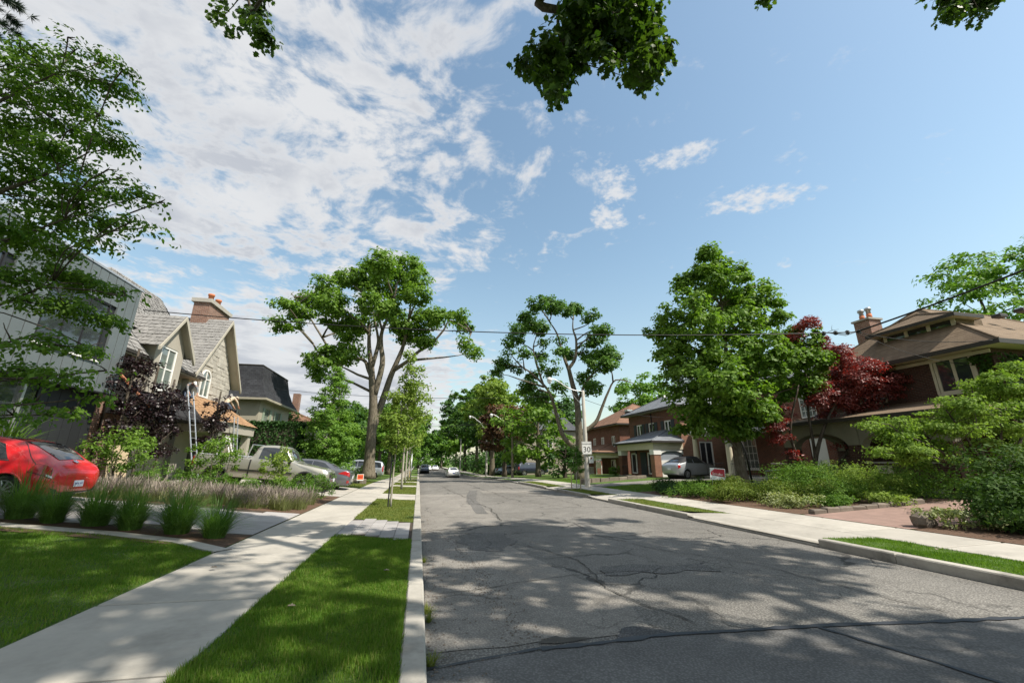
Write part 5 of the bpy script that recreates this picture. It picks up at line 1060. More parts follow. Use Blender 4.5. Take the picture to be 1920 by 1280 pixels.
# leaf litter on lawn and walk
for i, (x, y) in enumerate([(-0.35, 6.55), (-2.7, 7.1), (8.6, 5.9), (-1.2, 5.2)]):
    q = MB(); sh, tri = LEAF['maple']; q.add([((a - 0.4) * 0.085, b_ * 0.085, 0.006 + abs(b_) * 0.03) for a, b_, c in sh], [tuple(t) for t in tri])
    tag(q.build('fallen_leaf', 'wood_pole' if i != 1 else 'bark_dark', None, loc=G(x, y, 0.03)), ['tan fallen leaf on the near left grass strip', 'dark fallen leaf on the left sidewalk', 'tan fallen leaf on the right grass strip', 'tan fallen leaf low on the left grass strip'][i], 'leaf')
# ------------------------------------------------------------------ house kit
brick_mat('brick_red', (0.20, 0.068, 0.04), (0.13, 0.043, 0.028), (0.21, 0.175, 0.145))
brick_mat('brick_dark', (0.085, 0.038, 0.027), (0.052, 0.024, 0.018), (0.10, 0.085, 0.07))
brick_mat('brick_red_lit', (0.30, 0.125, 0.065), (0.20, 0.075, 0.042), (0.34, 0.29, 0.235))  # lit copy of the red brick: sun on camera-facing walls put into colour
brick_mat('brick_tan', (0.25, 0.125, 0.085), (0.165, 0.075, 0.052), (0.30, 0.27, 0.23))
shingle_mat('roof_brown', (0.215, 0.160, 0.110), (0.165, 0.120, 0.082))
shingle_mat('roof_redbrown', (0.24, 0.14, 0.095), (0.18, 0.105, 0.07))
shingle_mat('roof_grey', (0.20, 0.215, 0.235), (0.15, 0.16, 0.18))
shingle_mat('roof_slate', (0.045, 0.047, 0.052), (0.03, 0.031, 0.035), 0.3, 0.16)
mat('shake', (0.215, 0.208, 0.198), 0.9, 0.3, 2.0, 0.3)
MATS['shake'].node_tree.nodes  # weathered cedar
mat('shake_new', (0.40, 0.245, 0.135), 0.85, 0.2, 3.0, 0.2)
mat('felt', (0.022, 0.022, 0.024), 0.9, 0.3, 1.5, 0.3)
mat('stucco', (0.36, 0.33, 0.275), 0.9, 0.1, 1.2, 0.3, dirt=0.12)
mat('stucco_olive', (0.33, 0.30, 0.23), 0.9, 0.1, 1.2, 0.3, dirt=0.12)
mat('lime_stone', (0.40, 0.375, 0.325), 0.88, 0.16, 3.0, 0.4, objvar=0.16)
mat('mortar', (0.36, 0.33, 0.28), 0.95, 0.1, 3.0)
mat('zinc_panel', (0.155, 0.178, 0.184), 0.45, 0.06, 0.8, objvar=0.04, metal=0.25)
mat('black_panel', (0.022, 0.024, 0.026), 0.5, 0.1, 1.2, objvar=0.12)
mat('terracotta', (0.46, 0.15, 0.065), 0.8, 0.12, 4.0)
mat('shutter_navy', (0.022, 0.030, 0.040), 0.5, 0.1, 2.0)
mat('shutter_sage', (0.23, 0.28, 0.21), 0.6, 0.1, 2.0)
mat('blue_grey', (0.27, 0.30, 0.34), 0.5, 0.06, 1.0)
mat('copper_flash', (0.30, 0.12, 0.06), 0.5, 0.2, 3.0)
Z3 = Vector((0, 0, 1))
def wall(parent, o, u, n, L, H, holes, m, depth=0.14, name='wall', top=None):
    """wall face with rectangular openings and their reveals; o = lower corner, u along, n outwards. holes: (u0,u1,z0,z1)"""
    o = Vector(o); u = Vector(u); n = Vector(n); us = sorted({0, L} | {h for q in holes for h in q[:2]}); zs = sorted({0, H} | {h for q in holes for h in q[2:]})
    b = MB(); flip = u.cross(Z3).dot(n) < 0
    def quad(P): b.add(P, [(3, 2, 1, 0) if flip else (0, 1, 2, 3)])
    for i in range(len(us) - 1):
        for j in range(len(zs) - 1):
            cu, cz = (us[i] + us[i + 1]) / 2, (zs[j] + zs[j + 1]) / 2
            if any(h[0] < cu < h[1] and h[2] < cz < h[3] for h in holes): continue
            quad([o + u * a + Z3 * c for a, c in ((us[i], zs[j]), (us[i + 1], zs[j]), (us[i + 1], zs[j + 1]), (us[i], zs[j + 1]))])
    for (a0, a1, c0, c1) in holes:
        A = [o + u * a + Z3 * c for a, c in ((a0, c0), (a1, c0), (a1, c1), (a0, c1))]; Bk = [p - n * depth for p in A]
        for k in range(4): quad([A[(k + 1) % 4], A[k], Bk[k], Bk[(k + 1) % 4]])
    if top: b.add([o + u * a + Z3 * c for a, c in top], [tuple(range(len(top)))[::-1] if flip else tuple(range(len(top)))])
    return b.build(name, m, parent, False, True)
def window(parent, o, u, n, a0, a1, c0, c1, fm='white_paint', nx=2, nz=1, rec=0.10, fw=0.07, bar=0.035, sill=True, glass='glass', name='window', trim=0.0, sm=None):
    o = Vector(o); u = Vector(u); n = Vector(n); v = Z3; b = MB(); d = rec
    for (p, q, r_, s_) in ((a0, a1, c0, c0 + fw), (a0, a1, c1 - fw, c1), (a0, a0 + fw, c0 + fw, c1 - fw), (a1 - fw, a1, c0 + fw, c1 - fw)): b.obox(o, u, v, n, p, q, r_, s_, -d - 0.04, -d + 0.04)
    iu0, iu1, iz0, iz1 = a0 + fw, a1 - fw, c0 + fw, c1 - fw
    for i in range(1, nx): t = iu0 + (iu1 - iu0) * i / nx; b.obox(o, u, v, n, t - bar / 2, t + bar / 2, iz0, iz1, -d - 0.025, -d + 0.025)
    for j in range(1, nz): t = iz0 + (iz1 - iz0) * j / nz; b.obox(o, u, v, n, iu0, iu1, t - bar / 2, t + bar / 2, -d - 0.022, -d + 0.022)
    if trim:
        for (p, q, r_, s_) in ((a0 - trim, a1 + trim, c1, c1 + trim), (a0 - trim, a0, c0, c1), (a1, a1 + trim, c0, c1)): b.obox(o, u, v, n, p, q, r_, s_, -0.03, 0.035)
    w_ = b.build(name, fm, parent, False, True)
    for i in range(nx):
        for j in range(nz):
            p0, p1 = iu0 + (iu1 - iu0) * i / nx, iu0 + (iu1 - iu0) * (i + 1) / nx; q0, q1 = iz0 + (iz1 - iz0) * j / nz, iz0 + (iz1 - iz0) * (j + 1) / nz
            g_ = MB(); g_.obox(o, u, v, n, p0, p1, q0, q1, -d - 0.012, -d); g_.build('pane', glass, w_, False, True)
    if sill: s = MB(); s.obox(o, u, v, n, a0 - 0.06, a1 + 0.06, c0 - 0.09, c0 - 0.002, -d, 0.07); s.build('sill', sm or fm, w_, False, True)
    return w_
def hip_roof(parent, x0, x1, y0, y1, z0, ridge, m, name='roof', fascia='dark_trim', soffit='tan_paint', fh=0.16):
    """ridge: two points ((x,y,z),(x,y,z)); eaves rectangle at z0"""
    A = [(x0, y0, z0), (x1, y0, z0), (x1, y1, z0), (x0, y1, z0)]; P, Q = ridge
    along_x = abs(P[0] - Q[0]) >= abs(P[1] - Q[1]); b = MB(); vs = A + [P, Q]
    if along_x: fs = [(0, 1, 5, 4), (1, 2, 5), (2, 3, 4, 5), (3, 0, 4)]          # P at x0 end, Q at x1 end
    else: fs = [(0, 1, 4), (1, 2, 5, 4), (2, 3, 5), (3, 0, 4, 5)]                # P at y0 end, Q at y1 end
    r_ = b.add(vs, fs).build(name, m, parent, False, True)
    f = MB(); t = 0.025
    f.box(x0 - t, x0, y0 - t, y1 + t, z0 - fh, z0 + 0.01); f.box(x1, x1 + t, y0 - t, y1 + t, z0 - fh, z0 + 0.01); f.box(x0, x1, y0 - t, y0, z0 - fh, z0 + 0.01); f.box(x0, x1, y1, y1 + t, z0 - fh, z0 + 0.01)
    f.build('fascia', fascia, r_, False, True); s = MB(); s.box(x0 + 0.003, x1 - 0.003, y0 + 0.003, y1 - 0.003, z0 - fh + 0.02, z0 - fh + 0.05); s.build('soffit', soffit, r_, False, True)
    # ridge and hip caps
    c = MB()
    for a, e in ([(0, 4), (3, 4), (1, 5), (2, 5), (4, 5)] if along_x else [(0, 4), (1, 4), (2, 5), (3, 5), (4, 5)]):
        if math.dist(vs[a], vs[e]) > 0.2: c.tube([Vector(vs[a]) + Z3 * 0.01, Vector(vs[e]) + Z3 * 0.01], 0.05, 5)
    c.build('ridge_cap', m, r_, False, True)
    return r_
def shakes(name, parent, e0, e1, t0, t1, course=0.24, width=0.21, m='shake', seed=0, lift=0.03, under=True):
    """cedar shakes on the plane eave e0-e1, top t0-t1: every shake is real geometry, joined into one part"""
    rnd = random.Random(seed); e0, e1, t0, t1 = map(Vector, (e0, e1, t0, t1)); H = ((t0 + t1) / 2 - (e0 + e1) / 2).length; nrow = max(1, int(H / course))
    un = (e1 - e0).normalized(); up = ((t0 + t1) / 2 - (e0 + e1) / 2); up = (up - un * up.dot(un)).normalized(); nn = un.cross(up).normalized()
    if nn.z < 0: nn = -nn
    b = MB()
    for r_ in range(nrow):
        v0, v1 = r_ / nrow, min(1.0, (r_ + 1.25) / nrow); a = e0.lerp(t0, v0); c = e1.lerp(t1, v0); a2 = e0.lerp(t0, v1); c2 = e1.lerp(t1, v1); L = (c - a).length
        n = max(1, int(L / width)); cuts = [0] + sorted((i + rnd.uniform(-.3, .3)) / n for i in range(1, n)) + [1]
        for i in range(len(cuts) - 1):
            s0, s1 = cuts[i] + 0.004, cuts[i + 1] - 0.004; h = lift * rnd.uniform(0.7, 1.5); dv = up * rnd.uniform(-0.03, 0.02)
            P = [a.lerp(c, s0) + dv, a.lerp(c, s1) + dv, a2.lerp(c2, s1), a2.lerp(c2, s0)]; T = [P[0] + nn * h, P[1] + nn * h, P[2] + nn * 0.006, P[3] + nn * 0.006]
            b.add([P[0], P[1]] + T, [(0, 1, 3, 2), (2, 3, 4, 5)])
    if under: b.add([e0, e1, t1, t0], [(0, 1, 2, 3)])
    o = b.build(name, m, parent, False, True); o['kind'] = 'stuff'; return o
def part_box(parent, name, m, *bx): q = MB(); q.box(*bx); return q.build(name, m, parent, False, True)
def railing(parent, a, b_, h=0.9, gap=0.14, m='black_metal', r_=0.010, name='railing'):
    a = Vector(a); b_ = Vector(b_); n = max(1, int((b_ - a).length / gap)); top = MB(); top.tube([a + Z3 * h, b_ + Z3 * h], 0.022, 6); top.tube([a + Z3 * 0.1, b_ + Z3 * 0.1], 0.014, 6)
    R_ = top.build(name, m, parent, False, True)
    for i in range(n + 1): q = MB(); p = a.lerp(b_, i / n); q.tube([p, p + Z3 * h], r_, 5); q.build('baluster', m, R_, False, True)
def gutter_pipe(parent, pts, m='dark_trim'): q = MB(); q.tube(pts, 0.045, 8); q.build('downspout', m, parent, True, True)

# ------------------------------------------------------------------ left 1: grey panel house
g1 = thing('modern_house', 'grey metal-panelled modern house behind the red car', 'house', (-12.4, 12.0, 0.65))
b = MB(); b.box(-24, -12.08, 3.0, 19.28, 4.19, 8.55); b.build('upper_floor', 'black_panel', g1, False, True)
b = MB(); b.box(-23.5, -12.5, 3.4, 19.2, 0.2, 4.18); lower = b.build('lower_floor', 'black_panel', g1, False, True)
WIN1 = (15.2, 17.9, 5.25, 7.45); WIN2 = (9.5, 13.6, 5.25, 7.45)
rs0 = random.Random(3); pw = 0.43; y = 4.0; uf = [c for c in g1.children if c.name.startswith('upper')][0]
while y < 19.2:
    y1 = min(y + pw, 19.27); zz = [(4.17, 8.58)]
    for w_ in (WIN1, WIN2):
        if y1 > w_[0] + 0.02 and y < w_[1] - 0.02: zz = [(4.17, w_[2]), (w_[3], 8.58)]
    for z0, z1 in zz:
        q = MB(); q.box(-12.07, -12.0 + rs0.uniform(-.004, .004), y + 0.017, y1 - 0.017, z0, z1); q.build('metal_panel', 'zinc_panel', uf, False, True)
    y = y1
x = -12.1
while x > -16:
    q = MB(); q.box(x - pw + 0.016, x, 19.285, 19.33, 4.17, 8.58); q.build('metal_panel', 'zinc_panel', uf, False, True); x -= pw
part_box(g1, 'roof_flashing', 'blue_grey', -24, -11.97, 3.0, 19.36, 8.585, 8.66); part_box(g1, 'eave_soffit', 'black_panel', -12.5, -12.0, 3.4, 19.3, 4.12, 4.165)
for w_ in (WIN1, WIN2):
    window(g1, (-12.0, 0, 0), (0, 1, 0), (1, 0, 0), w_[0], w_[1], w_[2], w_[3], 'black_metal', 3, 1, 0.06, 0.06, 0.06, False)
    part_box(g1, 'window_ledge', 'white_paint', -12.02, -11.94, w_[0] - 0.05, w_[1] + 0.05, w_[2] - 0.07, w_[2] - 0.01)
y = 16.55
while y < 19.15: q = MB(); q.box(-12.49, -12.44, y + 0.01, min(y + 0.44, 19.2) - 0.01, 0.3, 4.1); q.build('cladding_panel', 'black_panel', lower, False, True); y += 0.44
part_box(g1, 'glass_wall', 'glass', -12.5, -12.46, 6.0, 16.5, 0.4, 4.1)
for yy in (7.0, 8.6, 10.2, 11.8, 13.4, 14.95, 15.95): q = MB(); q.box(-12.46, -12.36, yy - 0.045, yy + 0.045, 0.4, 4.1); q.build('mullion', 'alu', g1, False, True)

# ------------------------------------------------------------------ left 2: shingled stone and brick house
h2 = thing('stone_house', 'steep-roofed stone and brick house under repair', 'house', (-12.0, 24.0, 0.6))
XF = -12.0; U = (0, 1, 0); NX = (1, 0, 0)
wall(h2, (XF, 19.7, 0.5), U, NX, 2.0, 5.9, [], 'brick_tan')
wall(h2, (-22, 19.7, 0.5), (1, 0, 0), (0, -1, 0), 10.0, 6.0, [], 'brick_tan')
wall(h2, (XF, 21.7, 0.5), U, NX, 4.1, 4.8, [(0.4, 2.6, 0.2, 2.6)], 'stucco')
part_box(h2, 'garage_door', 'tan_paint', XF - 0.12, XF - 0.08, 22.1, 24.3, 0.7, 3.1)
gw = wall(h2, (XF, 23.95, 5.3), U, NX, 1.85, 1.15, [(0.4, 1.2, 0.0, 1.1)], 'mortar', name='stone_wall')
window(h2, (XF, 23.95, 5.3), U, NX, 0.4, 1.2, 0.02, 1.1, 'white_paint', 2, 1, 0.1, 0.07, 0.04, False, 'curtain_glass')
XG = -11.7
gab = wall(h2, (XG, 25.75, 0.5), U, NX, 5.1, 6.2, [(1.2, 2.35, 4.75, 6.0)], 'mortar', name='gable_wall', top=[(0, 6.2), (5.1, 6.2), (2.55, 9.75)])
wall(h2, (-14, 25.75, 5.0), (1, 0, 0), (0, -1, 0), 2.3, 1.7, [], 'lime_stone', name='gable_side'); wall(h2, (-22, 30.85, 0.5), (1, 0, 0), (0, 1, 0), 10.3, 6.2, [], 'stucco', name='side_wall')
# stones of the gable, laid in uneven courses
rs = random.Random(31); z = 5.25
while z < 10.0:
    hh = rs.choice((0.16, 0.22, 0.27)); half = 2.52 if z + hh < 6.7 else max(0, 2.52 * (1 - (z + hh - 6.7) / 3.55)); y = 28.3 - half
    while y < 28.3 + half - 0.08:
        L = rs.uniform(0.25, 0.62); y1 = min(y + L, 28.3 + half); cy, cz = (y + y1) / 2, z + hh / 2
        arch = 26.92 < y1 and y < 28.13 and (cz < 6.5 or ((cy - 27.525) ** 2 + (cz - 6.45) ** 2) < 0.72 ** 2)
        if not arch and y1 - y > 0.09:
            pr = rs.uniform(0.015, 0.05); q = MB(); q.box(XG, XG + pr, y + 0.008, y1 - 0.008, z + 0.008, z + hh - 0.008); q.build('stone', 'lime_stone', gab, False, True)
        y = y1
    z += hh
z = 5.32
while z < 6.35:
    hh = rs.choice((0.16, 0.22)); y = 23.97
    while y < 25.72:
        y1 = min(y + rs.uniform(0.25, 0.5), 25.74)
        if not (y1 > 24.33 and y < 25.17): q = MB(); q.box(XF, XF + rs.uniform(.015, .04), y + 0.008, y1 - 0.008, z + 0.008, min(z + hh, 6.4) - 0.008); q.build('stone', 'lime_stone', gw, False, True)
        y = y1
    z += hh
def arched_window(parent, x, yc, hw, z0, zs, fm):
    b = MB(); rim = []; rin = []
    for k in range(13): a = math.pi * k / 12; rim.append((hw * math.cos(a), zs + hw * math.sin(a))); rin.append(((hw - 0.08) * math.cos(a), zs + (hw - 0.08) * math.sin(a)))
    O = [(hw, z0)] + rim + [(-hw, z0)]; I = [(hw - 0.08, z0 + 0.08)] + rin + [(-hw + 0.08, z0 + 0.08)]; n = len(O)
    vs = [(x, yc + a, c) for a, c in O] + [(x, yc + a, c) for a, c in I] + [(x + 0.07, yc + a, c) for a, c in O] + [(x + 0.07, yc + a, c) for a, c in I]
    fs = [];
    for i in range(n): j = (i + 1) % n; fs += [(2 * n + i, 2 * n + j, 3 * n + j, 3 * n + i), (i, j, 2 * n + j, 2 * n + i), (n + i, 3 * n + i, 3 * n + j, n + j)]
    b.add(vs, fs)
    b.box(x, x + 0.06, yc - 0.025, yc + 0.025, z0, zs + hw - 0.03); b.box(x, x + 0.058, yc - hw, yc + hw, zs - 0.03, zs + 0.02)
    w_ = b.build('arched_window', fm, parent, False, True); g_ = MB(); g_.add([(x + 0.02, yc + a, c) for a, c in O], [tuple(range(n))]); g_.build('pane', 'curtain_glass', w_, False, True)
arched_window(h2, XG + 0.0, 27.53, 0.56, 5.27, 6.35, 'white_paint')
# roofs
EV = -11.25
shakes('main_roof', h2, (EV, 19.1, 6.2), (EV, 21.3, 6.2), (-12.35, 20.0, 7.69), (-12.35, 21.3, 7.69), 0.25, 0.22, 'shake', 1)
shakes('main_roof', h2, (EV, 23.9, 6.2), (EV, 26.6, 6.2), (-12.35, 23.9, 7.69), (-12.35, 26.1, 7.69), 0.25, 0.22, 'shake', 11)
shakes('main_roof', h2, (-12.34, 20.0, 7.68), (-12.34, 26.12, 7.68), (-14.9, 23.0, 11.15), (-14.9, 27.3, 11.15), 0.25, 0.22, 'shake', 12)
shakes('roof_hip', h2, (-18.5, 19.1, 6.2), (EV, 19.1, 6.2), (-14.95, 23.0, 11.15), (-14.9, 23.0, 11.15), 0.25, 0.22, 'shake', 13)
shakes('roof_hip', h2, (EV, 26.6, 6.2), (-18.6, 31.0, 6.2), (-14.9, 27.3, 11.15), (-14.95, 27.32, 11.15), 0.25, 0.22, 'shake', 2)
shakes('rear_roof', h2, (-18.6, 31.0, 6.2), (-18.6, 19.1, 6.2), (-14.9, 27.3, 11.15), (-14.9, 23.0, 11.15), 0.5, 0.5, 'shake', 3)
shakes('gable_roof', h2, (-16.5, 25.35, 6.35), (-11.15, 25.35, 6.35), (-16.5, 28.3, 10.35), (-11.15, 28.3, 10.35), 0.25, 0.22, 'shake', 4)
shakes('gable_roof', h2, (-11.15, 31.25, 6.35), (-16.5, 31.25, 6.35), (-11.15, 28.3, 10.35), (-16.5, 28.3, 10.35), 0.4, 0.4, 'shake', 5)
def barge(parent, x, ya, za, yb, zb, w_=0.23, t=0.10, m='tan_paint'):
    q = MB(); q.prism([(x, ya, za), (x, yb, zb), (x, yb, zb - w_), (x, ya, za - w_)], (t, 0, 0)); q.build('bargeboard', m, parent, False, True)
barge(h2, -11.22, 25.3, 6.3, 28.3, 10.32); barge(h2, -11.22, 31.3, 6.3, 28.3, 10.32)
q = MB(); q.poly([(-11.12, 25.4, 6.28), (-11.7, 25.4, 6.28), (-11.7, 28.3, 10.2), (-11.12, 28.3, 10.2)]); q.poly([(-11.12, 31.2, 6.28), (-11.7, 31.2, 6.28), (-11.7, 28.3, 10.2), (-11.12, 28.3, 10.2)]); q.build('gable_soffit', 'tan_paint', h2, False, True)
for ya, yb in ((19.1, 21.35), (23.85, 26.4)):
    q = MB(); q.prism([(EV + 0.02, ya, 6.22), (EV + 0.02, yb, 6.22), (EV + 0.02, yb, 6.08), (EV + 0.02, ya, 6.08)], (0.08, 0, 0)); q.build('gutter', 'dark_trim', h2, False, True)
    part_box(h2, 'eave_soffit', 'tan_paint', XF, EV, ya, yb, 6.02, 6.07)
q = MB(); q.prism([(XF - 0.3, 19.05, 7.2), (EV, 19.05, 6.24), (EV, 19.05, 5.95), (XF - 0.3, 19.05, 6.9)], (0, 0.06, 0)); q.build('bargeboard', 'tan_paint', h2, False, True)
gutter_pipe(h2, [(-11.25, 20.2, 6.1), (-11.7, 20.4, 5.7), (-11.9, 20.5, 5.4), (-11.92, 20.5, 0.7)])
# dormer
dm = wall(h2, (-11.15, 21.45, 4.65), U, NX, 2.3, 2.45, [(0.45, 1.75, 0.25, 2.3)], 'stucco', name='dormer_wall', top=[(0, 2.45), (2.3, 2.45), (1.15, 3.85)])
for yy, nn in ((21.45, -1), (23.75, 1)): wall(h2, (-13.5, yy, 4.65), (1, 0, 0), (0, nn, 0), 2.35, 2.45, [], 'stucco', name='dormer_cheek')
window(h2, (-11.15, 21.45, 4.65), U, NX, 0.45, 1.75, 0.25, 2.3, 'white_paint', 2, 2, 0.06, 0.09, 0.06, True, 'curtain_glass')
shakes('dormer_roof', h2, (-14.4, 21.1, 6.75), (-10.8, 21.1, 6.75), (-14.4, 22.6, 8.65), (-10.8, 22.6, 8.65), 0.25, 0.22, 'shake', 6)
shakes('dormer_roof', h2, (-10.8, 24.1, 6.75), (-14.4, 24.1, 6.75), (-10.8, 22.6, 8.65), (-14.4, 22.6, 8.65), 0.3, 0.3, 'shake', 7)
barge(h2, -10.86, 21.05, 6.7, 22.6, 8.62, 0.18); barge(h2, -10.86, 24.15, 6.7, 22.6, 8.62, 0.26)
q = MB(); q.poly([(-10.76, 21.2, 6.78), (-11.15, 21.2, 6.78), (-11.15, 22.6, 8.5), (-10.76, 22.6, 8.5)]); q.poly([(-10.76, 24.0, 6.78), (-11.15, 24.0, 6.78), (-11.15, 22.6, 8.5), (-10.76, 22.6, 8.5)]); q.build('dormer_soffit', 'tan_paint', h2, False, True)
# stripped pent roof (felt), new cedar porch roof
q = MB(); q.add([(-10.4, 20.6, 3.75), (-10.4, 26.1, 3.75), (-12.0, 26.1, 5.3), (-12.0, 20.6, 5.3), (-10.4, 20.6, 3.6), (-10.4, 26.1, 3.6), (-12.0, 26.1, 3.6), (-12.0, 20.6, 3.6)], [(0, 1, 2, 3), (4, 0, 3, 7), (5, 4, 7, 6), (1, 5, 6, 2), (4, 5, 1, 0)]); q.build('felt_roof', 'felt', h2, False, True)
part_box(h2, 'flashing', 'terracotta', -11.99, -11.9, 24.2, 25.4, 5.28, 5.36); q = MB(); q.tube([(-10.35, 20.62, 3.85), (-11.95, 20.62, 5.42)], 0.06, 6); q.build('flashing', 'copper_flash', h2, False, True)
shakes('porch_roof', h2, (-9.5, 25.5, 3.75), (-9.5, 30.6, 3.75), (-11.7, 26.2, 5.25), (-11.7, 29.9, 5.25), 0.16, 0.18, 'shake_new', 8, 0.02)
shakes('porch_roof', h2, (-11.7, 25.5, 3.75), (-9.5, 25.5, 3.75), (-11.72, 26.2, 5.25), (-11.7, 26.2, 5.25), 0.16, 0.18, 'shake_new', 9, 0.02)
part_box(h2, 'porch_beam', 'stucco', -11.7, -9.62, 25.62, 30.5, 3.2, 3.72)
for yy in (25.95, 30.1):
    q = MB(); q.box(-10.1, -9.7, yy - 0.2, yy + 0.2, 0.5, 3.2); q.box(-10.16, -9.64, yy - 0.26, yy + 0.26, 0.5, 0.75); q.build('porch_column', 'tan_paint', h2, False, True)
part_box(h2, 'doorway', 'dark_trim', -11.69, -11.66, 27.3, 29.3, 0.7, 3.0)
# chimney
q = MB(); q.box(-13.45, -12.55, 28.0, 30.8, 8.2, 11.35); ch = q.build('chimney', 'brick_tan', h2, False, True); part_box(ch, 'chimney_cap', 'concrete', -13.57, -12.43, 27.88, 30.92, 11.352, 11.6)
for yy in (28.9, 29.9): q = MB(); q.lathe((-13.0, yy, 11.6), [(0.17, 0), (0.15, 0.5), (0.19, 0.52), (0.19, 0.64), (0.14, 0.65)], 14); q.build('chimney_pot', 'terracotta', ch, True, True)
# bracket lamp hood by the gable
q = MB(); q.lathe((-11.4, 30.6, 5.55), [(0.34, 0), (0.30, 0.08), (0.10, 0.3), (0.04, 0.42)], 12); q.build('eave_corner_hood', 'shake', h2, True, True)

h2.location.x -= 1.05
# ------------------------------------------------------------------ left 3: mansard house, and a far roof
h3 = thing('mansard_house', 'olive stucco house with a dark mansard roof', 'house', (-13, 38, 0.4))
wall(h3, (-12.5, 36.0, 0.2), U, NX, 7.6, 6.2, [(1.2, 2.4, 3.4, 5.6), (3.9, 5.1, 3.4, 5.6)], 'stucco_olive'); wall(h3, (-21, 36.0, 0.2), (1, 0, 0), (0, -1, 0), 8.5, 6.2, [(6.2, 7.0, 3.8, 5.4)], 'stucco_olive'); wall(h3, (-21, 43.6, 0.2), (1, 0, 0), (0, 1, 0), 8.5, 6.2, [], 'stucco_olive')
for a in (1.2, 3.9):
    window(h3, (-12.5, 36.0, 0.2), U, NX, a, a + 1.2, 3.4, 5.6, 'shutter_sage', 2, 4, 0.1, 0.07, 0.04, False, 'curtain_glass')
    for s_ in (a - 0.42, a + 1.22): q = MB(); q.obox((-12.5, 36.0, 0.2), U, Z3, NX, s_, s_ + 0.4, 3.4, 5.6, 0.005, 0.05); q.build('shutter', 'shutter_sage', h3, False, True)
window(h3, (-21, 36.0, 0.2), (1, 0, 0), (0, -1, 0), 6.2, 7.0, 3.8, 5.4, 'white_paint', 1, 2, 0.1, 0.07, 0.04)
part_box(h3, 'balcony_slab', 'stucco_olive', -12.49, -11.6, 36.7, 42.0, 3.3, 3.5); railing(h3, (-11.65, 36.75, 3.5), (-11.65, 41.95, 3.5), 0.9, 0.16); railing(h3, (-12.4, 36.75, 3.5), (-11.65, 36.75, 3.5), 0.9, 0.16)
def mansard(parent, x0, x1, y0, y1, z0, z1, m):
    prof = [(0.55, 0.0), (0.12, 0.25), (-0.18, 0.55), (-0.42, 1.0)]; b = MB(); rings = []
    for off, t in prof: z = z0 + (z1 - z0) * t; rings.append([(x0 - off, y0 - off, z), (x1 + off, y0 - off, z), (x1 + off, y1 + off, z), (x0 - off, y1 + off, z)])
    vs = [p for r_ in rings for p in r_]; fs = []
    for k in range(len(rings) - 1):
        for j in range(4): fs.append((4 * k + j, 4 * k + (j + 1) % 4, 4 * k + 4 + (j + 1) % 4, 4 * k + 4 + j))
    fs.append(tuple(range(len(vs) - 4, len(vs)))); r_ = b.add(vs, fs).build('mansard_roof', m, parent, False, True)
    f = MB(); f.box(x0 - 0.57, x1 + 0.57, y0 - 0.57, y1 + 0.57, z0 - 0.16, z0 - 0.005); f.build('eave', 'stucco_olive', r_, False, True)
    c = MB(); c.tube([rings[-1][0], rings[-1][1], rings[-1][2]], 0.07, 6); c.build('roof_curb', 'dark_trim', r_, False, True)
mansard(h3, -21, -12.5, 36.0, 43.6, 6.45, 9.2, 'roof_slate')
h4 = thing('house', 'low brown-roofed house beyond the mansard house', 'house', (-14, 54, 0.0)); part_box(h4, 'wall', 'stucco', -22, -11.5, 50, 58, -0.3, 5.6); hip_roof(h4, -22.5, -11, 49.5, 58.5, 5.7, ((-17, 53, 8.3), (-17, 55, 8.3)), 'roof_redbrown'); q = MB(); q.box(-14.6, -13.9, 51.5, 52.2, 6.0, 9.2); q.build('chimney', 'brick_tan', h4, False, True)
window(h4, (-11.5, 50, 0), U, NX, 1, 2.2, 3, 4.6, 'white_paint', 2, 1, -0.05)

# ------------------------------------------------------------------ right 1: house number 57
r1 = thing('brick_house', 'dark brick house with brown hip roof and arched porch', 'house', (23.0, 15.5, 0.45)); MX = (-1, 0, 0)
wall(r1, (23.0, 11.9, 0.2), U, MX, 7.6, 6.15, [(0.7, 2.1, 4.35, 5.95), (4.4, 5.6, 4.35, 5.95)], 'brick_dark'); wall(r1, (23.0, 11.9, 0.2), (1, 0, 0), (0, -1, 0), 11, 6.15, [], 'brick_dark'); wall(r1, (23.0, 19.5, 0.2), (1, 0, 0), (0, 1, 0), 11, 6.15, [], 'brick_dark'); wall(r1, (34.0, 11.9, 0.2), U, NX, 7.6, 6.15, [], 'brick_dark')
for a0, a1 in ((0.7, 2.1), (4.4, 5.6)): window(r1, (23.0, 11.9, 0.2), U, MX, a0, a1, 4.35, 5.95, 'cream_paint', 2, 1, 0.06, 0.11, 0.12, True, 'glass', trim=0.10)
rf = hip_roof(r1, 22.3, 34.7, 11.2, 20.2, 6.35, ((26.0, 15.7, 9.55), (31.0, 15.7, 9.55)), 'roof_brown', fascia='dark_trim', soffit='cream_paint', fh=0.18)
part_box(r1, 'frieze_board', 'cream_paint', 22.93, 22.995, 11.9, 19.5, 6.0, 6.15)
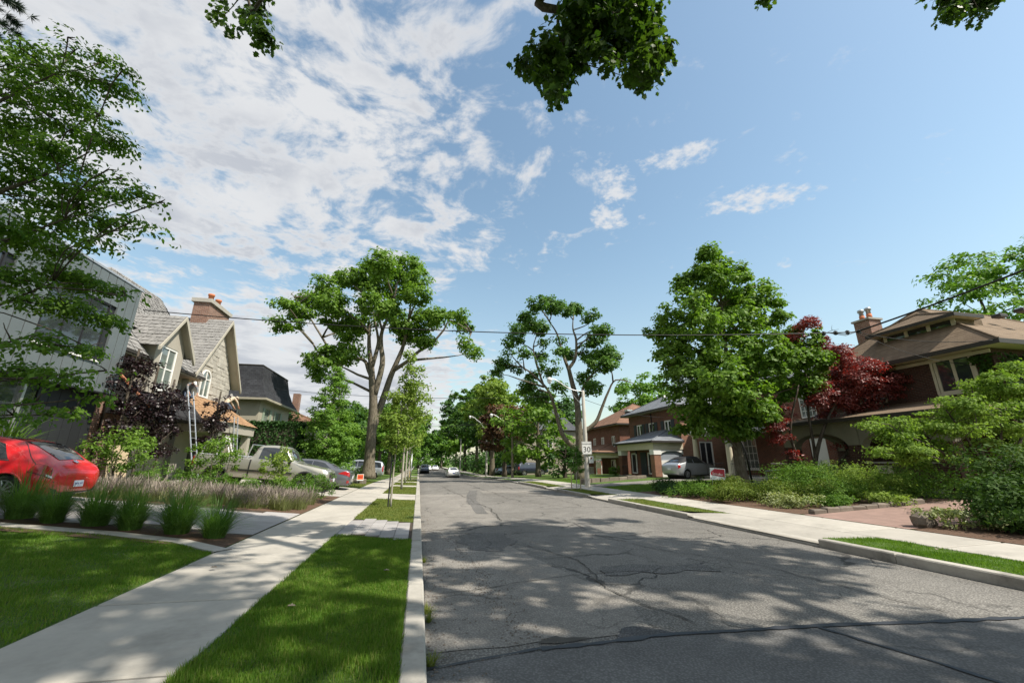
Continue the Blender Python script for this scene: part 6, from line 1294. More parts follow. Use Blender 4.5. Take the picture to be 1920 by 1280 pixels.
# dormer with hip roof
q = MB(); q.box(23.9, 25.6, 13.2, 16.4, 7.05, 8.06); dw = q.build('dormer', 'roof_brown', rf, False, True)
fr = MB(); o_, u_, n_ = (23.9, 13.2, 7.05), U, MX
for a in (0, 0.98, 1.95, 2.95): fr.obox(o_, u_, Z3, n_, a + 0.0, a + 0.16, 0.22, 1.0, 0.0, 0.05)
fr.obox(o_, u_, Z3, n_, -0.05, 3.2, 0.12, 0.24, 0.0, 0.09); fr.obox(o_, u_, Z3, n_, -0.05, 3.2, 0.94, 1.06, 0.0, 0.06); fr.build('dormer_frame', 'cream_paint', rf, False, True)
for a in (0.16, 1.14, 2.11): q = MB(); q.obox(o_, u_, Z3, n_, a, a + (0.82 if a < 2 else 0.84), 0.24, 0.94, 0.001, 0.02); q.build('pane', 'glass', rf, False, True)
hip_roof(r1, 23.3, 25.1, 12.85, 16.75, 8.12, ((24.3, 14.8, 8.78), (25.1, 14.8, 8.78)), 'roof_brown', 'dormer_roof', 'dark_trim', 'cream_paint', 0.14)
ch = part_box(r1, 'chimney', 'brick_tan', 25.6, 26.5, 18.0, 18.9, 6.4, 9.75); part_box(ch, 'chimney_cap', 'concrete', 25.52, 26.58, 17.92, 18.98, 9.752, 9.86)
for k, yy in enumerate((18.2, 18.62)): q = MB(); q.lathe((26.0, yy, 9.86), [(0.15, 0), (0.14, 0.3)], 10); q.build('chimney_pot', 'terracotta', ch, True, True); q = MB(); q.lathe((26.0, yy, 10.17), [(0.12, 0), (0.12, 0.22), (0.17, 0.23), (0.17, 0.36), (0.05, 0.42)], 10); q.build('flue_cap', 'galv_metal', ch, True, True)
for yy in (13.2, 12.4): q = MB(); q.box(27.0, 27.5, yy, yy + 0.35, 8.35, 8.52, 0.04); q.build('roof_vent', 'dark_trim', rf, False, True)
# porch
pr_ = hip_roof(r1, 19.0, 23.0, 11.5, 19.7, 3.55, ((22.98, 12.9, 4.3), (22.98, 18.4, 4.3)), 'roof_brown', 'porch_roof', 'dark_trim', 'cream_paint', 0.16)
part_box(r1, 'porch_floor', 'concrete', 19.45, 23.0, 11.8, 19.4, 0.1, 0.62)
for i, yy in enumerate((11.9, 15.3, 18.85)): part_box(r1, 'porch_pier', 'brick_dark', 19.4, 19.95, yy, yy + 0.55, 0.2, 2.35)
part_box(r1, 'porch_wall', 'brick_dark', 19.5, 19.75, 12.45, 15.3, 0.2, 1.55); part_box(r1, 'porch_wall_cap', 'concrete', 19.46, 19.79, 12.45, 15.3, 1.552, 1.62)
def arch_header(parent, x, y0, y1, zs, zc_, zt, m, t=0.45, along='Y'):
    yc, hw = (y0 + y1) / 2, (y1 - y0) / 2; P = [(y0, zt), (y0, zs)]
    for k in range(13): a = math.pi * (1 - k / 12); P.append((yc + (hw - 0.02) * math.cos(a), zs + (zc_ - zs) * math.sin(a)))
    P += [(y1, zs), (y1, zt)]; q = MB(); q.prism([(x, a, c) for a, c in P] if along == 'Y' else [(a, x, c) for a, c in P], (t, 0, 0) if along == 'Y' else (0, t, 0)); q.build('arch', m, parent, False, True)
mat('stucco_shaded', (0.23, 0.215, 0.165), 0.9, 0.12, 1.5, 0.3, dirt=0.2); arch_header(r1, 19.45, 12.44, 15.31, 2.2, 2.95, 3.4, 'stucco_shaded'); arch_header(r1, 19.45, 15.84, 18.86, 2.2, 2.95, 3.4, 'stucco_shaded')  # stucco darkened in colour for the deep shade of the porch arches
arch_header(r1, 18.9, 19.95, 22.9, 2.2, 2.95, 3.4, 'stucco_shaded', 0.4, 'X')
for yy in (11.9, 15.3, 18.85): part_box(r1, 'pier_cap', 'stucco_shaded', 19.42, 19.93, yy + 0.02, yy + 0.53, 2.352, 3.4)
plate = part_box(r1, 'number_plate', 'cream_paint', 19.455, 19.497, 14.25, 14.85, 1.14, 1.47)
text_part('numerals', '57', 0.33, 'black_metal', plate, Vector((19.452, 14.55, 1.305)) - base_of(plate), (R(90), 0, R(-90)))
def ivy(parent, x, y0, y1, z0, z1, n, seed, nrm):
    rng = np.random.default_rng(seed); Y = rng.uniform(y0, y1, n); Zz = z0 + (z1 - z0) * rng.random(n); k = (np.sin(Y * 2.3) * 0.5 + np.sin(Zz * 2.1 + Y) * 0.5) > -0.55; Y, Zz = Y[k], Zz[k]; n = len(Y)
    P = np.stack([np.full(n, x) - np.abs(rng.normal(0, 0.10, n)) - 0.03, Y, Zz], 1); N = np.tile(np.array(nrm, float), (n, 1)) + rng.normal(size=(n, 3)) * 0.45; N[:, 2] += 0.5; T = np.tile((0., 0, -1.), (n, 1)) + rng.normal(size=(n, 3)) * 0.4
    V, F = leaves(P - np.array(base_of(parent)), N, 0.14, 'broad', rng, T); return link('leaves', np_mesh('leaves', V, F, 3, 'leaf_rhodo'), None, parent)
iv = thing('ivy', 'ivy covering the near corner of the dark brick house', 'ivy', (22.9, 12.0, 0.4)); ivy(iv, 22.98, 11.9, 12.55, 0.5, 6.0, 1500, 1, (-1, 0, 0.2)); q = MB(); q.tube([(22.95, 12.1, 0.3), (22.93, 12.2, 2.5), (22.95, 12.15, 5)], 0.03, 6); q.build('stem', 'bark_dark', iv, True, True)
rng2 = np.random.default_rng(77); nI = 6500; Pi = np.stack([23.0 + rng2.uniform(0, 9, nI), 11.88 - np.abs(rng2.normal(0, .1, nI)) - 0.03, rng2.uniform(0.4, 6.0, nI)], 1); Ni = np.tile((0., -1., 0.4), (nI, 1)) + rng2.normal(size=(nI, 3)) * .45
V, F = leaves(Pi - np.array(base_of(iv)), Ni, 0.15, 'broad', rng2, np.tile((0., 0, -1.), (nI, 1)) + rng2.normal(size=(nI, 3)) * .4); link('leaves', np_mesh('leaves', V, F, 3, 'leaf_rhodo'), None, iv)

# ------------------------------------------------------------------ right 2: brick house with the white column
r2 = thing('brick_house', 'brick house with a tall white porch column behind the maple', 'house', (25, 25, 0.45))
wall(r2, (25.0, 21.0, 0.2), U, MX, 9.2, 6.9, [(0.8, 2.0, 0.6, 2.9), (6.5, 8.3, 0.9, 3.2), (1.0, 2.2, 4.2, 5.9), (6.6, 8.0, 4.2, 5.9)], 'brick_red'); wall(r2, (25.0, 21.0, 0.2), (1, 0, 0), (0, -1, 0), 10, 6.9, [], 'brick_red_lit'); wall(r2, (25.0, 30.2, 0.2), (1, 0, 0), (0, 1, 0), 10, 6.9, [], 'brick_red')
for w_ in ((6.5, 8.3, 0.9, 3.2), (1.0, 2.2, 4.2, 5.9), (6.6, 8.0, 4.2, 5.9)): window(r2, (25.0, 21.0, 0.2), U, MX, *w_, 'white_paint', 4, 4, 0.08, 0.09, 0.035, True, 'curtain_glass')
part_box(r2, 'door', 'white_paint', 25.05, 25.1, 21.85, 22.95, 0.8, 3.1)
hip_roof(r2, 24.3, 35.7, 20.3, 30.9, 7.1, ((29.0, 25.5, 10.6), (31.5, 25.5, 10.6)), 'roof_grey')
part_box(r2, 'porch_floor', 'concrete', 20.6, 25.0, 22.6, 29.6, 0.2, 0.66)
for yy in (25.6, 29.2):
    q = MB(); q.box(20.72, 21.28, yy - 0.28, yy + 0.28, 0.66, 0.86); q.lathe((21.0, yy, 0.86), [(0.25, 0), (0.25, 0.05), (0.215, 0.1), (0.21, 1.0), (0.175, 2.5), (0.175, 2.6), (0.24, 2.66), (0.24, 2.74)], 18); q.box(20.74, 21.26, yy - 0.26, yy + 0.26, 3.60, 3.7); q.build('column', 'cream_paint', r2, True, True)
part_box(r2, 'porch_roof', 'white_paint', 20.5, 25.0, 24.9, 29.9, 3.7, 4.1)
railing(r2, (20.75, 22.7, 0.66), (20.75, 25.3, 0.66), 0.85, 0.15); railing(r2, (20.75, 25.95, 0.66), (20.75, 28.9, 0.66), 0.85, 0.15); railing(r2, (20.75, 22.7, 0.66), (23.5, 22.7, 0.66), 0.85, 0.15)

# ------------------------------------------------------------------ right 3: grey-roofed brick house
r3 = thing('brick_house', 'red brick house with grey hip roof and navy shutters', 'house', (21.5, 36.5, 0.2))
wl = [(1.3, 2.4, 3.6, 5.2), (4.0, 5.1, 3.6, 5.2), (6.3, 7.4, 3.6, 5.2)]
wall(r3, (21.5, 31.6, 0.0), U, MX, 8.9, 6.1, wl, 'brick_red'); wall(r3, (21.5, 31.6, 0.0), (1, 0, 0), (0, -1, 0), 9.5, 6.1, [(1.6, 2.9, 1.0, 3.3), (5, 6.3, 1.0, 3.3), (1.8, 2.8, 3.8, 5.2)], 'brick_red_lit'); wall(r3, (21.5, 40.5, 0.0), (1, 0, 0), (0, 1, 0), 9.5, 6.1, [], 'brick_red')
for w_ in wl:
    window(r3, (21.5, 31.6, 0), U, MX, *w_, 'white_paint', 2, 1, 0.08, 0.12, 0.16, True, 'glass')
    for s_ in (w_[0] - 0.5, w_[1] + 0.03): q = MB(); q.obox((21.5, 31.6, 0), U, Z3, MX, s_, s_ + 0.47, w_[2], w_[3], 0.005, 0.05); q.build('shutter', 'shutter_navy', r3, False, True)
for w_ in ((1.6, 2.9, 1.0, 3.3), (5, 6.3, 1.0, 3.3), (1.8, 2.8, 3.8, 5.2)): window(r3, (21.5, 31.6, 0), (1, 0, 0), (0, -1, 0), *w_, 'white_paint', 2, 1, 0.08, 0.12, 0.1, True, 'glass')
rf3 = hip_roof(r3, 20.9, 31.6, 31.0, 41.1, 6.3, ((25.8, 35.6, 9.0), (26.6, 36.4, 9.0)), 'roof_grey')
for (x, y, z) in ((23.0, 35.0, 7.6), (23.6, 38.0, 7.8)): q = MB(); q.tube([(x, y, z - 0.4), (x, y, z + 0.35)], 0.05, 8); q.build('vent_pipe', 'black_metal', rf3, True, True)
for (x, y, z) in ((22.7, 33.6, 7.35), (23.4, 36.5, 7.85)): q = MB(); q.box(x, x + .3, y, y + .3, z - 0.1, z + 0.12, .03); q.build('roof_vent', 'white_paint', rf3, False, True)
gutter_pipe(r3, [(21.44, 36.0, 6.1), (21.44, 36.0, 3.6)])
p3 = hip_roof(r3, 18.5, 21.5, 31.3, 38.2, 3.3, ((21.48, 33.6, 4.35), (21.48, 36.0, 4.35)), 'roof_grey', 'porch_roof', 'dark_trim', 'white_paint', 0.14)
part_box(r3, 'porch_frieze', 'cream_paint', 18.75, 21.5, 31.55, 38.0, 2.62, 3.16)
for yy in (31.6, 37.35): q = MB(); q.box(18.8, 19.4, yy, yy + 0.6, 0.1, 2.2); q.build('porch_pier', 'brick_red_lit' if yy < 33 else 'brick_red', r3, False, True); q = MB(); q.box(18.76, 19.44, yy - 0.03, yy + 0.63, 2.202, 2.62); q.build('pier_cap', 'white_paint', r3, False, True)
part_box(r3, 'porch_floor', 'concrete', 18.7, 21.5, 31.5, 38.1, -0.1, 0.42)
part_box(r3, 'porch_side_panel', 'blue_grey', 19.45, 21.45, 31.72, 31.8, 0.42, 2.62); part_box(r3, 'porch_inner_wall', 'white_paint', 19.45, 21.0, 31.66, 31.715, 0.42, 1.75)
arch_header(r3, 31.60, 19.42, 21.48, 2.2, 2.5, 2.61, 'white_paint', 0.05, 'X')
for a0, a1 in ((33.0, 33.9), (35.9, 36.8)): window(r3, (19.6, 0, 0), U, MX, a0, a1, 0.6, 2.4, 'white_paint', 1, 1, -0.04, 0.1, 0.1, False)
q = MB(); q.box(19.6, 19.68, 34.3, 35.3, 0.45, 2.45); d_ = q.build('front_door', 'shutter_navy', r3, False, True); q = MB(); q.lathe((19.57, 34.45, 1.4), [(0.03, 0), (0.03, 0.04)], 8, 'X'); q.build('handle', 'chrome', d_, True, True)
part_box(r3, 'porch_front_wall', 'brick_red', 19.66, 21.4, 32.3, 37.3, 0.42, 2.62)
q = MB(); q.lathe((18.95, 34.8, 2.3), [(0.02, 0.3), (0.07, 0.26), (0.09, 0.08), (0.05, 0.0)], 8); q.build('porch_lantern', 'black_metal', r3, True, True)
for k in range(3): part_box(r3, 'step', 'rock', 18.7 - 0.38 * (k + 1), 18.7 - 0.38 * k - 0.005, 33.2, 36.4, -0.1, 0.34 - 0.11 * k)
railing(r3, (18.75, 32.3, 0.42), (18.75, 33.3, 0.42), 0.85, 0.15); railing(r3, (18.75, 36.3, 0.42), (18.75, 37.3, 0.42), 0.85, 0.15)
# ------------------------------------------------------------------ right 4: brown-roofed brick house
r4 = thing('brick_house', 'red brick house with reddish brown hip roof beside the pole', 'house', (23.2, 51, 0.0))
wl = [(1.3, 2.3, 3.5, 5.1), (4.4, 5.4, 3.5, 5.1), (7.0, 8.0, 3.5, 5.1)]
wall(r4, (23.2, 46.2, -0.4), U, MX, 10.0, 6.3, wl, 'brick_red'); wall(r4, (23.2, 46.2, -0.4), (1, 0, 0), (0, -1, 0), 9.5, 6.3, [], 'brick_red'); wall(r4, (23.2, 56.2, -0.4), (1, 0, 0), (0, 1, 0), 9.5, 6.3, [], 'brick_red')
for w_ in wl: window(r4, (23.2, 46.2, -0.4), U, MX, *w_, 'white_paint', 2, 1, 0.08, 0.12, 0.12, True)
rf4 = hip_roof(r4, 22.6, 33.2, 45.6, 56.8, 6.05, ((27.6, 50.6, 9.1), (28.2, 51.8, 9.1)), 'roof_redbrown'); part_box(rf4, 'skylight', 'alu', 25.2, 25.9, 47.6, 48.4, 7.75, 7.95)
hip_roof(r4, 20.0, 23.2, 46.6, 55.4, 2.75, ((23.18, 48.8, 3.75), (23.18, 53.0, 3.75)), 'roof_redbrown', 'porch_roof', 'dark_trim', 'cream_paint', 0.12); part_box(r4, 'porch_beam', 'cream_paint', 20.3, 23.2, 46.9, 55.1, 2.1, 2.62)
for yy in (47.0, 54.2): part_box(r4, 'porch_pier', 'brick_red', 20.35, 21.1, yy, yy + 0.75, -0.4, 1.75); part_box(r4, 'pier_cap', 'white_paint', 20.4, 21.05, yy + 0.05, yy + 0.7, 1.752, 2.1)
part_box(r4, 'porch_floor', 'concrete', 20.3, 23.2, 46.9, 55.1, -0.5, 0.2); railing(r4, (20.5, 47.8, 0.2), (20.5, 54.1, 0.2), 0.8, 0.2, 'white_paint', 0.02)
window(r4, (23.2, 46.2, -0.4), U, MX, 1.5, 2.6, 0.9, 2.3, 'white_paint', 2, 1, -0.04)
# ------------------------------------------------------------------ far: grey gabled house, distant tower
r5 = thing('house', 'grey gabled house half hidden behind the pruned maple', 'house', (18, 66, 0)); part_box(r5, 'wall', 'stucco_olive', 15, 23, 60, 68, -0.8, 6.2); q = MB(); q.prism([(14.6, 59.6, 6.2), (23.4, 59.6, 6.2), (19, 59.6, 9.8)], (0, 9, 0)); q.build('roof', 'roof_grey', r5, False, True); window(r5, (15, 60, 0), (1, 0, 0), (0, -1, 0), 3, 4.2, 3.5, 5, 'white_paint', 2, 1, -0.05)
r6 = thing('apartment_tower', 'distant blue-grey apartment tower behind the cone-shaped maple', 'tower', (228, 320, 0)); mat('tower_wall_hazy', (0.42, 0.47, 0.53), 0.6, 0.06, 0.05); part_box(r6, 'wall', 'tower_wall_hazy', 221, 237, 312, 328, -5, 84)  # bluish wall paled in colour to stand in for distance haze
for k in range(26): z = 4 + k * 3.0; q = MB(); q.box(222, 236, 311.6, 311.95, z, z + 1.7); q.build('window_band', 'glass', r6, False, True); q = MB(); q.box(220.6, 220.95, 313, 327, z, z + 1.7); q.build('window_band', 'glass', r6, False, True)
# ------------------------------------------------------------------ vehicles (local frame: rear at x=0, nose towards +x, ground at z=0)
car_paint('paint_red', (0.52, 0.012, 0.016), 0.0, 0.35); car_paint('paint_champagne', (0.40, 0.385, 0.33), 0.55, 0.34); car_paint('paint_grey', (0.135, 0.14, 0.155), 0.55, 0.32)
car_paint('paint_silver', (0.42, 0.45, 0.48), 0.55, 0.32); car_paint('paint_white', (0.78, 0.78, 0.77), 0.0, 0.35); car_paint('paint_navy', (0.020, 0.026, 0.045), 0.3, 0.35); car_paint('paint_silverblue', (0.33, 0.38, 0.43), 0.5, 0.33)
mat('lamp_red', (0.33, 0.012, 0.012), 0.18, 0.15, 8.0, coat=1.0); mat('lamp_clear', (0.62, 0.62, 0.60), 0.15, 0.1, 8.0, coat=1.0); mat('plate_white', (0.70, 0.72, 0.78), 0.4, 0.05, 8.0); mat('soft_top', (0.014, 0.014, 0.016), 0.75, 0.15, 8.0); mat('plate_blue', (0.06, 0.10, 0.30), 0.5, 0.05, 5.0)
def crom(A, t):
    """Catmull-Rom through rows of A at parameter t (0..n-1)"""
    n = len(A); i = int(min(max(math.floor(t), 0), n - 2)); f = t - i
    p0, p1, p2, p3 = A[max(i - 1, 0)], A[i], A[i + 1], A[min(i + 2, n - 1)]
    m1, m2 = (p2 - p0) * 0.5, (p3 - p1) * 0.5; f2, f3 = f * f, f * f * f
    return (2 * f3 - 3 * f2 + 1) * p1 + (f3 - 2 * f2 + f) * m1 + (-2 * f3 + 3 * f2) * p2 + (f3 - f2) * m2
class Body:
    def __init__(s, st):
        s.x = np.array([r_[0] for r_ in st]); s.a = np.array([r_[1:] for r_ in st], float); s.L = s.x[-1]
    def sec(s, x):
        i = int(np.clip(np.searchsorted(s.x, x, 'right') - 1, 0, len(s.x) - 2)); f = (x - s.x[i]) / (s.x[i + 1] - s.x[i])
        zb, zm, zl, zr, ws, wm, wl, wr = crom(s.a, i + f)
        return np.array([(0.0, zb), (ws * 0.8, zb), (ws, zb + 0.06), (wm, zm), (wl, zl), (wr, zr - 0.05 * min(1, (zr - zl) * 5)), (wr * 0.55, zr), (0.0, zr + 0.012)])
    def pt(s, x, v):
        """v: 0 underside centre .. 4 belt .. 5 roof edge .. 7 roof centre; negative v mirrors to the right side"""
        sg = 1 if v >= 0 else -1; p = crom(s.sec(x), abs(v)); return Vector((x, sg * max(p[0], 0), p[1]))
    def nrm(s, x, v):
        e = 0.01; a = s.pt(min(x + e, s.L), v) - s.pt(max(x - e, 0), v); vv = abs(v); sg = 1 if v >= 0 else -1
        b = s.pt(x, sg * min(vv + e, 7)) - s.pt(x, sg * max(vv - e, 0)); n = b.cross(a) * sg
        return n.normalized() if n.length > 1e-9 else Vector((0, 0, 1))
    def mesh(s, m, arches, ar, nu=70, nv=28):
        b = MB(); xs = np.concatenate([[0], np.sort(np.concatenate([np.linspace(0.0, s.L, nu), [c + d for c in arches for d in (-ar, ar)]]))[1:]]); V = []; vv = list(np.linspace(-7, 7, 2 * nv + 1))
        for x in xs:
            for v in vv: V.append(s.pt(float(x), v))
        k = len(vv); F = []
        for i in range(len(xs) - 1):
            for j in range(k - 1):
                q = (i * k + j, i * k + j + 1, (i + 1) * k + j + 1, (i + 1) * k + j); c = sum((V[t] for t in q), Vector()) / 4
                if any((c.x - ax) ** 2 + (c.z - s.wz) ** 2 < ar * ar for ax in arches) and abs(c.y) > s.a[:, 5].max() * 0.55: continue
                F.append(q)
        F.append(tuple(range(k - 1, -1, -1))); F.append(tuple((len(xs) - 1) * k + j for j in range(k)))
        b.add(V, F); return b
    def patch(s, P, off=0.008, n=8, nv=8):
        """P: four (x, v) corners in order; a sheet lying just proud of the body"""
        b = MB(); V = []; over = abs(P[0][1]) > 3.95 and min(p[1] for p in P) < 0 < max(p[1] for p in P)
        if over: P = [(x, math.copysign(7 - abs(v), v)) for x, v in P]; n = max(n, 14)
        for j in range(nv + 1):
            for i in range(n + 1):
                u, w_ = i / n, j / nv; x = (1 - u) * (1 - w_) * P[0][0] + u * (1 - w_) * P[1][0] + u * w_ * P[2][0] + (1 - u) * w_ * P[3][0]; v = (1 - u) * (1 - w_) * P[0][1] + u * (1 - w_) * P[1][1] + u * w_ * P[2][1] + (1 - u) * w_ * P[3][1]
                
                if over: v = math.copysign(7 - abs(v), v)
                x = min(max(x, 0.002), s.L - 0.002); V.append(s.pt(x, v) + s.nrm(x, v) * off)
        b.add(V, [(j * (n + 1) + i, j * (n + 1) + i + 1, (j + 1) * (n + 1) + i + 1, (j + 1) * (n + 1) + i) for j in range(nv) for i in range(n)]); return b
WHEELS = {}
def wheel_meshes(r_, wd, rim, spokes, rm='alloy'):
    key = (r_, wd, rim, spokes, rm)
    if key not in WHEELS:
        t = MB(); t.lathe((0, 0, 0), [(rim * 0.98, -wd / 2 + 0.02), (r_ - 0.03, -wd / 2), (r_, -wd / 2 + 0.035), (r_, wd / 2 - 0.035), (r_ - 0.03, wd / 2), (rim * 0.98, wd / 2 - 0.02)], 28, 'Y')
        q = MB(); q.lathe((0, 0, 0), [(rim * 0.99, wd / 2 - 0.035), (rim, wd / 2 - 0.005), (rim * 0.91, wd / 2 - 0.008), (rim * 0.9, wd / 2 - 0.06)], 24, 'Y')
        q.lathe((0, 0, 0), [(0.07, wd / 2 - 0.05), (0.065, wd / 2 - 0.01), (0.03, wd / 2)], 12, 'Y')
        for k in range(spokes):
            a = 2 * math.pi * k / spokes; u = Vector((math.cos(a), 0, math.sin(a))); w_ = Vector((-math.sin(a), 0, math.cos(a))); h = rim * (0.16 if spokes > 6 else 0.24)
            q.add([u * 0.05 + w_ * h * 0.5 + Vector((0, wd / 2 - 0.03, 0)), u * 0.05 - w_ * h * 0.5 + Vector((0, wd / 2 - 0.03, 0)), u * rim * 0.93 - w_ * h * 0.5 + Vector((0, wd / 2 - 0.012, 0)), u * rim * 0.93 + w_ * h * 0.5 + Vector((0, wd / 2 - 0.012, 0)),
                   u * 0.05 + w_ * h * 0.3 + Vector((0, wd / 2 - 0.006, 0)), u * 0.05 - w_ * h * 0.3 + Vector((0, wd / 2 - 0.006, 0)), u * rim * 0.92 - w_ * h * 0.3 + Vector((0, wd / 2 - 0.002, 0)), u * rim * 0.92 + w_ * h * 0.3 + Vector((0, wd / 2 - 0.002, 0))], [(4, 5, 6, 7), (0, 4, 7, 3), (1, 2, 6, 5)])
        WHEELS[key] = (t.mesh('wheel', 'rubber', True), q.mesh('rim', rm))
    return WHEELS[key]
def make_car(name, label, loc, rz, tilt, st, paint, axles, wr, rim, spokes, ar, glass, lamps=(), trims=(), rm='alloy', wd=0.2, lip=None, det=1.0, cat='car', group=None):
    root = thing(name, label, cat, loc, 0, group); root.rotation_euler = (0, tilt, rz); B = Body(st); B.wz = wr
    B.mesh(paint, axles, ar, int(70 * det), int(28 * det)).build('body', paint, root, True)
    hw = max(r_[6] for r_ in st)
    for ax in axles: q = MB(); q.lathe((ax, -hw + 0.12, wr), [(ar + 0.015, 0), (ar + 0.015, 2 * hw - 0.24)], 24, 'Y'); q.build('wheel_well', 'plastic_black', root)
    tm, rmh = wheel_meshes(wr, wd, rim, spokes, rm)
    for ax in axles:
        for sg in (1, -1):
            w_ = link('wheel', tm, None, root, (ax, sg * (hw - wd / 2 - 0.02), wr), (0, 0, 0 if sg > 0 else math.pi)); link('rim', rmh, None, w_)
            a = MB(); pts = []
            for k in range(17):
                an = math.pi * (-0.08 + 1.16 * k / 16); x, z = ax + ar * math.cos(an), wr + ar * math.sin(an); v = 2.5
                lo, hi = 1.9, 4.0
                for _ in range(18):
                    mid = (lo + hi) / 2; p = B.pt(min(max(x, 0.01), B.L - 0.01), mid)
                    if p.z < z: lo = mid
                    else: hi = mid
                p = B.pt(min(max(x, 0.01), B.L - 0.01), lo); pts.append((x, sg * (p.y + 0.004), z))
            a.tube(pts, 0.022 if lip is None else 0.05, 6); a.build('wheel_arch', lip or paint, root, True)
    for nm, P, m, off in list(glass) + list(lamps) + list(trims):
        sides = (1, -1) if P[0][1] * P[2][1] > 0 and P[0][1] > 0 and nm[-1] != '!' else (1,)
        for sg in sides: B.patch([(x, v * sg) for x, v in P], off).build(nm.rstrip('!'), m, root, True)
    return root, B
def mirror_part(root, B, x, z, paint):
    for sg in (1, -1):
        y = B.pt(x, 4.0).y; q = MB(); q.lathe((x, sg * (y + 0.12), z), [(0.03, -0.05), (0.10, -0.03), (0.10, 0.05), (0.04, 0.08)], 10, 'X'); q.build('mirror', paint, root, True)
# zb  zm  zbelt zroof | wsill wmid wbelt wroof
BEETLE = [(0.0, .36, .55, .66, .70, .50, .58, .52, .40), (.06, .30, .58, .80, .85, .68, .76, .68, .50), (.20, .25, .62, .90, .99, .80, .87, .76, .58), (.5, .24, .63, .95, 1.18, .85, .90, .80, .62), (.85, .24, .63, .97, 1.36, .86, .905, .82, .61), (1.3, .22, .63, .97, 1.46, .86, .90, .82, .60), (1.8, .22, .63, .97, 1.50, .86, .895, .81, .59), (2.3, .22, .63, .96, 1.49, .86, .895, .80, .58), (2.75, .22, .63, .95, 1.40, .86, .90, .79, .58), (3.1, .22, .63, .93, 1.15, .86, .905, .77, .60), (3.35, .23, .62, .90, .98, .86, .90, .72, .56), (3.75, .24, .60, .82, .88, .82, .87, .66, .48), (4.05, .27, .56, .72, .77, .72, .78, .60, .42), (4.22, .32, .5, .60, .64, .58, .64, .50, .34), (4.28, .36, .48, .55, .57, .46, .50, .40, .28)]
red, RB = make_car('hatchback_car', 'red rounded two-door hatchback parked in the paver drive', (-8.35, 12.95, 0.58), math.pi, -0.075, BEETLE, 'paint_red', (0.86, 3.38), 0.335, 0.235, 10, 0.395,
    [('rear_window', [(0.30, -5.75), (0.30, 5.75), (1.05, 5.5), (1.05, -5.5)], 'car_glass', 0.010), ('side_window', [(1.02, 4.12), (1.62, 4.08), (1.62, 4.90), (1.30, 4.80)], 'car_glass', 0.008), ('side_window', [(1.68, 4.08), (2.92, 4.1), (2.72, 4.85), (1.68, 4.92)], 'car_glass', 0.008), ('windshield', [(2.72, -5.6), (2.72, 5.6), (3.24, 5.3), (3.24, -5.3)], 'car_glass', 0.008)],
    [('lamp_surround', [(0.068, 3.21), (0.515, 3.40), (0.432, 4.075), (0.14, 4.045)], 'plastic_black', 0.010), ('tail_lamp', [(0.08, 3.25), (0.50, 3.42), (0.42, 4.05), (0.15, 4.02)], 'lamp_red', 0.016), ('reverse_lamp', [(0.07, 3.28), (0.16, 3.30), (0.17, 3.42), (0.08, 3.42)], 'lamp_clear', 0.019), ('hatch_gap', [(0.035, 3.0), (0.05, 3.0), (1.06, 5.42), (1.03, 5.42)], 'plastic_black', 0.006), ('door_gap', [(1.64, 2.0), (1.655, 2.0), (1.655, 4.0), (1.64, 4.0)], 'plastic_black', 0.005)],
    [('bumper_trim', [(0.03, -2.1), (0.03, 2.1), (0.06, 2.4), (0.06, -2.4)], 'plastic_black', 0.012), ('sunroof', [(1.32, -6.0), (1.32, 6.0), (2.62, 6.0), (2.62, -6.0)], 'car_glass', 0.006), ('window_trim', [(0.98, 4.03), (2.95, 4.03), (2.95, 4.09), (0.98, 4.09)], 'chrome', 0.010)], wd=0.21)
# number plate with lettering, round badge on the tailgate
pl = MB(); pl.box(-0.012, 0.0, -0.15, 0.15, 0.0, 0.15); plo = pl.build('number_plate', 'plate_white', red, loc=(-0.012, 0, 0.44)); plo.rotation_euler = (0, R(6), 0); text_part('plate_lettering', 'BKXL 412', 0.062, 'plate_blue', plo, (-0.014, 0, 0.075), (R(90), 0, R(-90)))
pq = MB(); pq.box(-0.004, 0.0, -0.23, 0.23, 0, 0.24); pqo = pq.build('plate_recess', 'paint_red', red, loc=(0.0, 0, 0.395)); pqo.rotation_euler = (0, R(6), 0)
bd = MB(); p0 = RB.pt(0.20, 6.4); n0 = RB.nrm(0.20, 6.4)
def badge(root, B, x, v, r_):
    p = B.pt(x, v); n = B.nrm(x, v); u = Vector((0, 1, 0)); w_ = n.cross(u).normalized(); u = w_.cross(n)
    if w_.z < 0: w_ = -w_; u = -u
    d = MB(); d.add([p + n * 0.012 + (u * math.cos(a) + w_ * math.sin(a)) * r_ for a in np.linspace(0, 2 * math.pi, 21)[:-1]], [tuple(range(20))]); bg_ = d.build('badge', 'plate_blue', root)
    d = MB(); ring = [p + n * 0.015 + (u * math.cos(a) + w_ * math.sin(a)) * r_ for a in np.linspace(0, 2 * math.pi, 21)]; d.tube(ring, r_ * 0.13, 5)
    for a, b in (((-0.45, 0.75), (0, 0.12)), ((0.45, 0.75), (0, 0.12)), ((-0.82, 0.35), (-0.36, -0.75)), ((-0.36, -0.75), (0, 0.02)), ((0, 0.02), (0.36, -0.75)), ((0.36, -0.75), (0.82, 0.35))):
        d.tube([p + n * 0.016 + (u * a[0] + w_ * a[1]) * r_, p + n * 0.016 + (u * b[0] + w_ * b[1]) * r_], r_ * 0.09, 5)
    d.build('badge_ring', 'chrome', bg_)
badge(red, RB, 0.22, 7.0, 0.055); mirror_part(red, RB, 2.85, 0.98, 'paint_red')

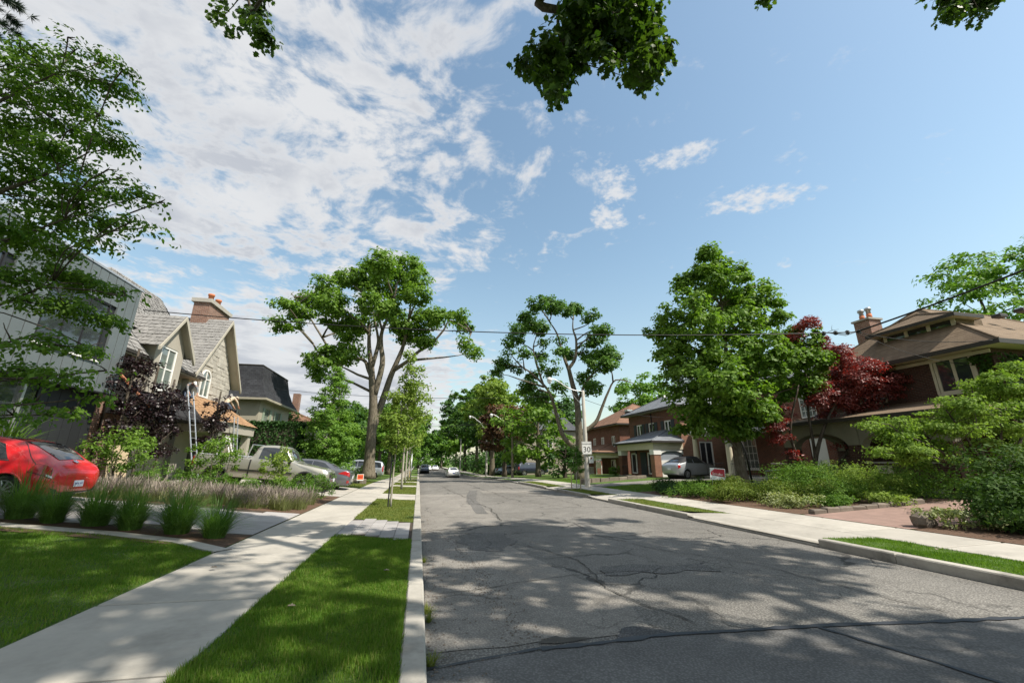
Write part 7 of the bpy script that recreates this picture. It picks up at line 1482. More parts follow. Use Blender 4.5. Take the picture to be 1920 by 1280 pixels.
PICK = [(0.0, .52, .75, 1.18, 1.22, .70, .90, .90, .86), (.08, .46, .78, 1.2, 1.24, .86, .97, .94, .88), (.6, .42, .8, 1.21, 1.25, .92, .985, .95, .88), (1.6, .42, .8, 1.22, 1.26, .92, .985, .95, .88), (2.25, .42, .8, 1.22, 1.27, .92, .985, .95, .86), (2.34, .42, .8, 1.22, 1.45, .92, .985, .95, .78), (2.48, .42, .8, 1.22, 1.80, .92, .985, .95, .72), (2.9, .42, .8, 1.22, 1.88, .92, .985, .95, .71), (3.4, .42, .8, 1.21, 1.88, .92, .985, .94, .70), (3.75, .42, .8, 1.20, 1.74, .92, .985, .93, .70), (4.15, .42, .8, 1.18, 1.30, .92, .98, .90, .72), (4.4, .42, .8, 1.13, 1.20, .92, .98, .88, .74), (5.0, .42, .79, 1.06, 1.12, .92, .98, .88, .74), (5.45, .45, .75, 1.00, 1.05, .90, .96, .86, .74), (5.62, .5, .72, .93, .96, .80, .90, .82, .70), (5.68, .52, .68, .85, .88, .72, .82, .76, .64)]
tk, TB = make_car('pickup_truck', 'champagne pickup truck with ladder rack in the driveway', (-9.75, 22.1, 0.70), 0.0, 0.083, PICK, 'paint_champagne', (1.05, 4.72), 0.38, 0.225, 6, 0.475,
    [('side_window', [(2.62, 4.10), (3.42, 4.08), (3.42, 4.88), (2.66, 4.90)], 'car_glass', 0.008), ('side_window', [(3.48, 4.08), (4.02, 4.10), (3.72, 4.80), (3.48, 4.88)], 'car_glass', 0.008), ('windshield', [(3.72, -5.7), (3.72, 5.7), (4.16, 5.35), (4.16, -5.35)], 'car_glass', 0.010), ('rear_window', [(2.36, -5.7), (2.36, 5.7), (2.46, 5.5), (2.46, -5.5)], 'car_glass', 0.010)],
    [('headlamp', [(5.44, 3.35), (5.62, 3.45), (5.62, 3.95), (5.44, 3.95)], 'lamp_clear', 0.014), ('tail_lamp', [(0.02, 3.0), (0.10, 3.0), (0.10, 3.9), (0.02, 3.9)], 'lamp_red', 0.012)],
    [('side_moulding', [(1.65, 2.75), (4.15, 2.75), (4.15, 2.98), (1.65, 2.98)], 'chrome', 0.018), ('side_moulding', [(1.65, 2.80), (4.15, 2.80), (4.15, 2.93), (1.65, 2.93)], 'plastic_black', 0.024), ('door_gap', [(2.30, 2.1), (2.36, 2.1), (2.36, 3.98), (2.30, 3.98)], 'plastic_black', 0.006), ('bed_opening', [(0.12, -5.6), (0.12, 5.6), (2.2, 5.6), (2.2, -5.6)], 'plastic_black', 0.006)], wd=0.25, lip='plastic_black', rm='chrome', cat='truck')
q = MB(); q.box(5.58, 5.70, -0.62, 0.62, 0.66, 0.88, 0.03); q.build('grille', 'plastic_black', tk); q = MB(); q.box(5.60, 5.80, -0.9, 0.9, 0.42, 0.62, 0.03); q.build('bumper', 'chrome', tk); q = MB(); q.box(5.795, 5.805, -0.16, 0.16, 0.5, 0.64); q.build('number_plate', 'plate_white', tk); q = MB(); q.box(2.42, 2.62, 0.98, 1.0, 0.98, 1.03); q.build('door_handle', 'plastic_black', tk); mirror_part(tk, TB, 3.95, 1.25, 'plastic_black')
rk = MB()
for x in (0.25, 2.1):
    for y in (-0.86, 0.86): rk.tube([(x, y, 1.24), (x + 0.12, y * 0.97, 1.85)], 0.03, 6)
    rk.tube([(x + 0.12, -0.86, 1.85), (x + 0.12, 0.86, 1.85)], 0.03, 6)
for y in (-0.84, 0.84): rk.tube([(0.2, y, 1.30), (2.2, y, 1.30)], 0.03, 6)
rk.build('ladder_rack', 'alu', tk)
sl_ = thing('step_ladder', 'white step ladder standing in the pickup bed', 'ladder', (-8.9, 22.3, 1.85)); q = MB()
for s_ in (-0.2, 0.2): q.tube([(-0.3, s_, -0.1), (0.0, s_ * 0.7, 0.95)], 0.03, 6); q.tube([(0.35, s_, -0.1), (0.0, s_ * 0.7, 0.95)], 0.03, 6)
q.build('frame', 'white_paint', sl_); q = MB()
for k in range(3): z = 0.1 + 0.26 * k; q.box(-0.3 + 0.28 * z, -0.18 + 0.28 * z, -0.19, 0.19, z, z + 0.03)
q.build('tread', 'alu', sl_)

SEDAN = [(0.0, .34, .55, .80, .84, .60, .70, .64, .50), (.08, .28, .6, .92, .96, .76, .84, .76, .60), (.3, .25, .62, .98, 1.04, .82, .88, .80, .64), (.7, .22, .62, 1.0, 1.10, .85, .90, .81, .64), (1.05, .22, .62, 1.0, 1.26, .86, .905, .81, .58), (1.5, .2, .62, .98, 1.40, .86, .905, .80, .55), (2.1, .2, .62, .96, 1.43, .86, .905, .80, .55), (2.7, .2, .62, .94, 1.38, .86, .905, .79, .56), (3.2, .2, .62, .92, 1.13, .86, .90, .78, .60), (3.45, .2, .61, .89, .99, .86, .90, .76, .60), (4.0, .22, .58, .78, .88, .84, .88, .70, .56), (4.4, .25, .54, .66, .74, .76, .82, .62, .48), (4.6, .3, .48, .55, .6, .6, .66, .5, .38), (4.66, .34, .46, .5, .53, .5, .54, .42, .3)]
sedan_glass = [('rear_window', [(0.62, -5.7), (0.62, 5.7), (1.28, 5.5), (1.28, -5.5)], 'car_glass', 0.010), ('side_window', [(1.0, 4.12), (1.95, 4.08), (1.95, 4.88), (1.38, 4.80)], 'car_glass', 0.008), ('side_window', [(2.0, 4.08), (3.0, 4.1), (2.72, 4.82), (2.0, 4.88)], 'car_glass', 0.008), ('windshield', [(2.72, -5.6), (2.72, 5.6), (3.36, 5.35), (3.36, -5.35)], 'car_glass', 0.008)]
sd, SB = make_car('sedan_car', 'dark grey sedan parked nose-in beyond the pickup', (-3.45, 24.35, 0.16), math.pi, -0.083, SEDAN, 'paint_grey', (1.0, 3.75), 0.325, 0.235, 9, 0.38, sedan_glass,
    [('tail_lamp', [(0.05, 3.35), (0.62, 3.5), (0.30, 3.9), (0.08, 3.95)], 'lamp_red', 0.014), ('reflector', [(0.05, 2.3), (0.16, 2.3), (0.14, 2.75), (0.05, 2.75)], 'lamp_red', 0.014)],
    [('window_trim', [(0.95, 4.03), (3.05, 4.03), (3.05, 4.08), (0.95, 4.08)], 'chrome', 0.010), ('bumper_trim', [(0.02, -2.1), (0.02, 2.1), (0.05, 2.35), (0.05, -2.35)], 'plastic_black', 0.012)])
q = MB(); q.box(-0.012, 0, -0.15, 0.15, 0, 0.15); q.build('number_plate', 'plate_white', sd, loc=(-0.006, 0, 0.60))
VAN = [(0.0, .38, .6, 1.0, 1.3, .7, .84, .80, .58), (.06, .3, .62, 1.02, 1.5, .82, .92, .88, .66), (.3, .25, .64, 1.03, 1.68, .88, .96, .92, .68), (.9, .22, .64, 1.03, 1.74, .9, .97, .92, .68), (2.2, .22, .64, 1.02, 1.76, .9, .97, .92, .68), (3.1, .22, .64, 1.0, 1.70, .9, .97, .91, .68), (3.7, .22, .64, .98, 1.40, .9, .97, .9, .68), (4.15, .22, .63, .96, 1.08, .9, .96, .86, .66), (4.7, .25, .6, .86, .95, .86, .92, .78, .6), (5.0, .3, .55, .72, .78, .74, .82, .68, .5), (5.1, .35, .5, .62, .66, .6, .7, .55, .4)]
vn, _ = make_car('minivan', 'silver minivan parked beyond the tall left maple', (-3.7, 49.0, float(gz(-3.7, 49))), math.pi, -0.06, VAN, 'paint_silver', (0.95, 4.0), 0.33, 0.21, 7, 0.39,
    [('side_window', [(0.25, 4.08), (1.5, 4.08), (1.5, 4.85), (0.35, 4.85)], 'car_glass', .008), ('side_window', [(1.55, 4.08), (2.7, 4.08), (2.7, 4.85), (1.55, 4.85)], 'car_glass', .008), ('side_window', [(2.75, 4.08), (3.85, 4.1), (3.4, 4.8), (2.75, 4.85)], 'car_glass', .008), ('rear_window', [(0.012, -4.6), (0.012, 4.6), (0.2, 5.1), (0.2, -5.1)], 'car_glass', .012), ('windshield', [(3.2, -5.6), (3.2, 5.6), (4.1, 5.4), (4.1, -5.4)], 'car_glass', .008)], [('tail_lamp', [(0.02, 3.2), (0.14, 3.3), (0.16, 4.5), (0.05, 4.5)], 'lamp_red', .014)], det=0.7, cat='van')
ws_, _ = make_car('sedan_car', 'white sedan driving away down the street', (4.9, 60.6, dip(62.5)), math.pi / 2, 0, SEDAN, 'paint_white', (1.0, 3.75), 0.32, 0.22, 7, 0.37, sedan_glass, [('tail_lamp', [(0.05, 3.35), (0.4, 3.5), (0.30, 3.9), (0.08, 3.95)], 'lamp_red', .014)], [('bumper_trim', [(0.02, -1.9), (0.02, 1.9), (0.05, 2.5), (0.05, -2.5)], 'plastic_black', .012)], det=0.6)
q = MB(); q.box(-0.012, 0, -0.15, 0.15, 0, 0.13); q.build('number_plate', 'plate_blue', ws_, loc=(-0.006, 0, 0.60))
SUV = [(0.0, .4, .7, 1.05, 1.4, .7, .86, .82, .62), (.08, .34, .72, 1.08, 1.6, .84, .93, .88, .68), (.5, .3, .72, 1.1, 1.72, .9, .95, .9, .68), (2.0, .3, .72, 1.08, 1.75, .9, .95, .9, .68), (2.8, .3, .72, 1.06, 1.68, .9, .95, .89, .66), (3.4, .3, .72, 1.03, 1.25, .9, .95, .86, .68), (3.7, .3, .7, 1.0, 1.10, .9, .94, .84, .68), (4.3, .34, .66, .92, 1.0, .86, .9, .8, .62), (4.6, .38, .6, .8, .84, .76, .82, .72, .54), (4.66, .42, .58, .72, .75, .66, .72, .62, .46)]
suv_glass = [('windshield', [(2.75, -5.5), (2.75, 5.5), (3.45, 5.3), (3.45, -5.3)], 'car_glass', .01), ('side_window', [(0.4, 4.1), (1.6, 4.1), (1.6, 4.85), (0.5, 4.85)], 'car_glass', .008), ('side_window', [(1.66, 4.1), (3.1, 4.1), (2.7, 4.85), (1.66, 4.85)], 'car_glass', .008), ('rear_window', [(0.012, -4.6), (0.012, 4.6), (0.2, 5.1), (0.2, -5.1)], 'car_glass', .012)]
sv, _ = make_car('suv_car', 'dark blue sport utility vehicle parked at the left kerb far away', (1.25, 92.0, dip(92)), -math.pi / 2, 0, SUV, 'paint_navy', (0.9, 3.6), 0.36, 0.24, 6, 0.42, suv_glass, [('headlamp', [(4.3, 3.5), (4.58, 3.5), (4.58, 3.95), (4.3, 3.95)], 'lamp_clear', .014)], [], det=0.5)
for i, (x, y, lab) in enumerate(((2.6, 122.0, 'left of two white cars at the far end of the street'), (4.6, 124.0, 'right of two white cars at the far end of the street'))):
    make_car('sedan_car', lab, (x, y, dip(y)), -math.pi / 2, 0, SEDAN, 'paint_white', (1.0, 3.75), 0.32, 0.22, 6, 0.37, sedan_glass, [('headlamp', [(4.2, 3.5), (4.55, 3.5), (4.55, 3.95), (4.2, 3.95)], 'lamp_clear', .014)], det=0.4, group='white cars at the far end')
make_car('sedan_car', 'silver-blue sedan parked behind the far lamp pole', (11.6, 66.0, float(gz(11.6, 66))), 0.1, 0, SEDAN, 'paint_silverblue', (1.0, 3.75), 0.32, 0.22, 7, 0.37, sedan_glass, [('tail_lamp', [(0.05, 3.35), (0.4, 3.5), (0.30, 3.9), (0.08, 3.95)], 'lamp_red', .014)], det=0.5)
make_car('suv_car', 'dark utility vehicle shaded under the bronze beech', (13.2, 58.0, float(gz(13.2, 58))), 0.15, 0, SUV, 'paint_navy', (0.9, 3.6), 0.36, 0.24, 6, 0.42, suv_glass, [('tail_lamp', [(0.02, 3.2), (0.14, 3.3), (0.16, 4.2), (0.05, 4.2)], 'lamp_red', .014)], det=0.5)
PTC = [(0.0, .36, .58, .88, .92, .60, .70, .64, .52), (.07, .3, .62, .95, 1.0, .74, .82, .76, .6), (.25, .26, .64, 1.02, 1.12, .80, .87, .80, .62), (.6, .24, .64, 1.04, 1.30, .83, .88, .80, .6), (1.1, .23, .64, 1.04, 1.48, .84, .88, .79, .57), (1.8, .23, .64, 1.03, 1.54, .84, .88, .78, .56), (2.35, .23, .64, 1.01, 1.50, .84, .88, .77, .56), (2.8, .23, .64, 1.0, 1.28, .84, .88, .75, .56), (3.05, .23, .64, .99, 1.08, .84, .88, .70, .50), (3.5, .24, .66, .93, .99, .82, .88, .62, .42), (3.9, .27, .64, .84, .92, .76, .84, .55, .36), (4.18, .32, .54, .68, .76, .62, .7, .44, .28), (4.28, .36, .5, .6, .64, .5, .56, .36, .22)]
pt, PB = make_car('convertible_car', 'silver retro convertible with black soft top in the driveway', (17.9, 28.2, float(gz(18.4, 28.2))), 0.20, -0.02, PTC, 'paint_silver', (0.85, 3.46), 0.325, 0.215, 10, 0.385,
    [('side_window', [(1.0, 4.12), (1.62, 4.08), (1.62, 4.78), (1.22, 4.7)], 'car_glass', .012), ('side_window', [(1.68, 4.08), (2.76, 4.1), (2.38, 4.8), (1.68, 4.8)], 'car_glass', .012), ('windshield', [(2.42, -5.6), (2.42, 5.6), (3.0, 5.35), (3.0, -5.35)], 'car_glass', .010), ('rear_window', [(0.42, -5.8), (0.42, 5.8), (0.8, 5.7), (0.8, -5.7)], 'car_glass', .014)],
    [('tail_lamp', [(0.06, 3.3), (0.26, 3.4), (0.26, 3.9), (0.08, 3.95)], 'lamp_red', .014)],
    [('soft_top', [(0.30, -4.1), (0.30, -7), (2.34, -7), (2.34, -4.85)], 'soft_top', .009), ('soft_top!', [(0.30, 4.1), (0.30, 7), (2.34, 7), (2.34, 4.85)], 'soft_top', .009), ('side_moulding', [(1.3, 2.5), (3.0, 2.5), (3.0, 2.68), (1.3, 2.68)], 'paint_silver', .02)])
q = MB(); q.box(-0.012, 0, -0.15, 0.15, 0, 0.14); q.build('number_plate', 'plate_white', pt, loc=(-0.006, 0, 0.62))
# ------------------------------------------------------------------ street furniture
mat('sign_white', (0.80, 0.80, 0.78), 0.4, 0.03, 4.0); mat('sign_red', (0.40, 0.015, 0.03), 0.4, 0.06, 6.0); mat('sign_orange', (0.72, 0.13, 0.03), 0.45, 0.06, 6.0); mat('sign_black', (0.012, 0.012, 0.013), 0.5, 0.05, 4.0)
mat('hydrant_yellow', (0.70, 0.42, 0.03), 0.45, 0.12, 6.0); mat('lamp_head', (0.70, 0.70, 0.68), 0.35, 0.05, 5.0); mat('wire', (0.012, 0.012, 0.012), 0.6, 0.1, 3.0)
def lamp_pole(label, x, y, h, arm, group, m='pole_concrete', r0=0.155, r1=0.095):
    z = float(gz(x, y)); t = thing('lamp_pole', label, 'lamp pole', (x, y, z), 0, group)
    q = MB(); q.lathe((0, 0, -0.3), [(r0, 0), (r0, 0.35), (r1 + (r0 - r1) * 0.5, h * 0.5), (r1, h + 0.25), (r1 * 0.6, h + 0.3)], 14); q.build('pole', m, t, True)
    L, rise = arm; pts = [(0, 0, h - 0.05), (-0.25 * L, 0, h - 0.02), (-0.5 * L, 0, h + 0.25 * rise), (-0.75 * L, 0, h + 0.75 * rise), (-0.93 * L, 0, h + rise), (-L, 0, h + rise)]
    q = MB(); q.tube(smooth_path(pts), 0.032, 8); q.tube(smooth_path([(-0.02, 0, h - 1.0), (-0.22 * L, 0, h - 0.55), (-0.46 * L, 0, h + 0.16 * rise)]), 0.016, 6); a = q.build('arm', 'galv_metal', t, True)
    q = MB(); q.lathe((-L - 0.08, 0, h + rise - 0.16), [(0.05, 0.26), (0.13, 0.22), (0.17, 0.1), (0.15, 0.0)], 12); hd = q.build('lamp_head', 'lamp_head', a, True)
    q = MB(); q.lathe((-L - 0.08, 0, h + rise - 0.30), [(0.03, -0.02), (0.11, 0.03), (0.14, 0.12), (0.14, 0.138)], 12); q.build('lamp_globe', 'sign_white', a, True)
    return t
G_ = 'street lamp poles along the right kerb'
lp = lamp_pole('nearest concrete street lamp pole carrying the speed limit sign', 9.85, 24.2, 5.75, (2.1, 0.65), G_)
lamp_pole('second street lamp pole on the right, before the broad maple', 9.9, 45.2, 5.9, (2.3, 0.75), G_, 'wood_pole')
lamp_pole('third street lamp pole on the right, before the bronze beech', 9.3, 59.5, 7.3, (2.4, 0.9), G_)
lamp_pole('farthest street lamp pole on the right', 8.7, 92.0, 7.5, (2.4, 0.9), G_)
sg = thing('speed_sign', 'white speed limit sign reading maximum 30 on the pole', 'sign', (9.85, 24.02, 2.05)); sg.rotation_euler = (0, 0, R(-8))
q = MB(); q.box(-0.30, 0.30, -0.012, 0.0, 0.0, 0.75); q.build('panel', 'sign_white', sg); q = MB()
for a in ((-0.285, 0.285, 0.725, 0.735), (-0.285, 0.285, 0.015, 0.025), (-0.285, -0.275, 0.025, 0.725), (0.275, 0.285, 0.025, 0.725)): q.box(a[0], a[1], -0.0145, -0.0125, a[2], a[3])
q.build('border', 'sign_black', sg); text_part('lettering', 'MAXIMUM', 0.118, 'sign_black', sg, (0, -0.0145, 0.60), (R(90), 0, 0)); text_part('numerals', '30', 0.46, 'sign_black', sg, (0, -0.0145, 0.27), (R(90), 0, 0))
s2 = thing('small_sign', 'small white plate below the speed limit sign', 'sign', (10.08, 24.05, 1.55)); q = MB(); q.box(-0.12, 0.18, -0.01, 0, 0, 0.42); q.build('panel', 'sign_white', s2); q = MB(); q.lathe((0.03, -0.012, 0.28), [(0.05, 0), (0.05, -0.002)], 14, 'Y'); q.build('symbol', 'lamp_red', s2)
# thin posts on the left boulevard
for x, y, h, lab in ((-1.5, 58.0, 5.2, 'thin grey sign post beside the left walk'), (-0.6, 38.0, 2.2, 'slim white stake post on the left boulevard')):
    t = thing('post', lab, 'post', G(x, y)); q = MB(); q.tube([(0, 0, -0.2), (0, 0, h)], 0.045, 8); q.build('pole', 'galv_metal', t, True); q = MB(); q.lathe((0, 0, h), [(0.055, 0), (0.05, 0.05), (0.01, 0.07)], 8); q.build('cap', 'galv_metal', t, True)
# hydrant
hy = thing('fire_hydrant', 'yellow fire hydrant on the left boulevard', 'hydrant', G(-1.25, 62.0)); q = MB(); q.lathe((0, 0, 0), [(0.2, 0), (0.2, 0.05), (0.13, 0.07), (0.13, 0.6), (0.17, 0.62), (0.17, 0.67), (0.13, 0.72), (0.07, 0.84), (0.03, 0.92)], 14); q.build('barrel', 'hydrant_yellow', hy, True)
for sg_ in (-1, 1): q = MB(); q.lathe((0, 0, 0.48), [(0.07, sg_ * 0.1), (0.07, sg_ * 0.24), (0.03, sg_ * 0.27)], 10, 'X'); q.build('outlet', 'hydrant_yellow', hy, True)
# yard signs
ys = thing('yard_sign', 'red and white yard sign leaning in the right shrub bed', 'sign', (12.75, 16.5, 0.62)); ys.rotation_euler = (R(-4), R(5), R(-25)); ys.scale = (0.85, 0.85, 0.85)
q = MB(); q.box(-0.36, 0.36, -0.01, 0.0, 0.28, 0.86); q.build('panel', 'sign_white', ys); q = MB(); q.prism([(-0.32, -0.012, 0.50), (0.33, -0.012, 0.44), (0.33, -0.012, 0.82), (-0.14, -0.012, 0.82), (-0.32, -0.012, 0.66)], (0, -0.002, 0)); q.build('red_field', 'sign_red', ys)
text_part('lettering', 'Spindler', 0.155, 'sign_white', ys, (0.0, -0.017, 0.565), (R(90), R(4), 0)); q = MB(); q.tube([(-0.26, 0.005, -0.4), (-0.26, 0.005, 0.3)], 0.012, 6); q.tube([(0.26, 0.005, -0.4), (0.26, 0.005, 0.3)], 0.012, 6); q.build('stake', 'galv_metal', ys)
os_ = thing('yard_sign', 'orange yard sign on the lawn edge behind the grey sedan', 'sign', G(-3.75, 30.4)); os_.rotation_euler = (0, 0, R(10)); os_.scale = (0.56, 0.56, 0.62)
q = MB(); q.box(-0.38, 0.38, -0.01, 0, 0.35, 1.0); q.build('panel', 'sign_white', os_); q = MB(); q.box(-0.33, 0.33, -0.013, -0.0105, 0.45, 0.96); q.build('orange_field', 'sign_orange', os_); q = MB()
for k, (a, b_) in enumerate(((-0.22, -0.12), (-0.09, 0.0), (0.03, 0.10), (0.14, 0.24))): q.box(a, b_, -0.0155, -0.0135, 0.62, 0.80)
q.build('dark_lettering_blocks', 'sign_red', os_); q = MB(); q.tube([(-0.3, 0.005, -0.2), (-0.3, 0.005, 0.4)], 0.012, 6); q.tube([(0.3, 0.005, -0.2), (0.3, 0.005, 0.4)], 0.012, 6); q.build('stake', 'galv_metal', os_)
# overhead wires
def wire(label, A, B, sag, r_=0.018, n=26):
    A = Vector(A); B = Vector(B); q = MB(); q.tube([A.lerp(B, i / n) - Z3 * (sag * 4 * (i / n) * (1 - i / n)) for i in range(n + 1)], r_, 6); tag(q.build('wire', 'wire', None, True), label, 'wire', 'overhead wires'); return
SPL = (19.29, 14.22, 7.34)
wire('thick black cable rising to the right edge over the dogwood', (17.9, 0.0, 8.4), SPL, 0.25, 0.035)
wire('long cable crossing the street from the splice to the shingled house', SPL, (-12.6, 20.6, 8.2), 0.55, 0.022, 40)
wire('service wire from the splice to the dark brick house', SPL, (22.3, 11.3, 6.3), 0.25, 0.014)
wire('thin wire from the splice to the upper brick wall', SPL, (22.95, 12.6, 5.6), 0.3, 0.01)
wire('wire crossing the street from the nearest lamp pole to the mansard house', (9.85, 24.2, 5.65), (-12.0, 37.0, 7.4), 0.45, 0.016, 34)
wire('upper wire between the first and second lamp poles', (9.85, 24.2, 5.6), (9.9, 45.2, 5.85), 0.35, 0.016)
wire('lower wire between the first and second lamp poles', (9.85, 24.2, 5.1), (9.9, 45.2, 5.3), 0.40, 0.016)
wire('wire between the second and third lamp poles', (9.9, 45.2, 5.85), (9.3, 59.5, 6.6), 0.3, 0.018)
wire('wire between the third and farthest lamp poles', (9.3, 59.5, 6.6), (8.7, 92.0, 6.6), 0.5, 0.022)
wire('wire crossing the street from the second lamp pole', (9.9, 45.2, 5.8), (-11.4, 52.0, 5.6), 0.3, 0.018, 30)
wire('wire crossing the street at the third lamp pole', (9.3, 59.5, 7.0), (-9.0, 66.0, 7.2), 0.4, 0.02, 30)
wire('wire from the nearest lamp pole to the grey-roofed brick house', (9.85, 24.2, 5.4), (21.2, 33.0, 5.4), 0.3, 0.012)
ins = thing('wire_splice', 'cluster of dark insulators where the cables meet by the chimney', 'insulator', SPL); rnd9 = random.Random(9)
for k in range(4): q = MB(); q.lathe((-0.55 * k + 0.2, 0.11 * k, 0.02 - 0.03 * k), [(0.03, -0.1), (0.09, -0.06), (0.06, 0.0), (0.09, 0.06), (0.03, 0.1)], 8); q.build('insulator', 'plastic_black', ins, True)
for k in range(3): q = MB(); q.tube([(0.3, -0.1, 0.1), (-0.5, 0.1, -0.08 - 0.05 * k), (-1.5, 0.3, -0.02)], 0.012, 5); q.build('loop_wire', 'wire', ins, True)

# basketball hoop beside the maple
bh = thing('basketball_hoop', 'basketball hoop with white backboard beside the maple trunk', 'basketball hoop', (17.6, 20.6, 0.36)); q = MB(); q.tube([(0.5, 0, 0), (0.35, 0, 1.8), (0.0, 0, 2.9)], 0.05, 8); q.box(0.1, 1.0, -0.35, 0.35, 0.0, 0.18, 0.05); q.build('pole', 'black_metal', bh, True)
q = MB(); q.box(-0.38, -0.35, -0.55, 0.55, 2.35, 3.05); bb = q.build('backboard', 'sign_black', bh); q = MB()
for a in ((-0.55, 0.55, 2.35, 2.42), (-0.55, 0.55, 2.98, 3.05), (-0.55, -0.48, 2.42, 2.98), (0.48, 0.55, 2.42, 2.98), (-0.25, 0.25, 2.5, 2.54), (-0.25, -0.21, 2.54, 2.8), (0.21, 0.25, 2.54, 2.8), (-0.25, 0.25, 2.8, 2.84)): q.box(-0.386, -0.381, a[0], a[1], a[2], a[3])
q.build('border', 'sign_white', bb); q = MB(); q.tube([(-0.62 + 0.22 * math.cos(a), 0.22 * math.sin(a), 2.45) for a in np.linspace(0, 6.283, 17)], 0.012, 6); q.build('rim', 'sign_orange', bh, True); q = MB()
for k in range(12): a = k * math.pi / 6; q.tube([(-0.62 + 0.22 * math.cos(a), 0.22 * math.sin(a), 2.44), (-0.62 + 0.12 * math.cos(a + 0.4), 0.12 * math.sin(a + 0.4), 2.08)], 0.007, 4); q.tube([(-0.62 + 0.22 * math.cos(a), 0.22 * math.sin(a), 2.44), (-0.62 + 0.12 * math.cos(a - 0.4), 0.12 * math.sin(a - 0.4), 2.08)], 0.007, 4)
q.build('net', 'sign_white', bh)
hr = thing('handrail', 'galvanised handrail frame between the maple and the red maple', 'handrail', (18.6, 18.9, 0.42)); q = MB(); q.tube(smooth_path([(-0.8, 0.3, 0), (-0.8, 0.3, 0.62), (-0.7, 0.27, 0.75), (1.0, -0.4, 0.85), (1.15, -0.45, 0.75), (1.25, -0.5, 0)]), 0.03, 8); q.tube([(-0.8, 0.3, 0.25), (1.2, -0.45, 0.3)], 0.02, 6); q.build('tube', 'galv_metal', hr, True); q = MB(); q.box(-0.9, 1.3, -0.5, 0.4, -0.05, 0.12); q.build('base', 'concrete', hr)
# white slatted chair on the far porch side
ch_ = thing('lawn_chair', 'white slatted armchair beside the far brick porch', 'chair', (19.6, 44.6, float(gz(19.6, 44.6)) + 0.35)); ch_.rotation_euler = (0, 0, R(60))
for k in range(5): q = MB(); q.obox((0, 0, 0.38), (0, 1, 0), (-0.35, 0, 0.94), (0.94, 0, 0.35), -0.26 + 0.11 * k, -0.17 + 0.11 * k, 0, 0.7, 0, 0.025); q.build('back_slat', 'white_paint', ch_)
q = MB(); q.box(0, 0.52, -0.27, 0.27, 0.34, 0.38); q.build('seat', 'white_paint', ch_)
for sx in (0.02, 0.48):
    for sy in (-0.29, 0.25): q = MB(); q.box(sx, sx + 0.05, sy, sy + 0.05, -0.35, 0.58 if sx > 0.1 else 0.5); q.build('leg', 'white_paint', ch_)
for sy in (-0.31, 0.24): q = MB(); q.box(-0.05, 0.6, sy, sy + 0.08, 0.58, 0.61); q.build('armrest', 'white_paint', ch_)
shrub('shrub', 'round green shrub beside the grey-roofed house steps', 18.6, 38.6, 0.7, 1.0, 'leaf_box', 1500, 0.11, 501, stems=3)
shrub('shrub', 'dark low shrub at the foot of the silver van lawn', -5.5, 44.5, 0.9, 1.0, 'leaf_rhodo', 1500, 0.13, 502, stems=3)
# ladders at the house under repair
def ladder(label, A, B, wv, n, m='alu', group=None):
    A = Vector(A); B = Vector(B); wv = Vector(wv); t = thing('ladder', label, 'ladder', A, 0, group); d = B - A
    for s_ in (-0.5, 0.5): q = MB(); q.tube([wv * s_, d + wv * s_], 0.035, 6); q.build('rail', m, t)
    for k in range(n): q = MB(); c = d * ((k + 0.5) / n); q.tube([c - wv * 0.5, c + wv * 0.5], 0.02, 6); q.build('rung', m, t)
ladder('long aluminium ladder leaning on the felt-covered roof', (-10.5, 23.75, 0.72), (-11.67, 24.0, 5.1), (0.05, 0.42, 0), 14)
ladder('shorter aluminium ladder leaning on the cedar porch roof', (-10.0, 26.9, 0.7), (-10.49, 26.9, 4.1), (0.03, 0.42, 0), 10)
bx = thing('plywood_sheet', 'tan plywood sheet propped at the left corner of the brick house', 'plywood', G(-11.2, 18.7)); q = MB(); q.prism([(0, 0, 0), (0.25, 0.7, 0), (0.05, 0.75, 1.5), (-0.2, 0.05, 1.5)], (0.02, -0.005, 0)); q.build('sheet', 'stake_wood', bx)

# ------------------------------------------------------------------ two roofers (skinned bodies)
mat('skin', (0.36, 0.19, 0.13), 0.6, 0.1, 8.0); mat('cloth_white', (0.66, 0.64, 0.60), 0.85, 0.1, 6.0); mat('cloth_grey', (0.16, 0.165, 0.175), 0.85, 0.12, 6.0); mat('cloth_jeans', (0.05, 0.065, 0.10), 0.85, 0.15, 6.0); mat('cloth_tan', (0.50, 0.42, 0.32), 0.85, 0.1, 6.0); mat('hair_dark', (0.02, 0.015, 0.012), 0.7, 0.1, 9.0)
def skin_mesh(name, verts, edges, radii, m, parent, root_i=0, sub=2, mats=None, pick=None):
    me = bpy.data.meshes.new(name); me.from_pydata(verts, edges, []); o = bpy.data.objects.new(name, me); COL.objects.link(o)
    md = o.modifiers.new('skin', 'SKIN'); md.use_smooth_shade = True; sv_ = me.skin_vertices[0].data if me.skin_vertices else None
    if sv_ is None:
        import bmesh
        bm = bmesh.new(); bm.from_mesh(me); bm.verts.layers.skin.verify(); bm.to_mesh(me); bm.free(); sv_ = me.skin_vertices[0].data
    for i, r_ in enumerate(radii): sv_[i].radius = (r_, r_); sv_[i].use_root = (i == root_i)
    ss_ = o.modifiers.new('sub', 'SUBSURF'); ss_.levels = sub; ss_.render_levels = sub; bpy.context.view_layer.update()
    m2 = bpy.data.meshes.new_from_object(o.evaluated_get(bpy.context.evaluated_depsgraph_get())); bpy.data.objects.remove(o); bpy.data.meshes.remove(me); m2.name = name; m2.materials.clear()
    for k in (mats or [m]): m2.materials.append(MATS[k])
    if pick:
        for p in m2.polygons: p.material_index = pick(p.center)
    m2.polygons.foreach_set('use_smooth', [True] * len(m2.polygons)); return link(name, m2, None, parent)
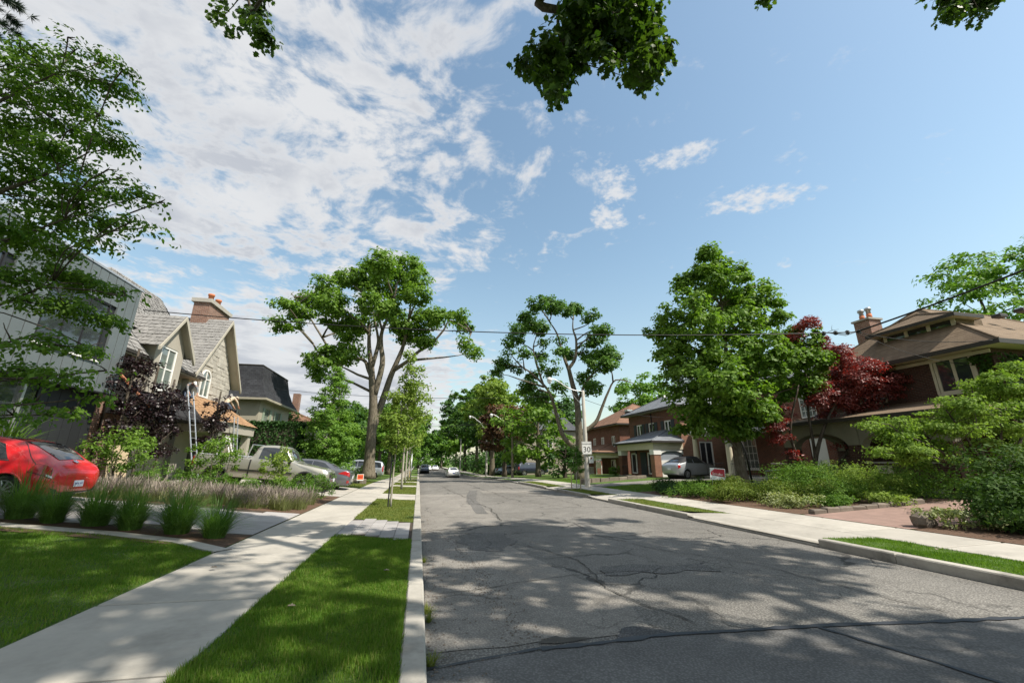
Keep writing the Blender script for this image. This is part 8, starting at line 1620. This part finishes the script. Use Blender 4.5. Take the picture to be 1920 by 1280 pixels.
def roofer(label, loc, rz, shirt, trousers, cap_m):
    """kneeling figure bent far forward over the roof, both hands on it; faces +x"""
    t = thing('person', label, 'person', loc, rz)
    V = [(0, 0, 0.42), (0.16, 0, 0.62), (0.34, 0, 0.78), (0.46, 0, 0.82), (0.56, 0, 0.80)]; E_ = [(0, 1), (1, 2), (2, 3), (3, 4)]; Rr = [0.15, 0.145, 0.15, 0.075, 0.06]
    def add(p, par, r_): V.append(p); E_.append((par, len(V) - 1)); Rr.append(r_); return len(V) - 1
    for s_ in (-1, 1):
        hp = add((0.0, s_ * 0.11, 0.38), 0, 0.11); kn = add((0.32, s_ * 0.17, 0.10), hp, 0.075); an = add((-0.08, s_ * 0.15, 0.06), kn, 0.05); add((-0.20, s_ * 0.16, 0.05), an, 0.045)
        sh = add((0.38, s_ * 0.19, 0.76), 2, 0.07); el = add((0.58, s_ * 0.25, 0.50), sh, 0.05); wr_ = add((0.72, s_ * 0.20, 0.28), el, 0.035); pm_ = add((0.77, s_ * 0.19, 0.20), wr_, 0.038)
        for k, (dx, dy, ln) in enumerate(((0.085, -0.03, 1.0), (0.095, -0.01, 1.0), (0.09, 0.012, 1.0), (0.075, 0.032, 0.9))):
            f1 = add((0.77 + dx * 0.55, s_ * 0.19 + dy * 0.9, 0.17), pm_, 0.010); add((0.77 + dx, s_ * 0.19 + dy * 1.1, 0.125), f1, 0.008)
        th = add((0.765, s_ * 0.145, 0.19), pm_, 0.011); add((0.80, s_ * 0.125, 0.15), th, 0.009)
    def pick(c):
        if c.x > 0.66 and c.z < 0.33: return 2
        if c.x > 0.47 and c.z > 0.70: return 2
        if c.z < 0.44 and c.x < 0.45: return 1
        return 0
    skin_mesh('body', V, E_, Rr, None, t, 0, 2, [shirt, trousers, 'skin'], pick)
    # head with face, ears, hair and cap, looking down at the work
    q = MB(); C_ = Vector((0.66, 0, 0.80)); f_ = Vector((0.82, 0, -0.57)); u_ = Vector((0.57, 0, 0.82)); r__ = Vector((0, 1, 0)); V2 = []; F2 = []
    for i in range(11):
        th = math.pi * i / 10
        for j in range(14):
            ph = 2 * math.pi * j / 14; d = Vector((math.sin(th) * math.cos(ph), math.sin(th) * math.sin(ph), math.cos(th))); k = 1 - 0.18 * max(0, -d.z) * (1 - max(0, d.x) * 0.4)
            V2.append(C_ + f_ * d.x * 0.098 * k + r__ * d.y * 0.078 * k + u_ * d.z * 0.118)
    for i in range(10):
        for j in range(14): F2.append((i * 14 + j, (i + 1) * 14 + j, (i + 1) * 14 + (j + 1) % 14, i * 14 + (j + 1) % 14))
    q.add(V2, F2); q.add([C_ + f_ * 0.092 + u_ * 0.03, C_ + f_ * 0.095 + r__ * 0.016 - u_ * 0.02, C_ + f_ * 0.122 - u_ * 0.016, C_ + f_ * 0.095 - r__ * 0.016 - u_ * 0.02], [(0, 1, 2), (0, 2, 3), (1, 3, 2)]); hd = q.build('head', 'skin', t, True)
    for s_ in (-1, 1):
        q = MB(); q.lathe(C_ + r__ * s_ * 0.078 - u_ * 0.005, [(0.02, -0.008), (0.026, 0.0), (0.018, 0.01)], 8, 'Y'); q.build('ear', 'skin', hd, True); q = MB(); q.lathe(C_ + f_ * 0.09 + r__ * s_ * 0.032 + u_ * 0.012, [(0.004, -0.006), (0.011, 0.0), (0.004, 0.006)], 8, 'X'); q.build('eye', 'hair_dark', hd, True)
    q = MB(); q.tube([C_ + f_ * 0.09 - u_ * 0.052 + r__ * 0.022, C_ + f_ * 0.094 - u_ * 0.05, C_ + f_ * 0.09 - u_ * 0.052 - r__ * 0.022], 0.006, 5); q.build('mouth', 'lamp_red', hd)
    V3 = []; F3 = []
    for i in range(6):
        th = math.pi * 0.5 * i / 5
        for j in range(14):
            ph = 2 * math.pi * j / 14; d = Vector((math.sin(th) * math.cos(ph), math.sin(th) * math.sin(ph), math.cos(th))); V3.append(C_ + u_ * 0.022 + f_ * d.x * 0.106 + r__ * d.y * 0.087 + u_ * d.z * 0.106)
    for i in range(5):
        for j in range(14): F3.append((i * 14 + j, (i + 1) * 14 + j, (i + 1) * 14 + (j + 1) % 14, i * 14 + (j + 1) % 14))
    q = MB(); q.add(V3, F3); q.prism([C_ + u_ * 0.025 + f_ * 0.09 + r__ * 0.07, C_ + u_ * 0.02 + f_ * 0.17 + r__ * 0.045, C_ + u_ * 0.02 + f_ * 0.17 - r__ * 0.045, C_ + u_ * 0.025 + f_ * 0.09 - r__ * 0.07], u_ * 0.008); q.build('cap', cap_m, t, True)
    q = MB(); q.lathe(C_ - f_ * 0.03 - u_ * 0.01, [(0.075, -0.055), (0.082, -0.01), (0.084, 0.03)], 12); q.build('hair', 'hair_dark', t, True)
    for s_ in (-1, 1): q = MB(); q.box(-0.30, -0.06, s_ * 0.155 - 0.045, s_ * 0.155 + 0.045, 0.0, 0.10, 0.03); q.build('boot', 'bark_dark', t)
    return t
roofer('bent worker in grey shirt and white cap at the ladder top', (-12.5, 25.35, 4.84), R(-40), 'cloth_grey', 'cloth_jeans', 'cloth_white')
roofer('kneeling worker in pale shirt on the new cedar porch roof', (-11.9, 28.7, 4.70), R(60), 'cloth_tan', 'cloth_jeans', 'cloth_tan')
